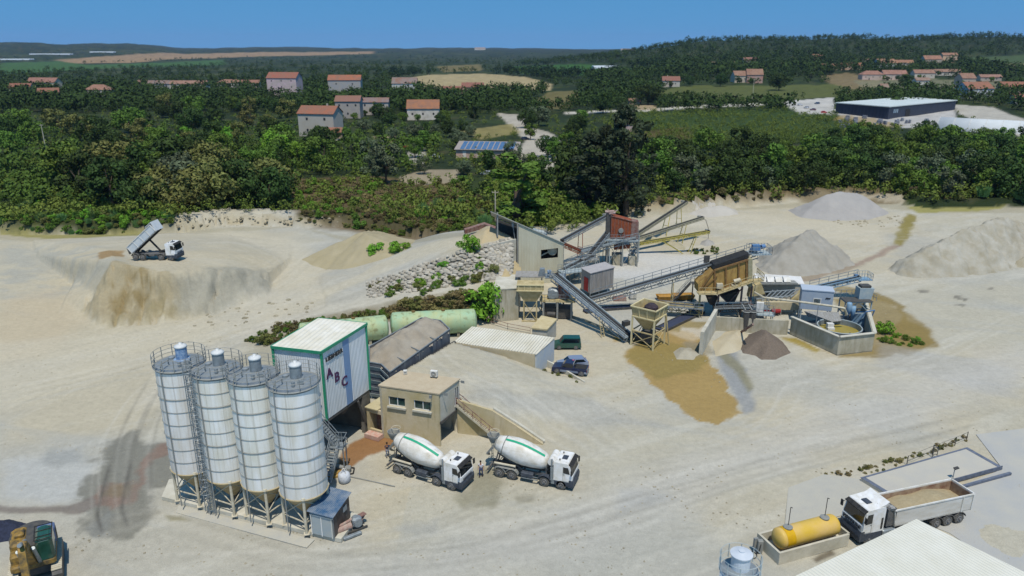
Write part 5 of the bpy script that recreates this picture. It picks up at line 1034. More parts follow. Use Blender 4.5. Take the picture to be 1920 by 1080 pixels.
q = MB(); q.bbox((-.7,.7,zd+.9), (1.8,1.6,1.5), .25); q.tube((-.9,-.3,zd+.9), (-.9,1.6,zd+.9), .7, 16); q.build('crusher_body', M_GALV, t); q = MB(); q.prism([(.2,0,zd+.2),(1.8,0,zd+.2),(2.4,0,zd+2.2),(.0,0,zd+2.4)], (0,1.6,0)); q.tube((1.2,-.1,zd+1.0), (1.2,-.4,zd+1.0), .5, 14); q.build('feed_chute', M_RUSTD, t)
q = MB(); rail(q, [V((-2.8,-1,zd+.1)), V((2.8,-1,zd+.1)), V((2.8,2.1,zd+.1))], 1.05, .8, .03); q.build('railing', M_GALV, t); q = MB(); q.box((0,1.0,1.0), (4.2,2.4,1.6)); q.tube((-1.6,-.3,.9), (-.3,-.3,.9), .4, 12); q.build('motor', M_DARK, t)
# grey sloped deck roof with small blue motors above the hopper
dk = P(1000,592,0); t = thing('transfer_deck', 'grey transfer deck with a small blue motor left of the steep conveyor head', 'platform', dk + V((0,2.5,0)), R(-3)); zk = Hz(dk+V((0,2.5,0)),517)
q = MB(); q.box((-.6,.8,zk), (4.6,3.2,.14)); q.build('deck', mat('deck_grey', '#9a9a99', .8, c2='#837f76', scale=2), t); q = MB(); q.prism([(.8,-.6,zk+.1),(2.0,-.6,zk+.1),(1.8,-.6,zk+1.3),(1.1,-.6,zk+1.3)], (0,1,0)); q.build('hood', M_GALV, t)
q = MB(); q.tube((2.3,-.4,zk+.8), (2.9,-.4,zk+.8), .35, 12); q.build('motor', M_BLUE, t); q = MB(); rail(q, [V((1.8,-.9,zk)), V((5.2,-1.1,zk)), V((5.2,1.4,zk))], 1.1, .5, .03); q.build('railing', M_GALV, t); q = MB(); q.box((3.6,.2,zk-.05), (3.4,2.6,.12)); q.build('walkway', M_GALV, t)
for x, y in ((-2.6,-.5),(1.4,-.5),(5,-.8),(5,1.2),(-2.6,2.1)): q = MB(); q.bar((x,y,0), (x,y,zk), .18); q.build('leg', M_GREY, t)
# beige hopper at the puddle
hp = P(1214,646,0); t = thing('loading_hopper', 'pale yellow loading hopper on four braced legs at the puddle edge', 'hopper', hp, R(-38))
zt_, zm_, zl_ = 6.1, 4.6, 2.5; w2 = 1.75; q = MB(); wl = [(-w2,-w2),(w2,-w2),(w2,w2),(-w2,w2)]
for i in range(4):
    (x0,y0),(x1,y1) = wl[i], wl[(i+1) % 4]; n_ = V((-(y1-y0), x1-x0, 0)).normalized()*.08; q.prism([V((x0,y0,zm_)),V((x1,y1,zm_)),V((x1*1.12,y1*1.12,zt_)),V((x0*1.12,y0*1.12,zt_))], n_)
    q.prism([V((x0*.28,y0*.28,zl_)),V((x1*.28,y1*.28,zl_)),V((x1,y1,zm_)),V((x0,y0,zm_))], n_)
q.build('hopper_body', M_BEIGE, t); q = MB()
for i in range(4):
    (x0,y0),(x1,y1) = wl[i], wl[(i+1) % 4]; q.bar((x0*1.14,y0*1.14,zt_),(x1*1.14,y1*1.14,zt_),.16); q.bar((x0*1.02,y0*1.02,zm_),(x1*1.02,y1*1.02,zm_),.18)
    for k in (.33,.66): q.bar((x0+(x1-x0)*k)*1.02 and V(((x0+(x1-x0)*k)*1.03,(y0+(y1-y0)*k)*1.03,zm_)), V(((x0+(x1-x0)*k)*1.14,(y0+(y1-y0)*k)*1.14,zt_)), .1)
q.build('stiffener', mat('cream_steel', '#c9bd93', .8), t)
for x, y in wl: q = MB(); q.bar((x,y,0), (x,y,zm_), .2); q.build('leg', mat('cream_steel', '#c9bd93', .8), t)
q = MB()
for i in range(4):
    (x0,y0),(x1,y1) = wl[i], wl[(i+1) % 4]; q.bar((x0,y0,2.4),(x1,y1,2.4),.15); q.bar((x0,y0,.3),(x1,y1,2.3),.08); q.bar((x1,y1,.3),(x0,y0,2.3),.08)
q.build('brace', M_BEIGE, t); q = MB(); q.box((0,0,1.4), (1.6,1.6,1.6)); q.box((-1.5,.4,.8), (2.2,1.0,.8)); q.build('feeder', M_DARK, t)
q = MB(); q.box((0,.4,zm_+.4), (2.7,2.0,.5)); q.lathe([(1.1,0),(1.0,.9),(.5,1.3)], (0,.5,zm_+.3), 10); q.build('damp_gravel', mat('damp_gravel', '#4c4146', .95, c2='#2f2a30', scale=3, bump=.6), t)
q = MB(); q.bar((w2+.9,w2-.2,0), (w2+.1,w2-.1,zm_), .14); q.build('prop', M_BEIGE, t)
# dark belts lying on the ground
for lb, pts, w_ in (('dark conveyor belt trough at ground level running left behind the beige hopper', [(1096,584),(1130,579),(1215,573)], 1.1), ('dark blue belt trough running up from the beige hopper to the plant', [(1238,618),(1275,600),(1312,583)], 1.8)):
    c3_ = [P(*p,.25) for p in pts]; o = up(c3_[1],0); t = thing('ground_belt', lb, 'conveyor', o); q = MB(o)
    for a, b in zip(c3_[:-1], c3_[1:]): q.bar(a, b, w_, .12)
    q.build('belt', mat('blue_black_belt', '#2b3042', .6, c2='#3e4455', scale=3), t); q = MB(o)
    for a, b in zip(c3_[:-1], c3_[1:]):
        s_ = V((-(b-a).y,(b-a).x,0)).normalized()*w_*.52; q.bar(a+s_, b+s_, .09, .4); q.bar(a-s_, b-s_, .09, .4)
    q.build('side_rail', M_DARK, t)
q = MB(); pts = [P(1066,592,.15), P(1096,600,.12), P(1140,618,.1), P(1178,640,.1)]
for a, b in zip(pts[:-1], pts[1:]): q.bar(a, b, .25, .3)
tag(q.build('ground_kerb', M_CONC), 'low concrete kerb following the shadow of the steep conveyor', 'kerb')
# ochre screening machine
sc = P(1352,594,0); t = thing('screening_machine', 'large ochre screening machine with a sloping walkway in the plant centre', 'screening machine', sc)
X_ = lambda px, py, dy=0: (lambda yy: V((ray(px,py)[0]*yy/ray(px,py)[1], yy, CH + yy*ray(px,py)[2]/ray(px,py)[1])))(sc.y + dy)
q = MB(sc); q.prism([X_(1340,546), X_(1340,508), X_(1402,488), X_(1402,528)], (0,3.0,0)); q.build('screen_box', M_OCHRE, t)
q = MB(sc); q.prism([X_(1309,548), X_(1309,533), X_(1338,507), X_(1339,546)], (0,2.6,0)); q.build('feed_chute', M_OCHRE, t)
q = MB(sc); q.prism([X_(1337,504,.3), X_(1340,497,.3), X_(1404,476,.3), X_(1404,486,.3), X_(1342,507,.3)], (0,2.6,0)); q.build('underbelt_shade', M_BLACK, t)  # shadow beneath the long conveyor, put in as a black solid
q = MB(sc); c0, c1_ = X_(1404,532,-.1), X_(1412,484,-.1); q.prism([X_(1403,538,-.1), X_(1411,538,-.1), X_(1411,486,-.1), X_(1403,486,-.1)], (0,3.2,0)); q.build('end_column', mat('beige_column', '#a19c82', .8, c2='#8a8568', scale=2), t)
q = MB(sc)
for px, y0, y1 in ((1340,548,506),(1361,541,500),(1385,534,493),(1400,530,488)): q.bar(X_(px,y0,-.12), X_(px,y1,-.12), .22)
q.bar(X_(1339,546,-.12), X_(1403,527,-.12), .25); q.bar(X_(1339,507,-.12), X_(1403,487,-.12), .25); q.bar(X_(1309,549,-.12), X_(1338,508,-.12), .2); q.bar(X_(1320,540,-.12), X_(1345,518,-.12), .15); q.build('rib', mat('rib_ochre', '#8b7347', .8, c2='#6e4f30', scale=2), t)
q = MB(sc); wk = [X_(1310,553,-1.6), X_(1345,553,-1.6), X_(1412,530,-1.6), X_(1432,528,-1.6)]
for a, b in zip(wk[:-1], wk[1:]): q.prism([a, b, b+V((0,1.5,0)), a+V((0,1.5,0))], (0,0,.12))
q.build('walkway', M_BEIGE, t); q = MB(sc); rail(q, [p+V((0,.05,.1)) for p in wk], 1.05, .9, .04); rail(q, [wk[-1]+V((0,.05,.1)), wk[-1]+V((0,3.5,.1))], 1.1, .6, .04); q.build('railing', M_BEIGE, t)
q = MB(sc); c_ = X_(1376,528,-.6); q.tube(c_, c_+V((1.0,0,.3)), .35, 12); q.box(c_+V((-2.2,0,-.7)), (.9,.6,.8)); q.box(c_+V((.5,0,-.6)), (1.6,.5,.2)); q.build('vibrator_motor', M_LEG, t)
q = MB(sc); q.prism([X_(1352,556,.3), X_(1388,545,.3), X_(1378,566,.3), X_(1362,566,.3)], (0,2.4,0)); q.prism([X_(1326,556,.5), X_(1346,556,.5), X_(1342,572,.5), X_(1332,572,.5)], (0,1.6,0)); q.build('discharge_chute', mat('chute_brown', '#5f5244', .85, c2='#3c3733', scale=2), t)
for x, ya, dy in ((1313,549,0),(1313,549,2.6),(1348,548,0),(1348,548,2.8),(1392,536,0),(1392,536,2.8),(1410,536,0),(1410,536,3)):
    q = MB(sc); p = X_(x,ya,dy); q.bar(up(p,0), p, .26); q.build('leg', M_RUSTD if x > 1340 else M_BEIGE, t)
q = MB(sc); q.bar(up(X_(1348,548),.3), X_(1392,540), .14); q.bar(up(X_(1392,548),.3), X_(1348,552), .14); q.bar(up(X_(1392,548),2.6), up(X_(1432,548),1.6), .2); q.build('brace', M_RUSTD, t)
# yellowish stair up to it and container behind
sa, sb_ = P(1262,566,0), P(1292,568,0); zs_ = Hz(sb_,530); t = thing('plant_stairs', 'dark stair flight with pale handrails rising left of the ochre screening machine', 'stairs', sb_); q = MB(sb_); r_ = MB(sb_); stair(q, r_, sa, up(sb_,zs_), .9); q.build('flight', M_DARK, t); r_.build('handrail', M_GALV, t); q = MB(sb_); q.box(up(sb_,zs_)+V((1.0,0,-.05)), (1.8,1.4,.1)); [q.bar(sb_+V((x,0,0)), up(sb_,zs_)+V((x,0,0)), .16) for x in (.4,1.7)]; q.build('landing', M_DARK, t); q = MB(sb_); rail(q, [up(sb_,zs_)+V((.2,.65,0)), up(sb_,zs_)+V((1.9,.65,0))], 1.1, .5, .03); q.build('landing_rail', M_GALV, t)
ca_, cb_ = P(1214,560,0), P(1292,562,0); zc = Hz(ca_,537); t = thing('steel_container', 'long weathered blue grey steel container behind the stairs of the plant', 'container', ca_); q = MB(ca_); q.bbox((cb_-ca_)/2+V((0,1.2,zc/2)), ((cb_-ca_).length,2.4,zc), .08); q.build('body', mat('container_blue_grey', '#77858c', .7, c2='#8e8f8a', scale=1, mix=.5, wave=('X', .35, .05)), t); q = MB(ca_); q.para(V((-.1,-.1,0)), (.35,0,0), (0,2.6,0), (0,0,zc+.1)); q.build('end_frame', M_DARK, t); q = MB(ca_); q.bar((.3,-.06,zc*.5), ((cb_-ca_).length,-.06,zc*.5), .1); q.bar((.3,-.06,zc-.1), ((cb_-ca_).length,-.06,zc-.1), .14); q.build('edge_rail', M_DARK, t)
mO = mat('amber_steel', '#b98b3c', .7, c2='#8f6c38', scale=2, mix=.4)
for (px, py, w_), lb in zip(((1247,563,2.4),(1280,561,3.2)), ('small amber steel tray on the ground by the container', 'large amber steel tray on the ground by the container')):
    p = P(px,py); t = thing('steel_tray', lb, 'tray', p, R(3), 'amber trays by the container'); q = MB(); q.add([(-w_/2,-.7,.1),(w_/2,-.7,.1),(w_/2,.7,.1),(-w_/2,.7,.1),(-w_/2-.3,-.9,.9),(w_/2+.3,-.9,.9),(w_/2+.3,.9,.9),(-w_/2-.3,.9,.9)], [(3,2,1,0),(0,1,5,4),(1,2,6,5),(2,3,7,6),(3,0,4,7)]); q.build('tub', mO, t)
    q = MB(); q.box((0,0,.75), (w_,1.4,.1)); q.build('fill', mO, t); q = MB(); q.bar((-w_/2,0,.05), (w_/2,0,.05), .3); q.build('skid', M_DARK, t)
t = thing('white_tank_box', 'small white plastic tank crate standing left of the flat lattice conveyor', 'crate', P(1186,560)); q = MB(); q.bbox((0,0,.75), (1.1,1.1,1.2), .1); q.build('tank', M_WHITE, t); q = MB(); [q.bar((x,-.58,.1),(x,-.58,1.4),.04) for x in (-.5,-.25,0,.25,.5)]; q.box((0,0,.07), (1.2,1.2,.14)); q.build('cage', M_GALV, t)
t = thing('scrap_plates', 'rusty curved plates lying on the ground under the long conveyor', 'scrap', P(1160,563)); q = MB(); q.lathe([(.6,0),(.75,2.2)], (-1,0,.1), 10, axis=(1,.1,0)); q.build('plate', M_RUSTD, t)
platform('service_deck', 'blue grey service deck with railings and a white box by the basin wall', P(1428,604), 3.4, 2.0, Hz(P(1428,604),588), R(-12), M_BLUEG, cat='platform')
platform('pump_deck', 'pale railed pump deck between the ochre machine and the basin', P(1412,597), 4.2, 2.0, Hz(P(1412,597),575), R(-5), M_GALV, cat='platform')
t = thing('electric_cabinet', 'white electric cabinet standing on the service deck', 'cabinet', P(1422,604)+V((0,0,Hz(P(1428,604),588)+.07)), R(-12)); q = MB(); q.bbox((0,.3,.9), (1.1,.5,1.7), .04); q.build('case', M_WHITE, t); q = MB(); q.bar((0,.04,.2),(0,.04,1.6),.02); q.build('door_gap', M_GREY, t)
t = thing('wash_tank', 'cream washing drum with pipes below the whitish office', 'machine', P(1462,590)); q = MB(); q.prism([(-3.8,-.4,1.2),(2.6,-.4,.9),(3.2,-.4,2.9),(2.0,-.4,2.2),(-3.8,-.4,2.3)], (0,1.8,0)); q.build('trough', mat('cream_steel2', '#b9b096', .8, c2='#a59b7d', scale=1.5), t)
q = MB(); [q.tube((-3+k*.75,.2,2.3+.1*k), (-1.2+k*.75,.9,3.9), .09, 6) for k in range(7)]; q.tube((-4,.3,2.6), (3,.6,3.1), .14, 8); q.tube((-3,1.5,3.3), (3,1.2,3.9), .1, 8); q.build('pipework', M_GALV, t); q = MB(); q.box((-2.6,0,.7), (1.3,.9,1.1)); q.tube((-1.6,-.5,.8), (-.2,-.5,.8), .35, 12); q.build('pump', M_RED, t); q = MB(); q.prism([(1.6,-.2,2.6),(4.4,-.2,2.7),(4.4,-.2,4.4),(3.6,-.2,4.5)], (0,1,0)); q.build('box_frame', M_BEIGE, t); q = MB(); q.prism([(-5.2,.4,2.8),(-2.6,.4,3.4),(-3.4,.4,5.2),(-5.0,.4,4.6)], (0,1.2,0)); q.build('box_frame', M_BEIGE, t); q = MB(); [q.bar((x,y,0),(x,y,2.0),.16) for x in (-3.4,0,2.8) for y in (-.3,1.3)]; q.build('leg', M_GREY, t)
for px, lb in ((1396,'left dark rubber chute hanging over the bay wall'), (1408,'right dark rubber chute hanging over the bay wall')):
    p = P(px,622); q = MB(p); q.lathe([(.42,.3),(.5,1.6),(.55,3.2),(.45,3.4)], p, 12); t = thing('rubber_chute', lb, 'chute', p, 0, 'rubber chutes over the bay'); q.build('sleeve', M_DARK, t); q = MB(p); q.ring(p+V((0,0,3.3)), .55, .07, 14, 4); q.bar(p+V((0,.5,3.3)), p+V((0,2.4,3.6)), .15); q.build('collar', M_GREY, t)
q = MB(); a = P(1396,620); q.bar(P(1386,625,0), P(1412,608,4.2), .25); tag(q.build('chute_prop', M_RUSTD), 'rusty slanting prop by the rubber chutes', 'prop')
# ------------------------------------------------------------------ vehicles
M_CAB = mat('white_truck_paint', '#e4e6e8', .35, spec=.5, c2='#c9c6ba', scale=1.6, mix=.36, coat=.2, streak=('#a59c86', (2,2,.6), .4))
M_DRUM = mat('white_drum_paint', '#e0e1df', .45, c2='#bdb8aa', scale=1.0, mix=.42, streak=('#9c937f', (.5,3,3), .45))
M_STRIPE = mat('green_stripe', '#1e9470', .5)
M_TYRE = mat('dusty_tyre', '#35363a', .9, c2='#6a675f', scale=4, mix=.45)
M_RIM = mat('grey_rim', '#8d8f92', .5, .3, c2='#6b6a68', scale=5)
M_NAVY = mat('dark_slate_plastic', '#2a3340', .6, c2='#4c5158', scale=3, mix=.4)
M_CHAS = mat('chassis_steel', '#3b3f47', .7, c2='#6c6a64', scale=3, mix=.45)
M_GLS = mat('windscreen_glass', '#10171c', .06, spec=.8)
def wheel(t, x, y, r=.53, w=.34, rim=M_RIM, name='wheel'):
    sg = 1 if y > 0 else -1; q = MB(); q.lathe([(r*.55,-w/2),(r*.93,-w/2),(r,-w/2+.05),(r,w/2-.05),(r*.93,w/2),(r*.55,w/2)], (x,y,r), 24, axis=(0,1,0)); o = q.build(name, M_TYRE, t)
    q = MB(); q.lathe([(r*.56,0),(r*.5,.03),(r*.22,-.02),(r*.2,.1),(.01,.12)], (x, y+sg*(w/2+.005), r), 20, axis=(0,sg,0), closed=False); q.build('rim', rim, o); return o
def truck_cab(t, x0, x1, zf=.95, zt=3.0, w=2.4, text=None, high=False, wb=0.0):
    """x0 back, x1 front"""
    y = w/2; q = MB(); sl_ = .22; prof = [(x0,zf),(x1-.02,zf),(x1,zf+.75+wb),(x1-.06,zf+.85+wb),(x1-sl_-.08,zt-.28),(x1-sl_-.32,zt),(x0+.15,zt+(.12 if high else 0)),(x0,zt-.1)]
    q.prism([(a,-y,b) for a, b in prof], (0,w,0)); q.build('cab', M_CAB, t)
    q = MB(); a0, a1 = (x1-.02,zf+.88+wb), (x1-sl_-.05,zt-.3); q.add([(a0[0]+.0,-y+.1,a0[1]),(a0[0],y-.1,a0[1]),(a1[0]+.02,y-.16,a1[1]),(a1[0]+.02,-y+.16,a1[1])], [(0,1,2,3)]); o = q.build('windscreen', M_GLS, t)
    q = MB(); q.bar((x1-.05,-.9,zf+1.0), (x1-.08,-.2,zf+1.15), .03); q.bar((x1-.05,.1,zf+1.0), (x1-.08,.8,zf+1.15), .03); q.build('wiper', M_BLACK, o)
    for sg in (-1, 1):
        q = MB(); yy = sg*(y+.012); q.prism([(x1-.28,yy,zf+.95),(x1-.95,yy,zf+1.0),(x1-.95,yy,zt-.4),(x1-.45,yy,zt-.4)], (0,sg*.01,0)); q.build('side_window', M_GLS, t)
        q = MB(); q.bar((x1-.98,yy,zf+.1),(x1-.98,yy,zt-.35),.02); q.bar((x1-.98,yy,zf+.1),(x1-.2,yy,zf+.1),.02); q.box((x1-.9,yy+sg*.01,zf+.85),(.16,.03,.05)); q.build('door_seam', M_GREY, t)
        q = MB(); q.bbox((x1-.05,sg*(y+.25),zt-.75), (.12,.28,.6), .03); q.bar((x1-.15,sg*y,zt-.5),(x1-.05,sg*(y+.2),zt-.5),.04); q.build('mirror', M_BLACK, t)
        q = MB(); q.bbox((x1+.02,sg*(y-.32),.78), (.12,.42,.2), .03); q.build('headlight', M_GALV, t)
    q = MB(); q.prism([(x1-.45,-y-.01,.42),(x1+.08,-y-.01,.42),(x1+.12,-y-.01,.95),(x1+.03,-y-.01,zf+.28),(x1-.35,-y-.01,zf+.28)], (0,w+.02,0)); q.build('bumper', M_NAVY, t)
    q = MB(); [q.bar((x1+.05,-.8,zf+.3+.1*k), (x1+.05,.8,zf+.3+.1*k), .04) for k in range(3)]; q.build('grille', M_NAVY, t)
    q = MB(); q.prism([(x1-sl_-.22,-y+.05,zt-.1),(x1-sl_+.18,-y+.05,zt-.28),(x1-sl_+.2,-y+.05,zt-.2),(x1-sl_-.2,-y+.05,zt-.02)], (0,w-.1,0)); q.build('sun_visor', M_BLACK, t)
    q = MB(); q.bbox(((x0+x1)/2-.1,0,zt+.03+(.08 if high else 0)), (.55,.75,.07), .02); q.build('roof_hatch', M_NAVY, t)
    q = MB(); q.prism([(x0+.1,-y-.02,.5),(x1-.4,-y-.02,.5),(x1-.4,-y-.02,zf+.02),(x0+.1,-y-.02,zf+.02)], (0,w+.04,0)); q.build('step_panel', M_NAVY, t)
    for sg in (-1,1): q = MB(); q.tube((x0+.5,sg*.7,zt+.02),(x0+.5,sg*.7,zt+.18),.06,8); q.build('beacon', M_BLACK, t)
def chassis(t, x0, x1, z=.85):
    q = MB(); [q.bar((x0,sg*.42,z),(x1,sg*.42,z),.12,.3) for sg in (-1,1)]; [q.bar((x,-.42,z),(x,.42,z),.15) for x in np.linspace(x0+.1,x1-.1,6)]; q.build('chassis', M_CHAS, t)
def arch(q, x, y, r=.66, w=.45, a0=15, a1=165, th=.05):
    k = 8
    for i in range(k):
        a, b = R(a0+(a1-a0)*i/k), R(a0+(a1-a0)*(i+1)/k); p, s_ = V((x+r*math.cos(a),y-w/2,.53+r*math.sin(a))), V((x+r*math.cos(b),y-w/2,.53+r*math.sin(b))); n_ = V((math.cos((a+b)/2),0,math.sin((a+b)/2)))*th; q.para(p, s_-p, (0,w,0), n_)
def make_mixer():
    t = thing('mixer_truck', '', 'truck'); chassis(t, -4.3, 4.0)
    for x in (3.25,1.5,-1.95,-3.3):
        for y in (-1.05,1.05): wheel(t, x, y)
    truck_cab(t, 2.45, 4.4)
    q = MB(); A_, B_ = V((-4.05,0,3.35)), V((1.55,0,2.05)); ax = (B_-A_).normalized(); L = (B_-A_).length
    prof = [(.55,0),(.72,.15),(1.02,1.05),(1.22,2.0),(1.27,2.7),(1.24,3.4),(1.08,4.4),(.86,5.3),(.6,L)]; q.lathe(prof, A_, 36, axis=ax); dr = q.build('drum', M_DRUM, t, True)
    q = MB(); up_ = V((0,0,1)); sx = V((0,-1,0)); e0 = None
    for (r0,z0_),(r1,z1_) in zip(prof[2:-2], prof[3:-1]):
        w_ = V((-ax.z,0,ax.x)); w_ = w_ if w_.z > 0 else -w_; n_ = (w_*math.cos(R(22)) + sx*math.sin(R(22))); tg = ax.cross(n_).normalized()*.13
        q.add([A_+ax*z0_+n_*(r0+.012)-tg, A_+ax*z0_+n_*(r0+.012)+tg, A_+ax*z1_+n_*(r1+.012)+tg, A_+ax*z1_+n_*(r1+.012)-tg], [(0,1,2,3)])
    q.build('stripe', M_STRIPE, dr); q = MB(); q.ring(A_+ax*1.0, 1.02, .05, 32, 4, axis=ax); q.ring(A_+ax*.15, .7, .05, 24, 4, axis=ax); q.build('drum_band', M_GREY, dr)
    q = MB(); [q.bar((-4.0,sg*.5,1.0),(-3.6,sg*.55,2.7),.12) for sg in (-1,1)]; [q.bar((1.5,sg*.5,1.0),(1.5,sg*.35,1.8),.14) for sg in (-1,1)]; q.bar((-3.6,-.55,2.6),(-3.6,.55,2.6),.12); [q.bar((-3.6,sg*.6,2.4),(-1.0,sg*.6,1.1),.1) for sg in (-1,1)]; q.build('drum_frame', M_CHAS, t)
    q = MB(); q.lathe([(.35,-.5),(.62,.15),(.66,.35),(.6,.35),(.3,-.4)], (-4.35,0,3.75), 18, closed=False); q.build('hopper', M_GREY, t)
    q = MB(); q.prism([(-4.4,-.3,2.9),(-5.1,-.25,1.9),(-5.05,-.25,1.75),(-4.2,-.3,2.7)], (0,.6,0)); q.bar((-5.0,.0,1.9),(-5.2,.75,1.2),.3,.12); q.build('chute', M_GREY, t)
    q = MB(); [q.bar((-4.75,y,.6),(-4.75,y,4.0),.05) for y in (.45,.85)]; [q.bar((-4.75,.45,.8+.32*k),(-4.75,.85,.8+.32*k),.04) for k in range(10)]; q.ring((-4.4,.5,4.25), .45, .03, 16, 4); q.build('ladder', M_LEG, t)
    q = MB(); q.tube((2.12,-1.0,2.75),(2.12,1.0,2.75),.36,18); q.build('water_tank', M_DRUM, t); q = MB(); q.tube((2.25,-1.12,.9),(2.25,-1.12,2.3),.16,10); q.tube((2.25,-1.12,2.3),(2.25,-1.1,3.2),.08,8); q.build('exhaust', M_GALV, t)
    for sg in (-1,1):
        q = MB(); arch(q, -1.95, sg*1.05); arch(q, -3.3, sg*1.05); q.bbox((-2.6,sg*1.05,1.2),(1.0,.45,.06),.02); q.build('fender', M_GREY, t); q = MB(); arch(q, 1.5, sg*1.05, .7, .5); q.build('front_fender', M_NAVY, t)
        q = MB(); q.tube((-3.9,sg*1.0,1.5),(-1.6,sg*1.0,1.5),.12,10); q.build('chute_extension', M_LEG, t); q = MB(); q.bbox((-.35,sg*.95,.85),(1.3,.5,.5),.06); q.build('tool_box', M_NAVY, t); q = MB(); q.bbox((2.4,sg*1.0,.75),(.5,.4,.6),.06); q.build('fuel_tank', M_GALV, t)
        q = MB(); q.bar((-1.0,sg*1.15,.5),(.8,sg*1.15,.5),.08); q.bar((-1.0,sg*1.15,.8),(.8,sg*1.15,.8),.05); q.build('side_guard', M_GALV, t)
    q = MB(); q.bar((-4.6,-1.1,.6),(-4.6,1.1,.6),.16); [q.bar((-4.6,y,.6),(-4.9,y,.25),.05) for y in (-1,-.6,.6,1)]; q.build('rear_bumper', M_CHAS, t)
    # lettering band on the front
    return t
mx = make_mixer()
a, b = P(745,889), P(846,920); dv = (b-a).normalized(); an_ = math.atan2(dv.y, dv.x); n_ = V((-dv.y, dv.x, 0)); mid = (a+b)/2 + n_*1.2; SCM = .985
mx.location = mid; mx.rotation_euler[2] = an_; mx.scale = (SCM,)*3; tag(mx, 'white mixer truck with a green drum stripe, nearest to the control building', 'truck', 'concrete mixer trucks')
a, b = P(940,896), P(1048,918); dv = (b-a).normalized(); mid2 = (a+b)/2 + V((-dv.y,dv.x,0))*1.2
dup(mx, mid2, math.atan2(dv.y,dv.x), 'white mixer truck with a green drum stripe, right of the standing worker', scale=SCM)
# tipping truck at the left
t = thing('dump_truck', 'white tipper truck tipping its raised grey body on the left mound', 'truck'); chassis(t, -3.9, 4.0)
for x in (3.1,1.35,-1.95,-3.25):
    for y in (-1.02,1.02): wheel(t, x, y)
truck_cab(t, 2.3, 4.2, zt=3.05)
q = MB(); q.bbox((0,0,1.05),(3.6,2.0,.2),.04); [q.bbox((x,sg*1.0,.95),(1.0,.35,.45),.05) for x in (-.3,) for sg in (-1,1)]; q.build('side_box', M_CHAS, t)
q = MB(); ta = R(40); piv = V((-3.7,0,1.15)); dx = V((math.cos(ta),0,math.sin(ta))); dz = V((-math.sin(ta),0,math.cos(ta))); Lb, wb, hb = 6.4, 2.4, 1.35
c_ = lambda u,y,z: piv + dx*u + V((0,y,0)) + dz*z
q.prism([c_(0,-wb/2,0),c_(Lb,-wb/2,0),c_(Lb,-wb/2,.1),c_(0,-wb/2,.1)], (0,wb,0)); [q.prism([c_(0,y,0),c_(Lb,y,0),c_(Lb,y,hb),c_(0,y,hb)], (0,.07,0)) for y in (-wb/2,wb/2-.07)]; q.prism([c_(Lb,-wb/2,0),c_(Lb+.35,-wb/2,hb+.3),c_(Lb+.28,-wb/2,hb+.3),c_(Lb-.07,-wb/2,0)], (0,wb,0)); q.prism([c_(Lb+.3,-wb/2,hb+.3),c_(Lb-1.1,-wb/2,hb+.3),c_(Lb-1.1,-wb/2,hb+.22),c_(Lb+.3,-wb/2,hb+.22)], (0,wb,0)); bd = q.build('tipping_body', mat('tipper_body_grey', '#aeb8bf', .5, c2='#c7c9c7', scale=1.2, mix=.4), t)
q = MB(); [q.bar(c_(u,sg*(wb/2+.03),0), c_(u,sg*(wb/2+.03),hb), .1) for u in (.1,1.7,3.3,4.9,6.3) for sg in (-1,1)]; [q.bar(c_(0,sg*(wb/2+.03),hb), c_(Lb,sg*(wb/2+.03),hb), .12) for sg in (-1,1)]; q.build('body_rib', M_WHITE, bd)
q = MB(); q.prism([c_(.0,-wb/2,hb),c_(-.5,-wb/2,.2),c_(-.43,-wb/2,.2),c_(.07,-wb/2,hb)], (0,wb,0)); q.build('tailgate', M_CHAS, bd)
q = MB(); [q.bar(c_(0,y,-.1), c_(Lb,y,-.1), .16) for y in (-.4,.4)]; q.build('subframe', M_BLACK, bd); q = MB(); q.tube((1.0,0,1.2), c_(3.6,0,-.1), .17, 10); q.tube((.6,0,1.2),(1.6,0,1.5),.25,8); q.build('ram', M_BLACK, t)
for sg in (-1,1): q = MB(); [arch(q, x, sg*1.02) for x in (1.35,-1.95,-3.25)]; q.build('fender', M_CHAS, t)
a, b = G(262,489), G(318,489); t.location = (a+b)/2 + V((0,1.1,.0)); t.location.z = T(t.location.x, t.location.y)+.1; t.rotation_euler[2] = R(-4)
# articulated tipper with sand
t = thing('sand_lorry', 'white articulated lorry with its open tipper trailer full of sand', 'truck'); chassis(t, -9.2, -1.2, .95)
truck_cab(t, -.15, 2.15, zf=1.15, zt=3.45, w=2.45, high=True, wb=.12)
q = MB(); [q.bar((-4.2,sg*.42,.85),(1.9,sg*.42,.85),.12,.28) for sg in (-1,1)]; q.build('tractor_frame', M_CHAS, t)
q = MB(); q.prism([(-.1,-1.15,3.35),(.9,-1.15,3.42),(.1,-1.05,3.75),(-.35,-1.05,4.0)], (0,2.3,0)); q.build('air_deflector', M_CAB, t)
for x in (1.2,-2.6,-6.2,-7.5,-8.8):
    for y in (-1.03,1.03): wheel(t, x, y, .52)
put_text('company_lettering', 'PIFFERINI', .5, (2.175,0,1.76), (0,1,0), mat('navy_letters', '#1f2733', .6), t, bold=.008, spacing=1.05)
q = MB(); xb0, xb1, z0_, z1_, w_ = -9.9, -1.35, 1.35, 2.95, 2.5
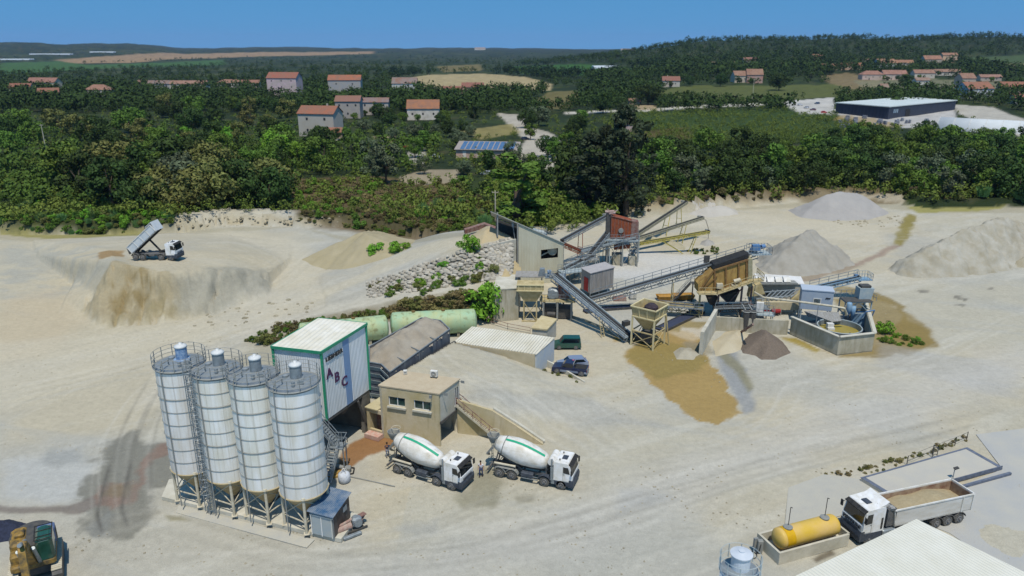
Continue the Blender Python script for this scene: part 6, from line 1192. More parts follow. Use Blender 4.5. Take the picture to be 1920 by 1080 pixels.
q.box(((xb0+xb1)/2,0,z0_), (xb1-xb0,w_,.1)); [q.prism([(xb0,sg*w_/2,z0_),(xb1,sg*w_/2,z0_),(xb1,sg*w_/2,z1_),(xb0,sg*w_/2,z1_)], (0,-sg*.08,0)) for sg in (-1,1)]; q.prism([(xb1,-w_/2,z0_),(xb1+.25,-w_/2,z1_),(xb1+.17,-w_/2,z1_),(xb1-.08,-w_/2,z0_)], (0,w_,0)); q.prism([(xb0,-w_/2,z0_),(xb0,-w_/2,z1_),(xb0+.08,-w_/2,z1_),(xb0+.08,-w_/2,z0_)], (0,w_,0)); bd = q.build('trailer_body', mat('trailer_white', '#cfcfcb', .5, c2='#b3aea2', scale=1, mix=.45, stretch=(.4,1,1.5)), t)
q = MB(); [q.bar((xb0,sg*w_/2,z1_),(xb1+.25,sg*w_/2,z1_),.12) for sg in (-1,1)]; q.bar((xb0,-w_/2,z1_),(xb0,w_/2,z1_),.12); q.bar((xb1+.2,-w_/2,z1_),(xb1+.2,w_/2,z1_),.12); [q.bar((xb0+1.25,sg*(w_/2+.02),z0_),(xb0+1.25,sg*(w_/2+.02),z1_),.12) for sg in (-1,1)]; [q.bar((xb0+.1,sg*(w_/2+.02),z0_),(xb0+.1,sg*(w_/2+.02),z1_),.12) for sg in (-1,1)]; q.build('rim_rail', M_WHITE, bd)
q = MB(); q.prism([(xb0+.09,-w_/2+.1,z0_+.1),(xb1-.1,-w_/2+.1,z0_+.1),(xb1+.1,-w_/2+.1,z1_-.08),(xb0+.09,-w_/2+.1,z1_-.08)], (0,.02,0)); q.prism([(xb0+.09,w_/2-.12,z0_+.1),(xb1-.1,w_/2-.12,z0_+.1),(xb1+.1,w_/2-.12,z1_-.08),(xb0+.09,w_/2-.12,z1_-.08)], (0,.02,0)); q.box((xb0+.12,0,2.1), (.03,2.2,1.5)); q.build('rusty_lining', mat('rust_lining', '#6a4433', .9, c2='#9f8b74', scale=1.5, mix=.5), bd)
gx, gy = np.meshgrid(np.linspace(xb0+.12,xb1+.1,60), np.linspace(-w_/2+.12,w_/2-.12,22)); hh_ = 2.15 + .62*np.exp(-((gx+6.6)/1.5)**2)*np.cos(gy/1.35)**1 + .5*np.exp(-((gx+3.6)/1.2)**2)*np.cos(gy/1.35) + .06*(fbm(gx*3+9,gy*3+9,3)-.5) - .25*sstep(-8.8,-9.9,gx)
id_ = np.arange(gx.size).reshape(gx.shape); fc = np.stack([id_[:-1,:-1],id_[:-1,1:],id_[1:,1:],id_[1:,:-1]],-1).reshape(-1,4); so_ = arr_mesh('sand_load', np.stack([gx.ravel(),gy.ravel(),hh_.ravel()],1), fc, mat('load_sand', '#94876a', .95, c2='#a6997b', scale=4, bump=.6, bscale=20), smooth=True)
q = MB(); rr = random.Random(2); pts = [(xb1+.2+rr.uniform(0,.5), y, z1_+.05+rr.uniform(-.1,.2)) for y in np.linspace(-1.2,1.2,14)]
for a, b in zip(pts[:-1], pts[1:]): q.tube(a, b, .17+rr.random()*.08, 8)
q.build('rolled_tarpaulin', mat('grey_tarp', '#bfc0bd', .8, c2='#7d7d7c', scale=5, mix=.5, bump=.8), t)
for sg in (-1,1):
    q = MB(); [arch(q, x, sg*1.03, .64) for x in (-6.2,-7.5,-8.8)]; q.build('mudguard', M_CHAS, t); q = MB(); arch(q, -2.6, sg*1.03, .66); q.build('drive_mudguard', M_NAVY, t); q = MB(); q.bbox((-.9,sg*1.0,.8),(1.4,.5,.6),.08); q.build('fuel_tank', M_GALV, t); q = MB(); q.bar((-4.2,sg*.8,.15),(-4.2,sg*.8,1.3),.14); q.build('landing_leg', M_CHAS, t)
    q = MB(); q.prism([(.0,sg*1.24,1.4),(-.15+.35,sg*1.24,1.4),(.2,sg*1.24,2.5),(0,sg*1.24,2.5)], (0,sg*.01,0)); q.build('rear_side_window', M_GLS, t)
q = MB(); q.box((-1.0,0,2.2), (.9,2.2,1.7)); q.build('equipment_rack', M_CHAS, t)
a, b = P(1601,990), P(1790,990); t.rotation_euler[2] = 0
rw1, rw2 = P(1757,992), P(1797,982); fb = P(1590,1012)
dv = (P(1620,1022) - rw2); dv.z = 0; dv.normalize(); th_ = math.atan2(dv.y, dv.x)
LT = t; LT.rotation_euler[2] = th_; n_ = V((-dv.y, dv.x, 0)); wpos = rw2  # rear near-side wheel (local -8.8, +1.2 side facing the camera)
side = 1 if n_.y < 0 else -1; LT.location = wpos - dv*(-8.8) - n_*side*1.2
so_.location = LT.location; so_.rotation_euler = LT.rotation_euler; tag(so_, 'damp brown sand heaped inside the open trailer of the white lorry', 'sand load')
# cars
def car(name, label, p, rz, body, L=3.9, W=1.7, H=1.45, kind='hatch', cat='car', glass=M_GLS, sc=1.0):
    t = thing(name, label, cat, p, rz, None, sc); h0, hb = .28, .85 if kind != 'van' else .95; x = L/2
    if kind == 'hatch': lo = [(-x,.35),(-x+.1,.3),(x-.05,.3),(x,.5),(x-.05,.72),(x-.85,.9),(-x+.05,.92),(-x,.6)]; ro = [(x-.95,.88),(x-1.6,H-.02),(x-2.1,H),(-x+.6,H-.05),(-x+.15,.9)]
    elif kind == 'van': lo = [(-x,.35),(x-.05,.3),(x,.55),(x-.05,.8),(x-.8,1.0),(-x+.02,1.0)]; ro = [(x-.85,.98),(x-1.4,H-.03),(x-1.8,H),(-x+.12,H-.02),(-x+.02,.98)]
    else: lo = [(-x,.45),(x-.05,.4),(x,.65),(x-.05,.9),(x-1.1,1.05),(-x,1.05)]; ro = [(x-1.15,1.02),(x-1.75,H-.02),(x-2.2,H),(x-2.9,H-.02),(x-3.1,1.02)]
    q = MB()
    def tub(prof, w0, w1, bev):
        n = len(prof); vs = []
        for s_, wd in ((-1,w0),(-1,w1),(1,w1),(1,w0)): pass
        zs = [z for _, z in prof]; zm = min(zs); zM = max(zs)
        L_ = [V((a, -(w0+(w1-w0)*(z-zm)/(zM-zm))/2, z)) for a, z in prof]; R_ = [V((p_.x,-p_.y,p_.z)) for p_ in L_]
        vs = L_ + R_; fs = [tuple(range(n)), tuple(reversed(range(n,2*n)))] + [((i+1) % n, i, n+i, n+(i+1) % n) for i in range(n)]; q.add(vs, fs)
    tub(lo, W, W-.06, 0); bo = q.build('body', body, t); q = MB(); tub(ro, W-.1, W-.38, 0); rf_ = q.build('roof', body, t)
    n = len(ro); zm, zM = ro[0][1], max(z for _, z in ro)
    wd = lambda z: ((W-.1) + ((W-.38)-(W-.1))*(z-zm)/(zM-zm))/2
    for sg in (-1,1):
        g = MB(); pts = [(ro[0][0]-.18,zm+.06),(ro[1][0]-.08,zM-.12),(ro[-2][0]+.1,zM-.14),(ro[-1][0]+.2,zm+.08)]; g.add([V((a, sg*(wd(z)+.012), z)) for a, z in pts], [(0,1,2,3) if sg > 0 else (3,2,1,0)]); g.build('side_window', glass, t)
    for nm, (a0, a1) in (('windscreen', (ro[0], ro[1])), ('rear_window', (ro[-1], ro[-2]))):
        g = MB(); sgn = 1 if nm == 'windscreen' else -1; f = lambda k: (a0[0]+(a1[0]-a0[0])*k+.015*sgn, a0[1]+(a1[1]-a0[1])*k+.012); p0, p1 = f(.1), f(.88); g.add([V((p0[0],-wd(p0[1])+.08,p0[1])), V((p0[0],wd(p0[1])-.08,p0[1])), V((p1[0],wd(p1[1])-.08,p1[1])), V((p1[0],-wd(p1[1])+.08,p1[1]))], [(0,1,2,3)]); g.build(nm, glass, t)
    r_ = .33 if kind != 'pickup' else .39
    for wx in (x-.75,-x+.72):
        for y in (-W/2+.1, W/2-.1): wheel(t, wx, y, r_, .22)
    for sg in (-1,1):
        q = MB(); q.bbox((x-.06,sg*(W/2-.3),.68),(.14,.34,.14),.02); q.build('headlight', M_GALV, t); q = MB(); q.bbox((-x+.01,sg*(W/2-.16),.8),(.06,.18,.28),.02); q.build('tail_light', M_RED, t)
    q = MB(); q.bbox((x-.02,0,.42),(.16,W-.1,.2),.04); q.build('bumper', M_NAVY, t); q = MB(); q.bbox((-x,0,.42),(.14,W-.1,.2),.04); q.build('rear_bumper', M_NAVY if kind != 'pickup' else M_GALV, t)
    return t
gp = mat('dark_green_car_paint', '#14463c', .25, spec=.6, coat=.5); sp_ = mat('silver_car_paint', '#8f9bb0', .3, .4, coat=.5); np_ = mat('dark_blue_pickup_paint', '#232a44', .3, coat=.4)
car('parked_van', 'dark green compact van parked beside the garage end', P(1063,652), R(180), gp, 3.9, 1.7, 1.75, 'van', 'van')
car('parked_car', 'silver car parked between the dark green van and the pickup', P(1073,688), R(190), sp_, 4.1, 1.72, 1.45)
t = car('pickup_truck', 'dark blue and silver pickup parked behind the low wall', P(1069,699), R(164), np_, 4.7, 1.75, 1.7, 'pickup', 'pickup')
q = MB(); q.box((-1.35,0,1.07),(1.75,1.45,.03)); q.build('load_bed', M_BLACK, t); q = MB(); [q.prism([(x0,sg*.885,.45),(x1,sg*.885,.45),(x1,sg*.885,.72),(x0,sg*.885,.72)], (0,sg*.01,0)) for x0, x1 in ((-2.3,-2.0),(-1.2,1.2)) for sg in (-1,1)]; q.build('silver_side', sp_, t); q = MB(); [q.bar((-.55,y,1.05),(-.55,y,1.65),.08) for y in (-.7,.7)]; q.bar((-.55,-.7,1.65),(-.55,.7,1.65),.08); q.build('roll_bar', M_GREY, t)
q = MB(); q.sphere((0,0,.3), .35, 12, 8, .75); q.lathe([(.12,.5),(.16,.66),(.06,.68)], n=10); q.build('sack', mat('pink_sack', '#b5667d', .8, c2='#96506a', scale=4), None); o = bpy.data.objects['sack']; 
for o in [x for x in C.objects if x.name.startswith('sack') and x.parent is None]: o.location = t.location + V((.4,.3,1.08)); tag(o, 'pink sack lying in the bed of the pickup', 'sack')
# excavator at the lower left corner
ex_ = P(72,1070); t = thing('excavator', 'yellow excavator with a dark green glazed cab at the lower left corner', 'excavator', ex_, R(-60), None, 1.2)
mY = mat('excavator_yellow', '#b08a36', .6, c2='#4d4534', scale=2.2, mix=.5, streak=('#3a342a', (3,3,3), .6))
for y in (-1.25,1.25):
    q = MB(); q.prism([(-2.0,y-.3,.25),(-1.7,y-.3,0),(1.7,y-.3,0),(2.0,y-.3,.25),(2.05,y-.3,.65),(1.75,y-.3,.9),(-1.75,y-.3,.9),(-2.05,y-.3,.65)], (0,.6,0)); tr = q.build('track', M_DARK, t)
    q = MB(); [q.box((-1.8+.225*k,y,.93),(.18,.62,.06)) for k in range(17)]; q.build('track_pads', M_LEG, tr)
q = MB(); q.box((0,0,.7),(2.2,2.0,.5)); q.build('undercarriage', M_DARK, t); q = MB(); q.bbox((-.4,0,1.35),(3.6,2.6,.5),.1); q.build('upper_frame', mY, t)
q = MB(); q.bbox((-1.0,-.75,2.0),(2.2,1.05,1.0),.15); q.bbox((.6,-.85,1.85),(.9,.8,.7),.1); q.bbox((-1.1,-.7,2.6),(.9,.6,.3),.08); q.build('engine_cover', mY, t); q = MB(); q.lathe([(1.32,1.2),(1.4,1.5),(1.4,2.2),(1.25,2.45)], (-1.2,0,0), 24); q.build('counterweight', M_DARK, t)
q = MB(); q.bbox((.45,.82,2.3),(1.9,1.0,1.75),.18); q.build('cab', mat('cab_green_glass', '#173328', .1, spec=.7, c2='#2c5547', scale=1.2), t); q = MB(); q.bbox((-1.0,.82,2.05),(1.25,1.05,1.1),.12); q.build('blue_cab_rear', mat('cab_sky_blue', '#41557f', .6, c2='#66789a', scale=3, bump=.5), t)  # blue block: sky reflection on the cab's rear put into its colour
q = MB(); [q.bar((.5+dx,.32,3.2),(.5+dx,1.32,3.2),.05) for dx in (-.9,-.2,.5,.9)]; [q.bar((-.45,y,3.2),(1.4,y,3.2),.06) for y in (.32,1.32)]; q.build('cab_frame', M_BLACK, t)
q = MB(); q.prism([(.6,-.25,1.7),(3.4,-.25,4.6),(4.2,-.25,4.7),(3.9,-.25,4.1),(1.4,-.25,1.5)], (0,.5,0)); q.build('boom', mY, t); q = MB(); q.tube((1.4,-.42,1.6),(3.0,-.42,3.7),.12,10); q.tube((1.4,.42,1.6),(3.0,.42,3.7),.12,10); q.tube((2.4,0,4.0),(4.6,0,5.1),.13,10); q.build('cylinder', M_GALV, t)
q = MB(); q.prism([(3.8,-.2,4.9),(4.5,-.2,4.5),(5.6,-.2,1.4),(5.2,-.2,1.3)], (0,.4,0)); q.build('arm', mY, t); q = MB(); q.prism([(5.0,-.6,1.5),(5.9,-.6,1.3),(5.8,-.6,.3),(4.9,-.6,.1),(5.3,-.6,.8)], (0,1.2,0)); q.build('bucket', M_DARK, t)
heap('dark_heap', 'low dark navy heap behind the yellow excavator', [(-60,985),(-20,978),(28,974),(50,982),(58,1000),(30,1012),(-20,1020),(-60,1020)], '#1d212d', '#2f3548', .7, z=0, step=.2, ridge=.5, cap=1.1, sc=3, cat='dark heap')  # low dark heap standing in for an unidentified dark mass
# people
def person(label, p, rz, shirt, trousers, hair='#1d1814', arms=((.24,.02,1.08),(-.3,.1,1.05)), stride=.16, bend=0.0):
    t = thing('person', label, 'person', p, rz); skin = mat('skin', '#9b6f55', .6)
    # one continuous skin body
    J = {'pel':(0,0,.93),'wst':(0,.01,1.08),'chs':(.01,bend*.5,1.30),'nck':(.01,bend*.7,1.47),'hd0':(.02,bend,1.56),'hd1':(.03,bend,1.70),
         'hl':(.10,0,.88),'kl':(.12,stride*.5+.03,.48),'al':(.12,stride*.6-.04,.09),'tl':(.13,stride*.6+.13,.04),'hr':(-.10,0,.88),'kr':(-.12,-stride*.3+.03,.48),'ar':(-.12,-stride*.8,.09),'tr':(-.13,-stride*.8+.16,.04),
         'sl':(.19,bend*.5,1.40),'el':(.27,bend*.5-.03,1.16),'wl':(.27,bend*.5+.12,.95),'sr':(-.19,bend*.5,1.40),'er':(-.29,bend*.5-.02,1.17),'wr':(-.33,bend*.5+.12,.97)}
    rad = {'pel':(.15,.11),'wst':(.14,.10),'chs':(.17,.11),'nck':(.055,.055),'hd0':(.075,.085),'hd1':(.085,.1),'hl':(.085,.085),'kl':(.055,.055),'al':(.04,.04),'tl':(.04,.03),'hr':(.085,.085),'kr':(.055,.055),'ar':(.04,.04),'tr':(.04,.03),'sl':(.06,.06),'el':(.042,.042),'wl':(.03,.03),'sr':(.06,.06),'er':(.042,.042),'wr':(.03,.03)}
    E = [('pel','wst'),('wst','chs'),('chs','nck'),('nck','hd0'),('hd0','hd1'),('pel','hl'),('hl','kl'),('kl','al'),('al','tl'),('pel','hr'),('hr','kr'),('kr','ar'),('ar','tr'),('chs','sl'),('sl','el'),('el','wl'),('chs','sr'),('sr','er'),('er','wr')]
    def hand(side):
        w_ = J['w'+side]; s_ = 1 if side == 'l' else -1; J['h'+side+'p'] = (w_[0], w_[1]+.05, w_[2]-.07); rad['h'+side+'p'] = (.035,.02); E.append(('w'+side,'h'+side+'p'))
        for k in range(4): n1, n2 = f'f{side}{k}a', f'f{side}{k}b'; o_ = (k-1.5)*.018; ln = (.05,.06,.055,.042)[k]; J[n1] = (w_[0]+o_*.4, w_[1]+.06+o_, w_[2]-.11); J[n2] = (w_[0]+o_*.4-s_*.012, w_[1]+.07+o_, w_[2]-.11-ln); rad[n1] = (.009,.009); rad[n2] = (.007,.007); E.append(('h'+side+'p',n1)); E.append((n1,n2))
        J['t'+side+'a'] = (w_[0]-s_*.025, w_[1]+.09, w_[2]-.07); J['t'+side+'b'] = (w_[0]-s_*.03, w_[1]+.11, w_[2]-.11); rad['t'+side+'a'] = rad['t'+side+'b'] = (.01,.01); E.append(('w'+side,'t'+side+'a')); E.append(('t'+side+'a','t'+side+'b'))
    hand('l'); hand('r'); names = list(J); ix = {n: i for i, n in enumerate(names)}
    def skinmesh(ns, es, infl, name, m, root):
        me = bpy.data.meshes.new(name); me.from_pydata([J[n] for n in ns], [(ns.index(a), ns.index(b)) for a, b in es], []); o = bpy.data.objects.new(name, me); C.objects.link(o); md = o.modifiers.new('s', 'SKIN'); 
        for i, n in enumerate(ns): sv = me.skin_vertices[0].data[i]; r_ = rad[n]; sv.radius = (r_[0]+infl, r_[1]+infl); sv.use_root = (n == root)
        sb = o.modifiers.new('u', 'SUBSURF'); sb.levels = 1; sb.render_levels = 1; dg = bpy.context.evaluated_depsgraph_get(); dg.update(); m2 = bpy.data.meshes.new_from_object(o.evaluated_get(dg)); bpy.data.objects.remove(o); m2.materials.clear(); return link(name, m2, m, t, True)
    skinmesh(names, E, 0, 'body', skin, 'pel')
    J2 = dict(J); J['hemL'] = tuple(np.array(J['sl'])*.35+np.array(J['el'])*.65); J['hemR'] = tuple(np.array(J['sr'])*.35+np.array(J['er'])*.65); rad['hemL'] = rad['hemR'] = (.055,.055); J['pw'] = (0,0,.96); rad['pw'] = (.16,.115)
    skinmesh(['pw','wst','chs','sl','hemL','sr','hemR'], [('pw','wst'),('wst','chs'),('chs','sl'),('sl','hemL'),('chs','sr'),('sr','hemR')], .016, 'shirt', mat('cloth'+shirt, shirt, .9, bump=.3), 'chs')
    skinmesh(['pel','hl','kl','al','hr','kr','ar'], [('pel','hl'),('hl','kl'),('kl','al'),('pel','hr'),('hr','kr'),('kr','ar')], .02, 'trousers', mat('cloth'+trousers, trousers, .9, c2='#2c3550', scale=6), 'pel')
    q = MB(); h_ = V(J['hd1']); q.sphere(h_+V((0,-.015,.035)), .105, 14, 8, 1.0); q.build('hair', mat('hair', hair, .8), t, True); q = MB(); q.sphere(V(J['hd0'])+V((0,.1,.05)), .02, 6, 4); [q.sphere(V(J['hd1'])+V((sx,.095,-.03)), .014, 6, 4) for sx in (-.035,.035)]; q.bar(V(J['hd0'])+V((-.025,.092,0)), V(J['hd0'])+V((.025,.092,0)), .012); q.build('face', mat('face_dark', '#6d4638', .6), t)
    for s_ in 'lr': q = MB(); f_ = V(J['a'+s_]); q.bbox(f_+V((0,.07,-.04)), (.11,.28,.1), .03); q.build('shoe', M_BLACK, t)
    return t
person('person in a pale tee shirt and blue trousers standing between the mixer trucks', P(902,893), R(170), '#c3c4cc', '#3c4d7d', bend=.05)
person('person in dark blue top and white trousers behind the first mixer truck', P(727,857), R(200), '#20304a', '#c9ced6', bend=.1)
# ------------------------------------------------------------------ right front corner
mYT = mat('yellow_tank_paint', '#c2a22c', .5, c2='#c9ab73', scale=.7, mix=.42, stretch=(.6,.6,1))
a, b = P(1462,1009,1.35), P(1560,983,1.35); t, o, d, L = tank('yellow_tank', 'yellow dust stained fuel tank lying in a concrete trough in front of the lorry', a, b, .9, mYT, None, .45)
q = MB(o); q.lathe([(.915,.0),(.915,.85)], a+d*.15, 32, axis=d, closed=False); q.build('bright_yellow_end', mat('bright_yellow', '#cba300', .4, c2='#b9901a', scale=2), t, True)
for k in (.13,.83):
    q = MB(o); p = up(a+d*L*k, 2.2); q.lathe([(.36,0),(.4,.06),(.4,.14),(.3,.16)], p, 18); q.build('manhole', M_GREY, t); q = MB(o); q.bar(p+V((.1,.2,0)), p+V((.1,.2,1.9)), .05); q.bar(p+V((.1,.2,1.9)), p+V((.25,.2,1.85)), .06); q.build('vent_mast', M_DARK, t)
s_ = V((-d.y,d.x,0)); tr0, tr1 = up(a,0)-d*1.15, up(b,0)+d*.62; t = thing('tank_trough', 'long low concrete trough holding the yellow tank', 'trough', up((a+b)/2,0)); o = up((a+b)/2,0); q = MB(o)
for sg in (-1,1): q.para(tr0+s_*sg*1.35-s_*.1, (tr1-tr0), s_*.2, V((0,0,1.15)))
q.para(tr0-s_*1.25, d*.2, s_*2.5, V((0,0,1.147))); q.para(tr1-s_*1.25, d*.2, s_*2.5, V((0,0,1.147))); q.para(tr0+s_*-1.2+d*.2, tr1-tr0-d*.2, s_*2.4, V((0,0,.3))); q.build('wall', M_CONC2, t)
t = thing('fuel_pump', 'small grey fuel pump with a hose at the left end of the trough', 'pump', tr0-d*.5+s_*.4); q = MB(); q.bbox((0,0,.7),(.45,.4,1.2),.04); q.box((-.3,.2,.9),(.4,.2,.9),.3); q.build('case', M_GREY, t); q = MB(); q.ring((-.8,-.3,.06),.5,.035,20,5); q.path([V((-.3,-.2,.06)),V((-.1,-.3,.5)),V((0,-.22,1.0))],.035); q.build('hose', M_BLACK, t)
# weighbridge
wA, wB, wC, wD = [P(*p,.35) for p in ((1615,897),(1672,932),(1879,876),(1815,840))]; wo = up((wA+wC)/2,0); t = thing('weighbridge', 'long concrete weighbridge deck with dark steel ends', 'weighbridge', wo); q = MB(wo); q.prism([up(p,.02) for p in (wA,wB,wC,wD)], (0,0,.36)); q.build('deck', mat('weigh_deck', '#a4a39d', .9, c2='#aeaa9d', scale=.5, bump=.2), t)
q = MB(wo); mD = mat('steel_edge', '#414a57', .6, c2='#6b7280', scale=2)
for a, b in ((wA,wB),(wD,wC)): ofs = (wB-wC).normalized()*(.45 if a is wD else -.45)*-1; q.prism([up(a,.384),up(b,.384),up(b,.384)+ofs*(-1),up(a,.384)+ofs*(-1)], (0,0,.02))
q.bar(up(wB,.3), up(wC,.3), .08, .45); q.bar(up(wA,.37), up(wD,.37), .22, .06); q.build('steel_edge', mD, t); q = MB(wo); q.bar(up(wC,.2)+V((.3,-.9,0)), up(wB.lerp(wC,.45),.2)+V((.3,-.9,0)), .25); q.build('side_beam', mD, t)
pA, pB, pC, pD = P(1480,897), P(1545,888), P(1612,898), P(1672,933); q = MB(); q.prism([P(1478,915), P(1545,890), P(1613,899), P(1670,932), P(1600,960), P(1470,1000)], (0,0,.05)); o = q.build('pavement', mat('yard_slab', '#9f9e97', .9, c2='#aaa79a', scale=.5, bump=.4)); tag(o, kind='structure')
q = MB(); q.prism([P(1830,815), P(1990,795), P(2100,870), P(2100,1100), P(1930,1100), P(1780,1000), P(1680,960), P(1880,880)], (0,0,.045)); o = q.build('pavement', mat('yard_slab2', '#989b9c', .9, c2='#a8a69c', scale=.25, bump=.2)); tag(o, kind='structure')
t = thing('lamp_mast', 'thin pole with a small dark lamp head beside the weighbridge', 'lamp', P(1785,904)); q = MB(); q.bar((0,0,0),(0,0,1.5),.06); q.build('pole', M_GALV, t); q = MB(); q.prism([(-.05,-.15,1.45),(.4,-.1,1.6),(.35,-.1,1.7),(-.1,-.15,1.6)], (0,.3,0)); q.build('head', M_DARK, t)
t = thing('barrier_frame', 'small rusty metal frame by the far edge of the weighbridge', 'frame', P(1748,858)); q = MB(); [q.bar((x,0,0),(x,0,1.2),.05) for x in (0,.45)]; [q.bar((0,0,z),(.45,0,z),.05) for z in (.4,.8,1.2)]; q.build('frame', M_DARK, t)
t = thing('wire_fence', 'sagging wire fence with rusty posts along the weighbridge', 'fence', P(1760,840)); o = P(1760,840); q = MB(o); pts = [P(*p) for p in ((1640,893),(1700,872),(1748,852),(1790,836),(1812,826))]; [q.bar(p, p+V((0,0,1.1)), .06) for p in pts[1:]]; [q.bar(a+V((0,0,h)), b+V((0,0,h)), .025) for a, b in zip(pts[1:-1], pts[2:]) for h in (.5,1.05)]; q.build('post_and_wire', M_DARK, t)
# near silo head at the bottom edge, electric box beside it
sc_ = P(1387,1068,8.0); t = thing('small_silo', 'grey blue filter capped silo top at the bottom edge', 'silo', up(sc_,0)); q = MB(); q.lathe([(.5,.8),(1.25,2.2),(1.25,8.0)], n=32); q.build('shell', mat('blue_grey_silo', '#8fa3b4', .5, c2='#a9b4bb', scale=1.2, stretch=(1,1,.3)), t, True); q = MB(); q.lathe([(1.25,8.0),(.6,8.2)], n=28); q.build('roof', M_GALV, t)
q = MB(); q.lathe([(.62,8.15),(.62,9.2)], n=24); q.lathe([(.72,9.2),(.74,9.3),(.2,9.45),(.2,9.52)], n=24); q.build('filter', mat('pale_filter', '#a9b3be', .5, c2='#c0c6cb', scale=2), t); q = MB(); [q.bar((1.35*math.cos(a),1.35*math.sin(a),8.0),(1.35*math.cos(a),1.35*math.sin(a),9.1),.05) for a in np.linspace(0,2*math.pi,11)[:-1]]; [q.ring((0,0,8+h),1.35,.025,32,4) for h in (.05,.55,1.1)]; q.build('railing', M_BLUEG, t)
for a in (45,135,225,315): q = MB(); q.bar((1.1*math.cos(R(a)),1.1*math.sin(R(a)),0),(1.1*math.cos(R(a)),1.1*math.sin(R(a)),2.3),.14); q.build('leg', M_GALV, t)
t = thing('electric_box', 'small grey box on the ground behind the small silo', 'box', P(1378,1040), R(4)); q = MB(); q.bbox((0,0,.3),(.58,.42,.5),.03); q.build('case', M_GALV, t); q = MB(); q.box((-.22,-.22,.3),(.1,.03,.5)); q.box((0,0,.04),(.6,.45,.06)); q.build('base', M_DARK, t)
# big roof in the lower right corner
zr = 5.4; r0, r1, r2 = P(1718,975,zr), P(1495,1080,zr), P(1925,1077,zr); e1, e2 = (r1-r0), (r2-r0); ro_ = up(r0+(e1+e2)*.4,0); t = thing('corrugated_roof_hall', 'hall with a wide cream corrugated roof filling the lower right corner', 'building', ro_)
rp_ = [r0, r0+e1*1.9, r0+e1*1.9+e2*1.7, r0+e2*1.7]; q = MB(ro_); q.prism(rp_, (0,0,.1)); q.build('roof', mat('cream_corrugated_roof', '#d3d2c6', .55, c2='#c6c4b4', scale=.4, mix=.4, wave=((e1.normalized().x, e1.normalized().y, 0), .3, .022)), t)
ctr = sum(rp_, V((0,0,0)))/4; wp_ = [up(ctr+(p-ctr)*.97,0) for p in rp_]; q = MB(ro_)
for i in range(4): slab_wall(q, wp_[i], wp_[(i+1) % 4], 0, zr-.01, zr-.01, .2)
q.build('wall', M_RENDER2, t)
# ------------------------------------------------------------------ houses and sheds of the country behind
M_TILE = lambda c: mat('roof_tile'+c, tuple(x*.62 + .03 for x in lin(c)), .85, c2='#80604f', scale=.25, mix=.5, wave=('X', .5, .05))
WALLC = lambda c: mat('house_wall'+c, tuple(min(.8, x*1.18) for x in lin(c)), .9, c2='#a8a092', scale=.3, mix=.3)
M_WIN = mat('house_window', '#1d2126', .3, spec=.5)
def ppm(p): return F / (p[1]*math.cos(TH) + (CH-p[2])*math.sin(TH))
HOUSES = []
def house(x0, x1, yb, yt, label, wall='#b9b0a2', roof='#b0694c', dep=8, roofh=None, rz=0, floors=1, nwin=3, hip=False, cat='house', chim=0, name='house'):
    p = G((x0+x1)/2, yb); k = ppm(p); W = (x1-x0)/k; Hh = max(3.2, (yb-yt)/k - dep*.04); rh = (roofh if roofh is not None else 2.2); rh = max(rh, Hh*(.24 if floors > 1 else .42)); hw = Hh - rh; dep = max(dep, rh*3.2) if floors > 1 else max(dep, rh*2.6)
    p = p + V((0, dep/2*1.0, 0)); p.z = T(p.x, p.y); HOUSES.append((p.x, p.y, W, dep)); t = thing(name, label, cat, p, R(rz)); x, y = W/2, dep/2
    q = MB(); q.box((0,0,hw/2-1), (W,dep,hw+2)); 
    if not hip: q.prism([(-x,-y,hw),(-x,y,hw),(-x,0,hw+rh-.1)], (W,0,0))
    q.build('wall', WALLC(wall), t); e = .45; q = MB()
    if hip: r_ = min(x*.7, y); q.add([(-x-e,-y-e,hw-.05),(x+e,-y-e,hw-.05),(x+e,y+e,hw-.05),(-x-e,y+e,hw-.05),(-x+r_,0,hw+rh),(x-r_,0,hw+rh)], [(0,1,5,4),(1,2,5),(2,3,4,5),(3,0,4),(3,2,1,0)])
    else:
        for sg in (-1,1): q.prism([(-x-e,sg*(y+e),hw-.12),(x+e,sg*(y+e),hw-.12),(x+e,0,hw+rh),(-x-e,0,hw+rh)], (0,0,.16))
    rf_ = q.build('roof', M_TILE(roof), t)
    if chim: q = MB(); q.box((x*.4*chim,.8,hw+rh+.2), (.7,.7,1.6)); q.build('chimney', WALLC(wall), rf_)
    first = None
    for f in range(floors):
        zc = hw*(f+.55)/floors
        for i in range(nwin):
            cx = -x + W*(i+.5)/nwin
            if first is None: q = MB(); q.box((0,0,0), (1.0,.06,1.25)); first = q.build('window', M_WIN, t); first.location = (cx,-y-.02,zc)
            else: o = first.copy(); C.objects.link(o); o.parent = t; o.location = (cx,-y-.02,zc)
    if floors == 1 and nwin: q = MB(); q.box((-x+W*.5/nwin+W/nwin*.5,-y-.03,1.05), (.95,.06,2.1)); q.build('door', M_WIN, t)
    return t, hw, rh, W
house(503,560,180,137, 'tall pink rendered house with a red roof and rows of small windows', '#b9a2a6', '#b0563c', 9, None, -6, 3, 3)
house(616,676,180,142, 'tall house with an orange roof half hidden by dark trees', '#8e8f92', '#c46a38', 9, None, 4, 2, 2)
house(563,634,256,200, 'grey stone house with a bright orange roof, nearest the left wood', '#a09c93', '#b9653c', 9, None, -12, 2, 2, chim=1)
house(630,676,222,181, 'grey two storey house with a brownish roof in the middle of the hamlet', '#8c8784', '#9c6a5b', 9, None, 0, 2, 3)
house(676,728,216,184, 'long grey roofed house joined to the brownish roofed one', '#a39f9a', '#8d8b90', 9, 1.6, 3, 2, 3)
house(612,642,260,240, 'little orange roofed outhouse beside the swimming pool', '#a58a74', '#b96c42', 5, 1.2, 8, 1, 1)
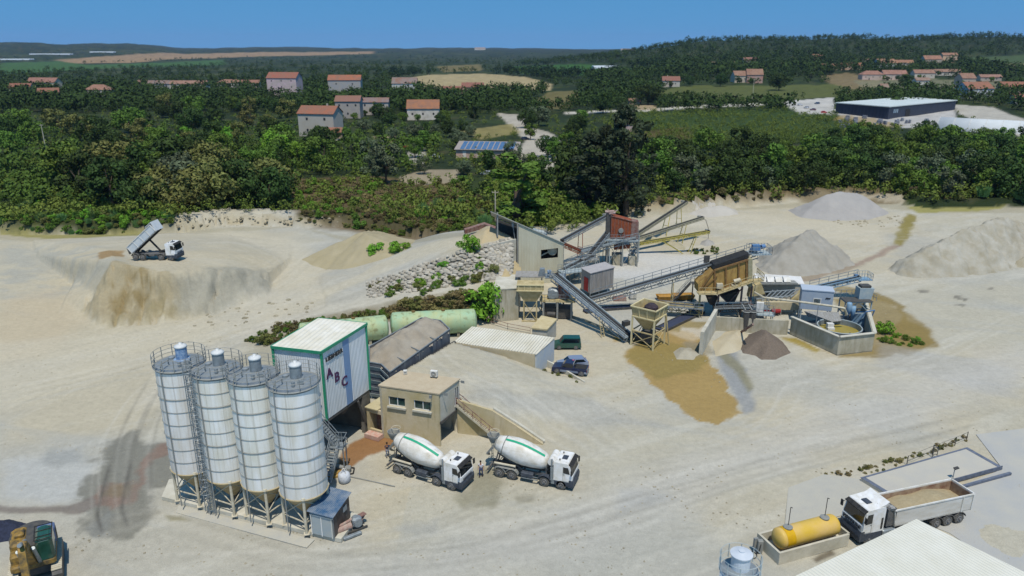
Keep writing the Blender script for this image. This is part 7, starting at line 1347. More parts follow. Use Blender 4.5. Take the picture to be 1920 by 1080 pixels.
house(763,822,225,188, 'white villa with an orange roof and a round gable', '#c3bdb2', '#c27a40', 9, None, 3, 1, 3)
house(735,781,172,146, 'pale shed with a rounded grey roof at the field edge', '#b7c0be', '#8f9291', 12, 1.6, 2, 1, 0, cat='shed', name='field_shed')
house(828,866,176,162, 'left half of the low red roofed farmhouse by the tan field', '#b07f72', '#a04c3c', 8, 1.4, 4, 1, 2); house(866,906,174,155, 'right half of the low red roofed farmhouse by the tan field', '#b88f86', '#a14c45', 8, 1.6, -3, 1, 3)
house(70,104,190,166, 'white gabled house at the far left with a dark garage opening', '#c7ccd2', '#a5532f', 9, 2.5, 25, 1, 2); house(17,55,178,157, 'house with an orange red roof at the far left edge', '#a5a199', '#a64d30', 9, None, 5, 1, 2)
house(50,108,166,146, 'long house with a pinkish roof behind the far left houses', '#b9af97', '#b98072', 11, 2, -8, 1, 3); house(160,204,182,159, 'low house with a pale orange roof among dark trees on the left', '#b5b0a6', '#b98971', 9, 1.6, 5, 1, 3, True)
house(258,274,160,150, 'small pale roofed house left of the grey shed', '#a9a29a', '#b58c7a', 8, None, 0, 1, 1); house(277,318,166,151, 'grey metal shed left of the long pale house', '#8f979b', '#7f878a', 9, 1.5, 0, 1, 1, cat='shed', name='metal_shed')
house(318,387,166,151, 'long pale roofed house at centre left', '#bdb8ab', '#b99480', 12, 1.8, 0, 1, 4); house(408,452,164,149, 'pale house with a salmon roof and white porch', '#c2bfba', '#b98a6e', 10, 1.6, 0, 1, 3, True); house(452,486,164,150, 'smaller salmon roofed house beside the white porch house', '#b9b6b0', '#b0785f', 9, 1.5, 0, 1, 2)
house(229,246,241,231, 'tiny pink roofed hut lost in the left wood', '#b09c90', '#b98878', 5, 1.2, 0, 1, 1, cat='hut', name='garden_hut')
house(1243,1275,163,144, 'small whitish cottage with a reddish roof in the right meadow', '#b9b3a9', '#a2564a', 7, 1.8, -6, 1, 2, chim=-1); house(1376,1402,155,134, 'left pale part of the brick coloured house by the meadow', '#b5aa98', '#b08d72', 8, 1.6, 4, 1, 2); house(1402,1431,156,131, 'reddish walled house with a pale tile roof by the meadow', '#a8776a', '#b48e70', 9, 1.8, -8, 1, 2)
house(1395,1420,122,108, 'pink roofed white house in front of the wooded ridge', '#c6bfb8', '#b5746a', 9, 1.8, 0, 1, 2); house(1334,1348,122,116, 'small cream house left of the pink roofed white house', '#c2b294', '#b99a75', 8, 1.2, 0, 1, 1); house(1366,1382,121,115, 'small cream bungalow before the wooded ridge', '#c0b193', '#ba9d78', 8, 1.2, 0, 1, 1)
house(1524,1542,112,102, 'house with a bright orange roof below the ridge', '#a9886e', '#b5603f', 9, None, 0, 1, 1); house(1464,1488,125,117, 'grey roofed bungalow in the trees left of the orange roofs', '#9aa0a5', '#8e959c', 9, 1.2, 0, 1, 1); house(1540,1572,132,120, 'dull orange roofed bungalow under a large dark tree', '#a0856e', '#a96b4a', 9, 1.4, 0, 1, 2); house(1577,1616,131,118, 'wide orange roofed bungalow behind a hedge', '#b58f72', '#bb7546', 9, 1.5, 0, 1, 2)
house(1610,1640,116,109, 'beige bungalow below the ridge behind the orange roofs', '#b3a68d', '#ab8a6b', 9, 1.4, 0, 1, 2); house(1643,1680,129,111, 'white house with a broad sand coloured gable roof', '#c0c2c6', '#bc8e62', 10, 1.8, 12, 1, 2); house(1680,1712,127,113, 'right wing of the white house with the sand coloured roof', '#b9b4ac', '#bc8a58', 9, 1.6, -5, 1, 2); house(1733,1765,122,105, 'salmon roofed villa up the slope near the ridge', '#bfae9c', '#c08a68', 10, 1.8, 0, 1, 2); house(1766,1794,118,100, 'peach coloured villa up the slope, right of the salmon one', '#c7a07c', '#c28f6b', 10, 1.6, 0, 2, 2)
house(1616,1656,150,133, 'pinkish row house with a flat salmon roof, left of its row', '#b9a195', '#c08b78', 10, 1.5, 0, 1, 3, True); house(1656,1700,150,132, 'pinkish row house with a flat salmon roof, in the middle of its row', '#bfa89b', '#c28d7c', 10, 1.5, 0, 1, 3); house(1714,1752,147,131, 'cream row house right of the round dark tree', '#c0b5a6', '#b98f77', 10, 1.4, 0, 1, 3); house(1754,1802,142,130, 'long cream row house with a terrace wall', '#bdb7ac', '#b5947c', 10, 1.4, 0, 1, 3)
house(1716,1742,166,146, 'tall white house standing behind the warehouse roof', '#c9c6c2', '#b0a596', 8, 1, 0, 2, 2); house(1801,1828,160,138, 'brown roofed house at the right, partly behind a hedge', '#a79384', '#b58e74', 9, 2, 5, 1, 1); house(1838,1878,152,140, 'house with a light salmon roof on the right slope', '#a79a8f', '#b58f7e', 9, 1.8, 0, 1, 2)
house(1800,1865,184,155, 'white gabled house with one dark window right of the warehouse', '#c0c8cf', '#b9714a', 9, 3, 20, 1, 2); house(1880,1922,176,154, 'orange roofed house at the right edge of the photo', '#9e8b7d', '#b9633a', 9, 2.4, -8, 1, 1); house(1903,1960,195,177, 'grey house with a red orange roof cut by the right edge', '#9aa3ad', '#b55a3c', 9, 1.6, 0, 1, 1)
house(1652,1666,178,158, 'small cream tower shed behind the warehouse roof', '#b5a88c', '#a9a294', 4, .6, 0, 1, 0, cat='shed', name='tower_shed'); house(1180,1201,196,185, 'tan roofed shed beside the round dark tree near the road', '#8f7a62', '#b08a6c', 7, 1.2, 0, 1, 1, cat='shed', name='garden_shed'); house(1155,1186,246,222, 'pinkish shed with junk behind the tall dark trees', '#b08c92', '#a9a09b', 6, 1, 0, 1, 1, cat='shed', name='garden_shed')
house(1165,1192,80,71, 'large white manor on the distant ridge', '#d2cdc2', '#c5bfb2', 30, 3, 0, 2, 3, cat='manor', name='manor'); house(890,910,94,89, 'distant pale farm on the horizon', '#c9c0b0', '#c5bdb0', 20, 3, 0, 1, 1, cat='farm', name='farm')
# building with the solar roof
p = G(915,297); k = ppm(p); W = 116/k; t = thing('solar_barn', 'beige barn with a long roof of blue solar panels in the hamlet', 'barn', p+V((0,5,0)), R(-7)); q = MB(); q.box((0,0,1.6),(W,10,3.4)); q.build('wall', WALLC('#b08f80'), t); q = MB(); q.prism([(-W/2-.6,-5.6,3.2),(W/2+.3,-5.6,3.2),(W/2+.3,5.4,5.2),(-W/2-.6,5.4,5.2)], (0,0,.2)); rf_ = q.build('roof', mat('barn_roof', '#8f8780', .8), t)
q = MB()
for i in range(10): q.prism([(-W/2+1.6+i*(W-2.6)/10,-5.1,3.5),(-W/2+1.6+(i+.8)*(W-2.6)/10,-5.1,3.5),(-W/2+1.6+(i+.8)*(W-2.6)/10,4.6,5.27),(-W/2+1.6+i*(W-2.6)/10,4.6,5.27)], (0,0,.08))
q.build('solar_panels', mat('solar_blue', '#3c5a80', .2, c2='#56708f', scale=.5, spec=.6), t)
for x in (-W*.36,-W*.12,W*.1): MB().box((x,-5.05,1.5),(1.4,.06,2.6)).build('door', WALLC('#c6beb4'), t)
# warehouse and tent
p = G(1660,222); k = ppm(p); a = G(1566,212); b = G(1664,224); c = G(1790,206); wo = (a+c)/2; wo.z = 0
t = thing('warehouse', 'large dark navy warehouse with a low pale roof at the right', 'warehouse', wo); z1 = Hz(b,192)-T(b.x,b.y); zb_ = T(b.x,b.y); d_ = a + (c-b); q = MB(wo); pts = [up(a,0),up(b,0),up(c,0),up(d_,0)]; hw = zb_+7.2
q.prism(pts, (0,0,hw)); q.build('wall', mat('navy_cladding', '#272d3c', .5, c2='#333a49', scale=.3, wave=('X', 1.2, .05)), t); q = MB(wo); cc = sum(pts, V((0,0,0)))/4
q.prism([up(cc+(x-cc)*1.02, hw+z) for x, z in zip(pts, (.3,.1,.1,.3))], (0,0,.5)); q.build('roof', mat('warehouse_roof', '#b3bdbb', .5, c2='#c3cac7', scale=.1, wave=((.9,.4,0), 2, .05)), t)
q = MB(wo); dbc = (c-b).normalized(); [q.para(up(b+dbc*(6+i*2.2),zb_+3.5)+V((.05,-.1,0)), dbc*1.2, V((.03,-.05,0)), V((0,0,2.2))) for i in range(3)]; q.build('window', mat('warehouse_glass', '#8fa3b0', .3), t); q = MB(wo); q.para(up(b+dbc*22,0)+V((.05,-.1,0)), dbc*6, V((.03,-.05,0)), V((0,0,zb_+5))); q.build('door', M_BLACK, t)
a = G(1790,228); b = G(1925,268); cc = (a+b)/2; t = thing('storage_tent', 'white storage tent with a curved roof at the right edge', 'tent', cc, R(-38)); q = MB(); q.lathe([(9,-22),(9,22)], (0,0,-3), 28, axis=(1,0,0)); q.build('canopy', mat('white_canvas', '#c5cacb', .7, c2='#b5babb', scale=.2), t, True); q = MB(); [q.ring((x,0,-3), 9.05, .12, 28, 4, axis=(1,0,0)) for x in np.linspace(-22,22,7)]; q.build('hoop', M_WHITE, t)
rr = random.Random(11); base = None
for i in range(26):
    px, py = rr.uniform(1572,1740), rr.uniform(221,240)
    if py < 218 + (px-1572)*.06: py += 8
    p = G(px, py)
    if base is None:
        base = thing('steel_stack', 'stack of dark steel goods in the warehouse yard', 'stack', p, rr.uniform(0,3), 'stacks in the warehouse yard'); q = MB(); [q.box((0,0,.3+.5*j),(3.0-.3*j,1.2,.35),.1*j) for j in range(4)]; q.build('bundle', mat('steel_goods', '#4c5466', .6, c2='#8b8f98', scale=1), base); q = MB(); [q.bar((x,-.7,0),(x,-.7,2),.1) for x in (-1.2,1.2)]; q.build('upright', M_WHITE, base)
    else: dup(base, p, rr.uniform(0,3))
for px, py, c, lb in ((1500,198,'#c9cdd2','white car at the left end of the warehouse lot'),(1512,203,'#b9bec6','silver car second from the left in the warehouse lot'),(1524,207,'#5c3540','dark maroon car in the warehouse lot'),(1545,212,'#b33a2e','red van in front of the warehouse lot'),(1532,195,'#3c5576','blue car at the back of the warehouse lot'),(1486,194,'#c6cbd0','white car nearest the field in the warehouse lot'),
      (817,296,'#c4ccd4','white car in the tree shade left of the solar barn'),(758,277,'#b03a3a','red car parked on the hamlet track'),(1025,262,'#c9ced2','white van on the dirt yard right of the solar barn'),(912,328,'#b9c2cc','pale car among junk below the solar barn'),(650,268,'#d0d4d6','white car near the swimming pool'),(1100,318,'#a9b3c0','light car at the dirt yard by the big trees'),(985,262,'#2c3140','dark car near the solar barn')):
    o = car('parked_car', lb, G(px,py), rr.uniform(-.5,.5)+(math.pi if rr.random() > .5 else 0), mat('car_paint'+c, c, .35, coat=.4))
t = thing('swimming_pool', 'small bright blue swimming pool with pale paving by the orange roofed outhouse', 'pool', G(612,263)); q = MB(); q.box((0,0,.1),(11,6,.3)); q.build('paving', WALLC('#c3bdaf'), t); q = MB(); q.box((-1,0,.2),(7,3.4,.14)); q.build('water', mat('pool_water', '#2f8fc4', .1), t)
for x0, x1, py, lb in ((58,130,102,'long white greenhouse strip on the left horizon hill'),(170,212,98,'shorter white greenhouse strip on the left horizon hill'),(0,55,112,'white greenhouse strip at the left edge of the plain'),(1112,1160,127,'white greenhouse row in the green field before the wood')):
    p = G((x0+x1)/2, py); k = ppm(p); W = (x1-x0)/k; t = thing('greenhouse', lb, 'greenhouse', p); q = MB(); [q.lathe([(5,-W/2),(5,W/2)], (0,j*11,-1.5), 14, axis=(1,.12,0)) for j in range(3)]; q.build('tunnel', mat('greenhouse_film', '#aab4bc', .5), t)
# poles
for px, yb, yt, lb in ((88,290,234,'wooden utility pole in the left scrub'),(929,424,357,'grey concrete pole behind the cream shed roof'),(1410,192,150,'thin pale pole beside the country road'),(1722,192,172,'thin pole before the warehouse')):
    p = G(px,yb); h = (yb-yt)/ppm(p); t = thing('utility_pole', lb, 'pole', p); q = MB(); q.tube((0,0,-.5),(0,0,h),.2,8,.13); q.build('pole', M_LEG, t); q = MB(); q.bar((-.8,0,h-.4),(.8,0,h-.4),.12); [q.tube((x,0,h-.35),(x,0,h-.1),.06,6) for x in (-.7,0,.7)]; q.build('crossarm', M_LEG, t)
# boulder slope above the lower road
def icob(q, c, r, rr):
    n, m = 7, 4; sx, sy, sz = r*rr.uniform(.85,1.35), r*rr.uniform(.8,1.1), r*rr.uniform(.6,.85); a0 = rr.uniform(0,3); vs = [V((0,0,-sz))]
    for i in range(1, m):
        for k in range(n): a = a0+2*math.pi*k/n; f = rr.uniform(.82,1.12); vs.append(V((sx*math.sin(math.pi*i/m)*math.cos(a)*f, sy*math.sin(math.pi*i/m)*math.sin(a)*f, -sz*math.cos(math.pi*i/m)*f)))
    vs.append(V((0,0,sz))); fs = [(0, 1+(k+1) % n, 1+k) for k in range(n)]
    for i in range(m-2):
        for k in range(n): fs.append((1+i*n+k, 1+i*n+(k+1) % n, 1+(i+1)*n+(k+1) % n, 1+(i+1)*n+k))
    e = len(vs)-1; fs += [(e, 1+(m-2)*n+k, 1+(m-2)*n+(k+1) % n) for k in range(n)]; q.add([V(c)+v for v in vs], fs)
r2, r3 = EMB[2], EMB[3]; rr = random.Random(4); bo = (r2[3]+r3[3])/2; q = MB(bo)
for j in range(1, 5):
    a, b, c, d = r2[j], r2[j+1], r3[j+1], r3[j]; L = (b-a).length; Hs = ((a-d).length + (b-c).length)/2; nr = max(1, int(Hs/.72)); nc = int(L/.95)
    for i in range(nc):
        for r_ in range(nr+1):
            u = (i+.5*(r_ % 2)+rr.uniform(-.15,.15))/nc; v = (r_+rr.uniform(-.2,.2))/max(1,nr); v = min(1.05, max(-.02, v)); p = a.lerp(b,u).lerp(d.lerp(c,u), v); icob(q, p+V((0,-.25,.1)), rr.uniform(.32,.66)*(1 if j > 1 else .75), rr)
tag(q.build('boulder_wall', mat('boulder_stone', '#b6b2a6', .95, c2='#928b7c', scale=1.2, mix=.5, bump=.4, island=.4)), 'riprap wall of pale boulders holding up the haul road', 'boulder wall')
RIMP = [P(*p) for p in ((640,1000),(300,900),(330,860),(560,700),(880,620),(1100,700),(1020,850),(700,880))]
q = MB(); 
for k in range(260):
    p = G(rr.choice([rr.uniform(330,560), rr.uniform(1560,1700), rr.uniform(380,640)]), rr.uniform(405,425) if rr.random() < .6 else rr.uniform(560,612)); 
    if (p.y < 150 and p.z > .3) or p.y < 100 or (p.x > -20 and p.y < 125): continue
    icob(q, p, rr.uniform(.12,.4), rr)
def pebble(q, c, r, rr):
    a0 = rr.uniform(0,3); vs = [V((0,0,r*.7)), V((0,0,-r*.3))] + [V((math.cos(a0+k*1.57)*r*rr.uniform(.7,1.3), math.sin(a0+k*1.57)*r*rr.uniform(.7,1.3), 0)) for k in range(4)]
    q.add([V(c)+v for v in vs], [(0,2,3),(0,3,4),(0,4,5),(0,5,2),(1,3,2),(1,4,3),(1,5,4),(1,2,5)])
for k in range(3200):
    px, py = rr.uniform(-40,1960), 560 + 520*rr.random()**1.3
    if fbm(np.array([px/90.]), np.array([py/40.]), 3)[0] < .5: continue
    w = P(px, py)
    if inpoly(np.array([w.x]), np.array([w.y]), RIMP, 1, 0)[0] > .5: continue
    z = T(w.x, w.y)
    if z > .05: continue
    pebble(q, w, rr.uniform(.04,.13), rr)
o = q.build('loose_stones', mat('loose_stone', '#a49d88', .95, c2='#8a836f', scale=1.5, island=.3)); tag(o, kind='stuff')
# ------------------------------------------------------------------ vegetation
def leaf_arrays(rs, clumps, per, leaf, up_bias=.35, blade=0.0):
    """clumps: (n,4) centre + radius; returns verts, quads of leaf-sized faces"""
    n = len(clumps)*per; c = np.repeat(clumps, per, 0); d = rs.randn(n,3); d[:,2] += up_bias; d /= np.linalg.norm(d, axis=1)[:,None]
    r = c[:,3]*(.55 + .5*rs.rand(n)**.6); p = c[:,:3] + d*r[:,None]*np.array([1,1,.82])
    nn = d + rs.randn(n,3)*.45; nn /= np.linalg.norm(nn, axis=1)[:,None]; a = np.cross(nn, rs.randn(n,3)); a /= np.linalg.norm(a, axis=1)[:,None]; b = np.cross(nn, a)
    s = leaf*(.6 + .8*rs.rand(n)); a = a*s[:,None]; b = b*(s*.62)[:,None]
    v = np.stack([p-a, p-b*.9, p+a, p+b*.9], 1).reshape(-1,3); f = np.arange(n*4).reshape(n,4); return v, f
def crown_clumps(rs, rx, z0, z1, n, shape='round'):
    out = []
    for i in range(n):
        a = rs.rand()*2*math.pi; t = rs.rand(); z = z0 + (z1-z0)*t
        if shape == 'round': rad = rx*math.sqrt(max(.02, 1-(2*t-1.0)**2*.9))
        elif shape == 'column': rad = rx*(.25+1.0*math.sin(math.pi*(.14+.83*t))**.8)
        elif shape == 'cone': rad = rx*(1.05-t)
        else: rad = rx*(.4+.6*t)
        q = (.35+.65*rs.rand()**.5); cr = rx*(.26+.2*rs.rand())*(1 if shape != 'cone' else (1.2-t)); out.append((math.cos(a)*rad*q, math.sin(a)*rad*q, z, cr))
    return np.array(out)
LEAF = {}
for key, c, c2 in (('dark', '#2b3b1b', '#3a4c20'), ('deep', '#262f20', '#39412c'), ('mid', '#42581f', '#5a722b'), ('bright', '#568124', '#6d952f'), ('olive', '#565a30', '#6b6c39'), ('grey', '#47523c', '#5b6549'), ('dry', '#6e6340', '#574f35'), ('dryl', '#8f8258', '#736a42'), ('purple', '#6a4450', '#4c4a38'), ('reed', '#4f6e3d', '#6a8850')):
    LEAF[key] = mat('leaves_'+key, c, .75, c2=c2, scale=.35, mix=.5, island=.55, rnd=.35, spec=.15)
M_BARK = mat('bark', '#5d5142', .95, c2='#463d33', scale=3)
PROTO = {}
def make_proto(kind, i, name):
    rs = np.random.RandomState(100+i*7+hash_(kind)); H = 10.0
    if kind == 'round': cl = crown_clumps(rs, 3.4+.7*(i % 3), 2.6, 9.2, 26); v, f = leaf_arrays(rs, cl, 85, .34)
    elif kind == 'wide': cl = crown_clumps(rs, 5.0, 2.2, 9.0, 34); v, f = leaf_arrays(rs, cl, 80, .38)
    elif kind == 'column': cl = crown_clumps(rs, 1.7, 1.2, 9.7, 26, 'column'); v, f = leaf_arrays(rs, cl, 85, .26)
    elif kind == 'tall': cl = crown_clumps(rs, 1.9, .4, 9.6, 110, 'column'); cl[:,3] *= .62; v, f = leaf_arrays(rs, cl, 46, .17)
    elif kind == 'cone': cl = crown_clumps(rs, 2.6, 1.2, 9.8, 30, 'cone'); v, f = leaf_arrays(rs, cl, 70, .3)
    elif kind == 'bush': cl = crown_clumps(rs, 4.6, .5, 7.0, 20); v, f = leaf_arrays(rs, cl, 75, .5)
    elif kind == 'reed':
        n = 520; a = rs.rand(n)*6.28; r = 4.2*np.sqrt(rs.rand(n)); bx, by = np.cos(a)*r, np.sin(a)*r; h = (6+4*rs.rand(n))*(1-.35*(r/4.2)); ln = rs.randn(n,2)*1.3+np.stack([bx,by],1)*.35; w = .22; th = rs.rand(n)*6.28; wx, wy = np.cos(th)*w, np.sin(th)*w
        v = []
        for k, (t, ww) in enumerate(((0,1),(.55,1),(1,.1))): z = h*t; ox = ln[:,0]*t*t; oy = ln[:,1]*t*t; v.append(np.stack([bx+ox-wx*ww, by+oy-wy*ww, z],1)); v.append(np.stack([bx+ox+wx*ww, by+oy+wy*ww, z],1))
        v = np.stack(v, 1).reshape(-1,3); b_ = np.arange(n)*6; f = np.concatenate([np.stack([b_,b_+1,b_+3,b_+2],1), np.stack([b_+2,b_+3,b_+5,b_+4],1)])
    me = bpy.data.meshes.new('crown'); nv = len(v); me.vertices.add(nv); me.vertices.foreach_set('co', v.astype(np.float32).ravel()); me.loops.add(len(f)*4); me.loops.foreach_set('vertex_index', f.astype(np.int32).ravel()); me.polygons.add(len(f)); me.polygons.foreach_set('loop_start', np.arange(0,len(f)*4,4,dtype=np.int32)); me.update(calc_edges=True)
    q = MB(); 
    if kind != 'reed':
        top = 6.5 if kind in ('round','wide','cone','column','tall') else 3.0; rb = .32 if kind != 'bush' else .2
        pts = [V((0,0,-.6)), V((rs.randn()*.15,rs.randn()*.15,top*.35)), V((rs.randn()*.35,rs.randn()*.35,top*.7)), V((rs.randn()*.4,rs.randn()*.4,top))]
        for k in range(3): q.tube(pts[k], pts[k+1], rb*(1-.28*k), 7, rb*(1-.28*(k+1)))
        for k in range(5): c_ = V(cl[rs.randint(len(cl)), :3]); q.tube(pts[1].lerp(pts[2], rs.rand()), c_*.9, rb*.4, 5, .04)
    tm = None
    if q.v: tm = bpy.data.meshes.new('trunk'); tm.from_pydata(q.v, [], q.f)
    return me, tm
def hash_(s): return sum(ord(c)*(i+3) for i, c in enumerate(s)) % 97
NP_ = {'tall':2,'round':4,'wide':3,'column':3,'cone':2,'bush':4,'reed':3}
for kd, n_ in NP_.items(): PROTO[kd] = [make_proto(kd, i, kd) for i in range(n_)]
MC = {}
def crown_mesh(kd, i, leaf):
    k = (kd, i, leaf)
    if k not in MC:
        me = PROTO[kd][i][0].copy(); me.name = 'crown'; me.materials.clear(); me.materials.append(LEAF[leaf]); MC[k] = me
        if PROTO[kd][i][1] and not PROTO[kd][i][1].materials: PROTO[kd][i][1].materials.append(M_BARK)
    return MC[k]
def plant(name, label, cat, p, h, kd, leaf, rr, group=None, wide=1.0):
    i = rr.randrange(NP_[kd]); me = crown_mesh(kd, i, leaf); s = h/10; tm = PROTO[kd][i][1]
    if tm is None or kd == 'bush':
        o = bpy.data.objects.new(name, me); C.objects.link(o); o.location = p; o.rotation_euler = (0,0,rr.uniform(0,6.28)); o.scale = (s*wide*rr.uniform(.85,1.2), s*wide*rr.uniform(.85,1.2), s); return tag(o, label, cat, group)
    t = thing(name, label, cat, p, rr.uniform(0,6.28), group); t.scale = (s*wide*rr.uniform(.88,1.15), s*wide*rr.uniform(.88,1.15), s)
    o = bpy.data.objects.new('crown', me); C.objects.link(o); o.parent = t; o = bpy.data.objects.new('trunk', tm); C.objects.link(o); o.parent = t; return t
HA = np.array(HOUSES)
def near_house(x, y, pad=3):
    return bool((((np.abs(HA[:,0]-x) < HA[:,2]/2+pad) & (HA[:,1]-y < HA[:,3]/2+pad+9) & (y-HA[:,1] < HA[:,3]/2+pad))).any())
def scatter(px, n, sep, kinds, hr, name, label, cat, group, seed, wide=1.0, wset=None, hk=None):
    """plants strewn over the ground polygon given by photo pixels; kinds: list of (shape, leaf)"""
    rr = random.Random(seed); pts = [G(*q) for q in px]; xs = [p.x for p in pts]; ys_ = [p.y for p in pts]; got = []; tries = 0; cand = np.array([(rr.uniform(min(xs),max(xs)), rr.uniform(min(ys_),max(ys_))) for _ in range(n*30)])
    ok = inpoly(cand[:,0], cand[:,1], pts, .5, 0) > .5; cand = cand[ok]; zz = tz(cand[:,0], cand[:,1])
    for (x, y), z in zip(cand, zz):
        if len(got) >= n: break
        if any((x-a)**2+(y-b)**2 < sep*sep for a, b in got) or near_house(x, y): continue
        got.append((x, y)); kd, lf = rr.choice(kinds); h = rr.uniform(*hr); plant(name, label, cat, V((x, y, z-.1)), h, kd, lf, rr, group, wide)
    return len(got)
def scatter_px(px, n, kinds, hr, name, label, cat, group, seed):
    rr = random.Random(seed); xs = [q[0] for q in px]; ys_ = [q[1] for q in px]; k = 0
    cand = np.array([(rr.uniform(min(xs),max(xs)), rr.uniform(min(ys_),max(ys_))) for _ in range(n*6)]); cand = cand[inpoly(cand[:,0], cand[:,1], px, .5, 0) > .5][:n]
    for a, b in cand: kd, lf = rr.choice(kinds); plant(name, label, cat, G(a, b)-V((0,0,.25)), rr.uniform(*hr), kd, lf, rr, group)
BR = [('round','dark'),('wide','dark'),('round','mid'),('wide','mid')]
CNT = 0
# big single trees
def single(px, py, h, kd, lf, name, label, seed, wide=1.0): global CNT; CNT += 1; plant(name, label, 'tree' if h > 4 else 'shrub', G(px,py)-V((0,0,.15)), h, kd, lf, random.Random(seed), None, wide)
single(1174,404,29,'tall','deep','tall_dark_tree','tallest dark grey green tree behind the rusty crusher',1,.95); single(1148,400,27,'tall','deep','tall_dark_tree','tall dark tree just left of the tallest one behind the crusher',2,.85); single(1122,396,21,'tall','deep','tall_dark_tree','leftmost and lowest of the tall dark trees behind the crusher',3,1.7)
single(1088,372,16,'wide','dark','broadleaf_tree','round dark tree left of the tall trees behind the crusher',4); single(970,418,18,'column','mid','broadleaf_tree','dark green tree rising behind the cream shed',5,1.9); single(725,345,14,'round','grey','broadleaf_tree','grey green tree at the left end of the hamlet',6); single(700,340,9,'round','grey','broadleaf_tree','smaller grey tree at the left end of the hamlet',7)
single(1010,236,11,'wide','grey','broadleaf_tree','broad grey green tree pair beside the village road',8,1.2); single(990,240,10,'wide','dark','broadleaf_tree','broad dark tree at the bend of the village road',9,1.1); single(995,262,8,'round','mid','broadleaf_tree','round green tree in front of the village road bend',10); single(1215,196,15,'wide','dark','broadleaf_tree','large round blue green tree by the country road',11,1.1); single(1130,212,14,'wide','dark','broadleaf_tree','dark tree left of the country road',12); single(1700,168,14,'round','dark','broadleaf_tree','round dark tree standing between the row houses',13,1.2)
single(1350,162,13,'wide','dark','broadleaf_tree','dark tree left of the brick coloured house',14); single(1460,170,16,'wide','dark','broadleaf_tree','big dark tree in the right meadow',15); single(1294,162,10,'round','dark','broadleaf_tree','round tree right of the small whitish cottage',16); single(850,206,6,'bush','purple','oleander','pinkish flowering bush in the hamlet gardens',17); single(876,204,5,'bush','purple','oleander','smaller pinkish flowering bush in the hamlet gardens',18); single(606,178,9,'round','bright','broadleaf_tree','yellow green tree left of the orange roofed house',19)
single(1555,140,13,'wide','dark','broadleaf_tree','large dark tree over the dull orange bungalow',20); single(1880,66,22,'wide','dark','broadleaf_tree','dark dome of trees on the skyline at the right',21,1.3); single(1520,150,9,'round','grey','broadleaf_tree','grey green tree at the head of the right meadow',22)
for px, py, h, lb in ((912,592,7.0,'large bright green bush overhanging the concrete abutment'),(880,470,3.6,'green bush at the top of the boulder wall'),(708,482,3.6,'round green bush on the edge of the olive brown heap'),(744,474,3.0,'green bush right of the round one on the haul road verge'),(762,466,1.8,'small green bush on the haul road verge'),(820,527,2.0,'green bush growing from the middle of the boulder wall'),(786,538,2.2,'low green bush at the foot of the boulder wall'),(832,504,1.8,'small bush in the upper boulder wall'),(925,512,2.0,'olive bush right of the boulder wall'),(900,505,1.8,'low bush among the last boulders'),
      (696,540,1.0,'tuft at the left end of the boulder wall'),(712,535,1.1,'second tuft at the left end of the boulder wall'),(1658,624,2.6,'bright green bush right of the basin wall'),(497,646,2.2,'dark bush at the left end of the overgrown bank')):
    single(px, py, h, 'bush', 'bright' if h > 1.5 and px not in (497,925) else 'olive', 'green_bush', lb, px)
# woods: trees one can tell apart near the yard
CNT += scatter([(110,360),(350,330),(540,340),(545,392),(430,398),(330,414),(200,400),(120,385)], 34, 5.0, [('wide','dark'),('round','dark'),('round','mid'),('wide','olive'),('round','grey')], (10,15.5), 'broadleaf_tree', 'dark leafy tree in the wood behind the left part of the yard', 'tree', 'trees of the left wood', 31)
CNT += scatter([(120,300),(560,290),(690,300),(560,340),(340,335),(130,345)], 30, 7, [('round','mid'),('wide','dark'),('round','bright'),('cone','dark')], (8,13), 'broadleaf_tree', 'tree in the middle rows of the left wood', 'tree', 'middle trees of the left wood', 32)
CNT += scatter([(0,225),(560,215),(570,290),(0,300)], 38, 9, [('round','dark'),('wide','mid'),('cone','dark'),('round','olive'),('wide','dark')], (8,14), 'broadleaf_tree', 'tree in the far rows of the left wood towards the houses', 'tree', 'far trees of the left wood', 33)
CNT += scatter([(1200,345),(1480,330),(1700,340),(1930,345),(1930,372),(1700,372),(1600,358),(1470,362),(1330,366),(1210,372)], 46, 4.5, BR+[('round','grey')], (8,12.5), 'broadleaf_tree', 'dark leafy tree in the wood along the right back edge of the yard', 'tree', 'front trees of the right wood', 34)
CNT += scatter([(1200,290),(1480,280),(1930,285),(1930,345),(1480,335),(1200,345)], 46, 6.5, BR, (8,12.5), 'broadleaf_tree', 'dark leafy tree deep in the wood on the right', 'tree', 'inner trees of the right wood', 35)
CNT += scatter([(1540,262),(1930,262),(1930,290),(1540,290)], 16, 8, BR, (7,10), 'broadleaf_tree', 'tree at the back of the right wood, below the warehouse', 'tree', 'rear trees of the right wood', 36)
CNT += scatter([(560,230),(860,238),(900,262),(1040,330),(880,345),(700,320),(560,300)], 30, 8, [('round','mid'),('wide','grey'),('round','dark'),('round','grey')], (5,9), 'garden_tree', 'garden tree among the hamlet houses', 'tree', 'garden trees of the hamlet', 37)
CNT += scatter([(430,170),(980,178),(960,232),(860,236),(560,240),(430,215)], 34, 10, [('round','dark'),('wide','dark'),('round','mid'),('column','dark')], (7,11), 'broadleaf_tree', 'tree between the upper houses of the hamlet', 'tree', 'trees of the upper hamlet', 38)
CNT += scatter([(1000,255),(1110,240),(1110,350),(1000,360)], 10, 6, BR, (7,11), 'broadleaf_tree', 'tree on the green slope behind the cream shed', 'tree', 'trees on the slope behind the shed', 39)
scatter([(250,262),(480,258),(520,290),(270,300)], 14, 5, [('round','bright'),('wide','bright')], (5,8), 'light_tree', 'yellow green tree in the sunny gap of the left wood', 'tree', 'light trees in the left wood', 40)
rq = random.Random(77)
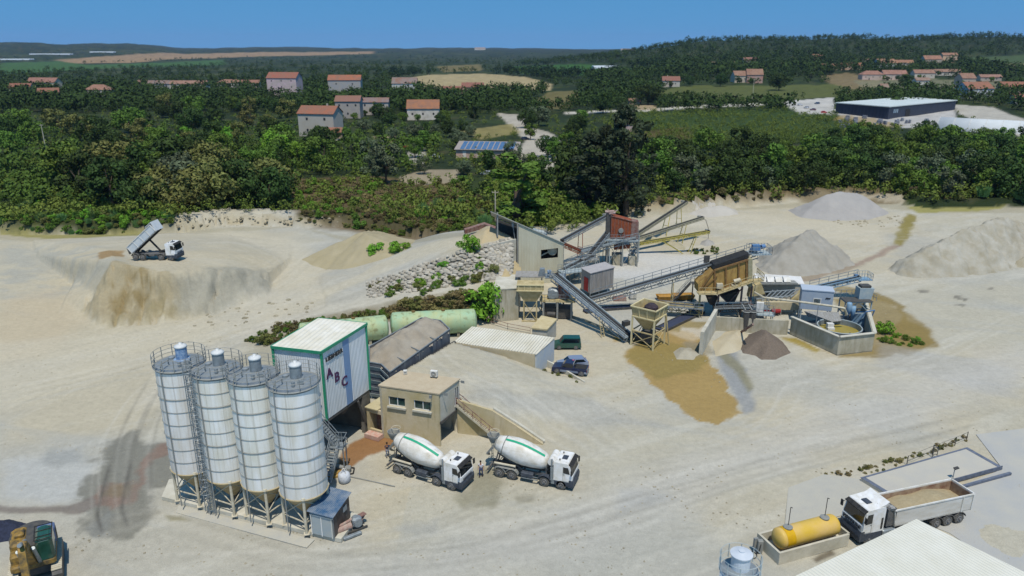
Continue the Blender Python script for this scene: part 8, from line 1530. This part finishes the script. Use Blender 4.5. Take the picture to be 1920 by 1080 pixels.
for (hx, hy, hw, hd) in HOUSES[:-4]:
    for k in range(2 if hw > 12 else 1):
        x = hx + rq.uniform(-.6,.6)*hw; y = hy - hd/2 - rq.uniform(3,7); kd, lf = rq.choice([('round','dark'),('wide','mid'),('round','mid'),('wide','dark')]); plant('garden_tree', 'garden tree standing close in front of a village house', 'tree', V((x, y, T(x,y)-.2)), rq.uniform(3.5,6.5), kd, lf, rq, 'trees in front of the houses')
# shrubs and reeds
scatter([(0,385),(180,385),(330,412),(200,432),(0,430)], 34, 2.6, [('reed','reed'),('reed','mid'),('bush','bright')], (2.4,4.0), 'giant_reed', 'clump of tall green reeds at the left back edge of the yard', 'reed', 'reed clumps at the left', 41, .7)
scatter([(780,388),(930,385),(930,428),(800,424)], 16, 2.6, [('reed','reed')], (2.6,4.2), 'giant_reed', 'clump of tall green reeds left of the cream shed', 'reed', 'reed clumps by the cream shed', 42, .7)
scatter([(1830,360),(1935,355),(1935,384),(1835,384)], 12, 2.4, [('reed','bright'),('reed','reed')], (3,5), 'giant_reed', 'clump of bright reeds at the far right yard edge', 'reed', 'reed clumps at the right', 43, .8)
scatter([(0,335),(140,330),(180,385),(330,400),(200,405),(0,400)], 46, 2.8, [('bush','mid'),('bush','bright'),('bush','mid')], (2.2,4.2), 'shrub', 'green shrub in the scrub at the left back edge', 'shrub', 'green shrubs at the left', 44)
scatter([(560,340),(860,345),(930,400),(900,428),(790,424),(640,414),(550,405)], 190, 1.7, [('bush','dry'),('bush','olive'),('bush','mid'),('bush','dryl'),('bush','bright')], (1.4,3.2), 'dry_shrub', 'olive brown shrub in the dry scrub behind the middle of the yard', 'shrub', 'dry shrubs behind the yard', 45)
scatter([(960,420),(1000,400),(1120,395),(1140,408),(1000,424)], 22, 2.4, [('bush','bright'),('bush','mid')], (2.5,4.5), 'shrub', 'bright green creeper covered shrub behind the cream shed', 'shrub', 'green shrubs behind the cream shed', 46)
scatter([(850,350),(1100,340),(1110,392),(1000,398),(900,392)], 40, 3.2, [('bush','bright'),('bush','mid'),('bush','dark')], (2.5,5), 'shrub', 'green shrub on the slope between hamlet and yard', 'shrub', 'green shrubs on the slope', 47)
scatter([(1190,398),(1240,378),(1340,362),(1480,358),(1480,370),(1340,376),(1240,392)], 50, 1.9, [('bush','dry'),('bush','olive'),('bush','dry')], (1.0,2.4), 'bank_shrub', 'brown dry shrub on the pale bank behind the stacking conveyors', 'shrub', 'dry shrubs on the pale bank', 48)
scatter([(1640,352),(1830,358),(1830,380),(1700,374)], 30, 2.2, [('bush','dry'),('bush','olive')], (1.2,2.8), 'bank_shrub', 'brown shrub at the yard edge below the right wood', 'shrub', 'brown shrubs at the right', 49)
scatter([(735,582),(900,552),(925,560),(905,590),(740,594)], 110, .8, [('bush','dry'),('bush','olive'),('bush','dryl')], (1.2,2.6), 'bank_shrub', 'dry brown shrub on the bank above the green tanks', 'shrub', 'dry shrubs above the tanks', 50)
scatter_px([(728,588),(760,572),(860,553),(928,551),(906,596),(742,602)], 130, [('bush','dry'),('bush','olive'),('bush','dryl'),('bush','dryl')], (1.0,2.0), 'slope_shrub', 'dry brown shrub on the steep slope above the green tanks', 'shrub', 'shrubs on the steep slope', 60)
scatter_px([(560,606),(640,594),(730,580),(735,594),(640,604),(565,618)], 45, [('bush','dry'),('bush','olive'),('bush','mid')], (.8,1.5), 'slope_shrub', 'olive shrub along the haul road edge behind the tower', 'shrub', 'shrubs on the road edge', 61)
scatter_px([(700,540),(800,540),(900,515),(905,528),(800,552),(705,556)], 22, [('bush','mid'),('bush','olive')], (.9,1.9), 'slope_shrub', 'green shrub at the foot of the boulder wall', 'shrub', 'shrubs at the boulder wall foot', 62)
scatter([(460,640),(500,622),(560,606),(730,594),(730,602),(560,622),(530,650)], 60, .8, [('bush','olive'),('bush','dry'),('bush','mid')], (.6,1.5), 'low_shrub', 'low olive shrub on the overgrown bank behind the tower', 'shrub', 'low shrubs behind the tower', 51)
scatter([(1640,640),(1690,650),(1730,650),(1725,640),(1670,625)], 16, .7, [('bush','bright'),('bush','mid')], (.5,1.2), 'low_shrub', 'low green plant on the wet ground right of the basin', 'shrub', 'plants right of the basin', 52)
scatter([(1540,893),(1640,888),(1700,868),(1790,834),(1815,826),(1812,818),(1740,842),(1640,872),(1550,882)], 40, .6, [('bush','olive'),('bush','dryl'),('bush','dryl')], (.25,.75), 'weed_tuft', 'small dry weed tuft on the gravel strip by the weighbridge', 'weed', 'weed tufts by the weighbridge', 53)
scatter([(1290,468),(1350,466),(1345,478),(1290,476)], 12, .9, [('bush','olive'),('bush','mid')], (.5,1.2), 'weed_tuft', 'green tuft at the feet of the yellow stacking conveyors', 'weed', 'tufts under the yellow conveyors', 54)
scatter([(1015,688),(1095,716),(1090,722),(1010,694)], 9, .8, [('bush','olive')], (.4,.7), 'weed_tuft', 'dark tuft along the foot of the low whitish wall', 'weed', 'tufts by the low wall', 55)
scatter([(700,545),(780,520),(900,480),(940,500),(900,530),(760,552)], 26, 1.2, [('bush','olive'),('bush','mid')], (.5,1.1), 'weed_tuft', 'small green tuft rooted between the boulders', 'weed', 'tufts between the boulders', 56)
scatter([(560,400),(860,404),(930,432),(800,430),(640,418),(560,412)], 270, .85, [('bush','dry'),('bush','olive'),('bush','mid'),('bush','dryl')], (.9,2.0), 'scrub_shrub', 'low mixed shrub along the back edge of the yard centre', 'shrub', 'low shrubs along the yard edge', 57)
scatter([(0,404),(330,400),(330,426),(170,439),(0,436)], 230, 1.0, [('bush','bright'),('bush','mid'),('reed','reed'),('bush','olive')], (1.0,2.4), 'low_shrub', 'low green plant along the left back edge of the yard', 'shrub', 'low plants at the left yard edge', 58)
# ------------------------------------------------------------------ woods beyond, one mass each
def mass(name, n, srange, yrange, h, leafm, seed, keep, per=46, leaf=.95, shape=1.0, excl=True, hz_k=None):
    rs = np.random.RandomState(seed); s = srange[0] + (srange[1]-srange[0])*rs.rand(n); u = 1/yrange[1] + (1/yrange[0]-1/yrange[1])*rs.rand(n); y = 1/u; x = s*y; z = tz(x, y)
    ok = np.ones(n, bool)
    if excl:
        for pts, in EXCL: ok &= inpoly(x, y, pts, 2, 0) < .5
        for hx, hy, hw, hd in HA: ok &= ~((np.abs(x-hx) < hw/2+3) & (hy-y < hd/2+15) & (y-hy < hd/2+3))
    if keep is not None: ok &= keep(x, y, s)
    x, y, z = x[ok], y[ok], z[ok]; n = len(x); hh = h[0] + (h[1]-h[0])*rs.rand(n)
    hh = hh*(.7 + .7*fbm(x/60., y/60., 2)); rw = hh*(.42 + .25*rs.rand(n))*shape; cl = 5; C_ = np.zeros((n, cl, 4))
    for k in range(cl): a = rs.rand(n)*6.28; q = rw*.5*rs.rand(n)**.5; C_[:,k] = np.stack([x+np.cos(a)*q, y+np.sin(a)*q, z+hh*(.35+.4*rs.rand(n)), rw*(.4+.2*rs.rand(n))], 1)
    C_ = C_.reshape(-1,4); n2 = per//cl; N = len(C_)*n2; c = np.repeat(C_, n2, 0); d = rs.randn(N,3); d[:,2] += .5; d[:,1] -= .25; d /= np.linalg.norm(d,axis=1)[:,None]; p = c[:,:3] + d*(c[:,3]*(.7+.4*rs.rand(N)))[:,None]
    nn = d + rs.randn(N,3)*.35; nn /= np.linalg.norm(nn,axis=1)[:,None]; a = np.cross(nn, rs.randn(N,3)); a /= np.linalg.norm(a,axis=1)[:,None]; b = np.cross(nn,a); sz = (c[:,3]*.34*leaf*(.7+.6*rs.rand(N)))[:,None]; a = a*sz; b = b*sz*.7
    v = np.stack([p-a, p-b, p+a, p+b], 1).reshape(-1,3); f = np.arange(N*4).reshape(N,4); o = arr_mesh(name, v, f, leafm); return tag(o, kind='stuff')
LM = lambda k, a, b, s=.02: mat('mass_'+k, a, .8, c2=b, scale=s, mix=.5, island=.5, spec=.1)
mD_, mM_, mB_ = LM('dark', '#28381b', '#374920'), LM('mid', '#374a20', '#4f6528', .03), LM('brush', '#435722', '#646f30', .05)
mass('undergrowth', 6500, (-.85,.85), (165,600), (1.4,4.0), mB_, 1, lambda x, y, s: (inpoly(x, y, [G(*p) for p in [(-400,428),(0,426),(330,414),(430,400),(560,404),(700,408),(930,428),(1180,396),(1330,372),(1600,364),(1750,384),(2400,384),(2400,2000),(-400,2000)]], 1, 0) < .5), 40)
mass('undergrowth', 1500, (-.8,-.1), (175,420), (3,6), mM_, 5, lambda x, y, s: ((inpoly(x, y, [G(*p) for p in [(560,330),(700,325),(860,340),(930,420),(560,415)]], 1, 0) < .5) & (y > 195)), 45)
mass('undergrowth', 3200, (.13,.52), (330,580), (1.2,3.4), mB_, 8, lambda x, y, s: y < 590, 32)
mass('distant_wood', 8500, (-.85,.85), (500,1900), (6,11), mD_, 2, None, 42)
mass('distant_wood', 5500, (-.05,.85), (900,2400), (8,14), mD_, 3, lambda x, y, s: s > .0 + .1*(y < 1100), 36)
mass('distant_wood', 2600, (-.85,.3), (1900,7500), (6,11), mD_, 4, lambda x, y, s: fbm(x/300., y/700., 2) > .5, 30)
mass('distant_wood', 700, (-.28,.2), (1050,1300), (9,15), LM('pine', '#1d2c1a', '#26381d'), 6, lambda x, y, s: s > -.16, 40)
# ------------------------------------------------------------------ air
q = MB(); q.para((-16000,-60,-12), (32000,0,0), (0,16000,0), (0,0,320)); hm = bpy.data.materials.new('haze'); hm.use_nodes = True; n = hm.node_tree.nodes
for x in list(n):
    if x.type == 'BSDF_PRINCIPLED': n.remove(x)
vp = n.new('ShaderNodeVolumePrincipled'); vp.inputs['Color'].default_value = (.45,.62,1.0,1); vp.inputs['Density'].default_value = .00004; vp.inputs['Anisotropy'].default_value = .2
hm.node_tree.links.new(vp.outputs[0], n['Material Output'].inputs['Volume']); o = q.build('haze', hm); tag(o, kind='stuff')
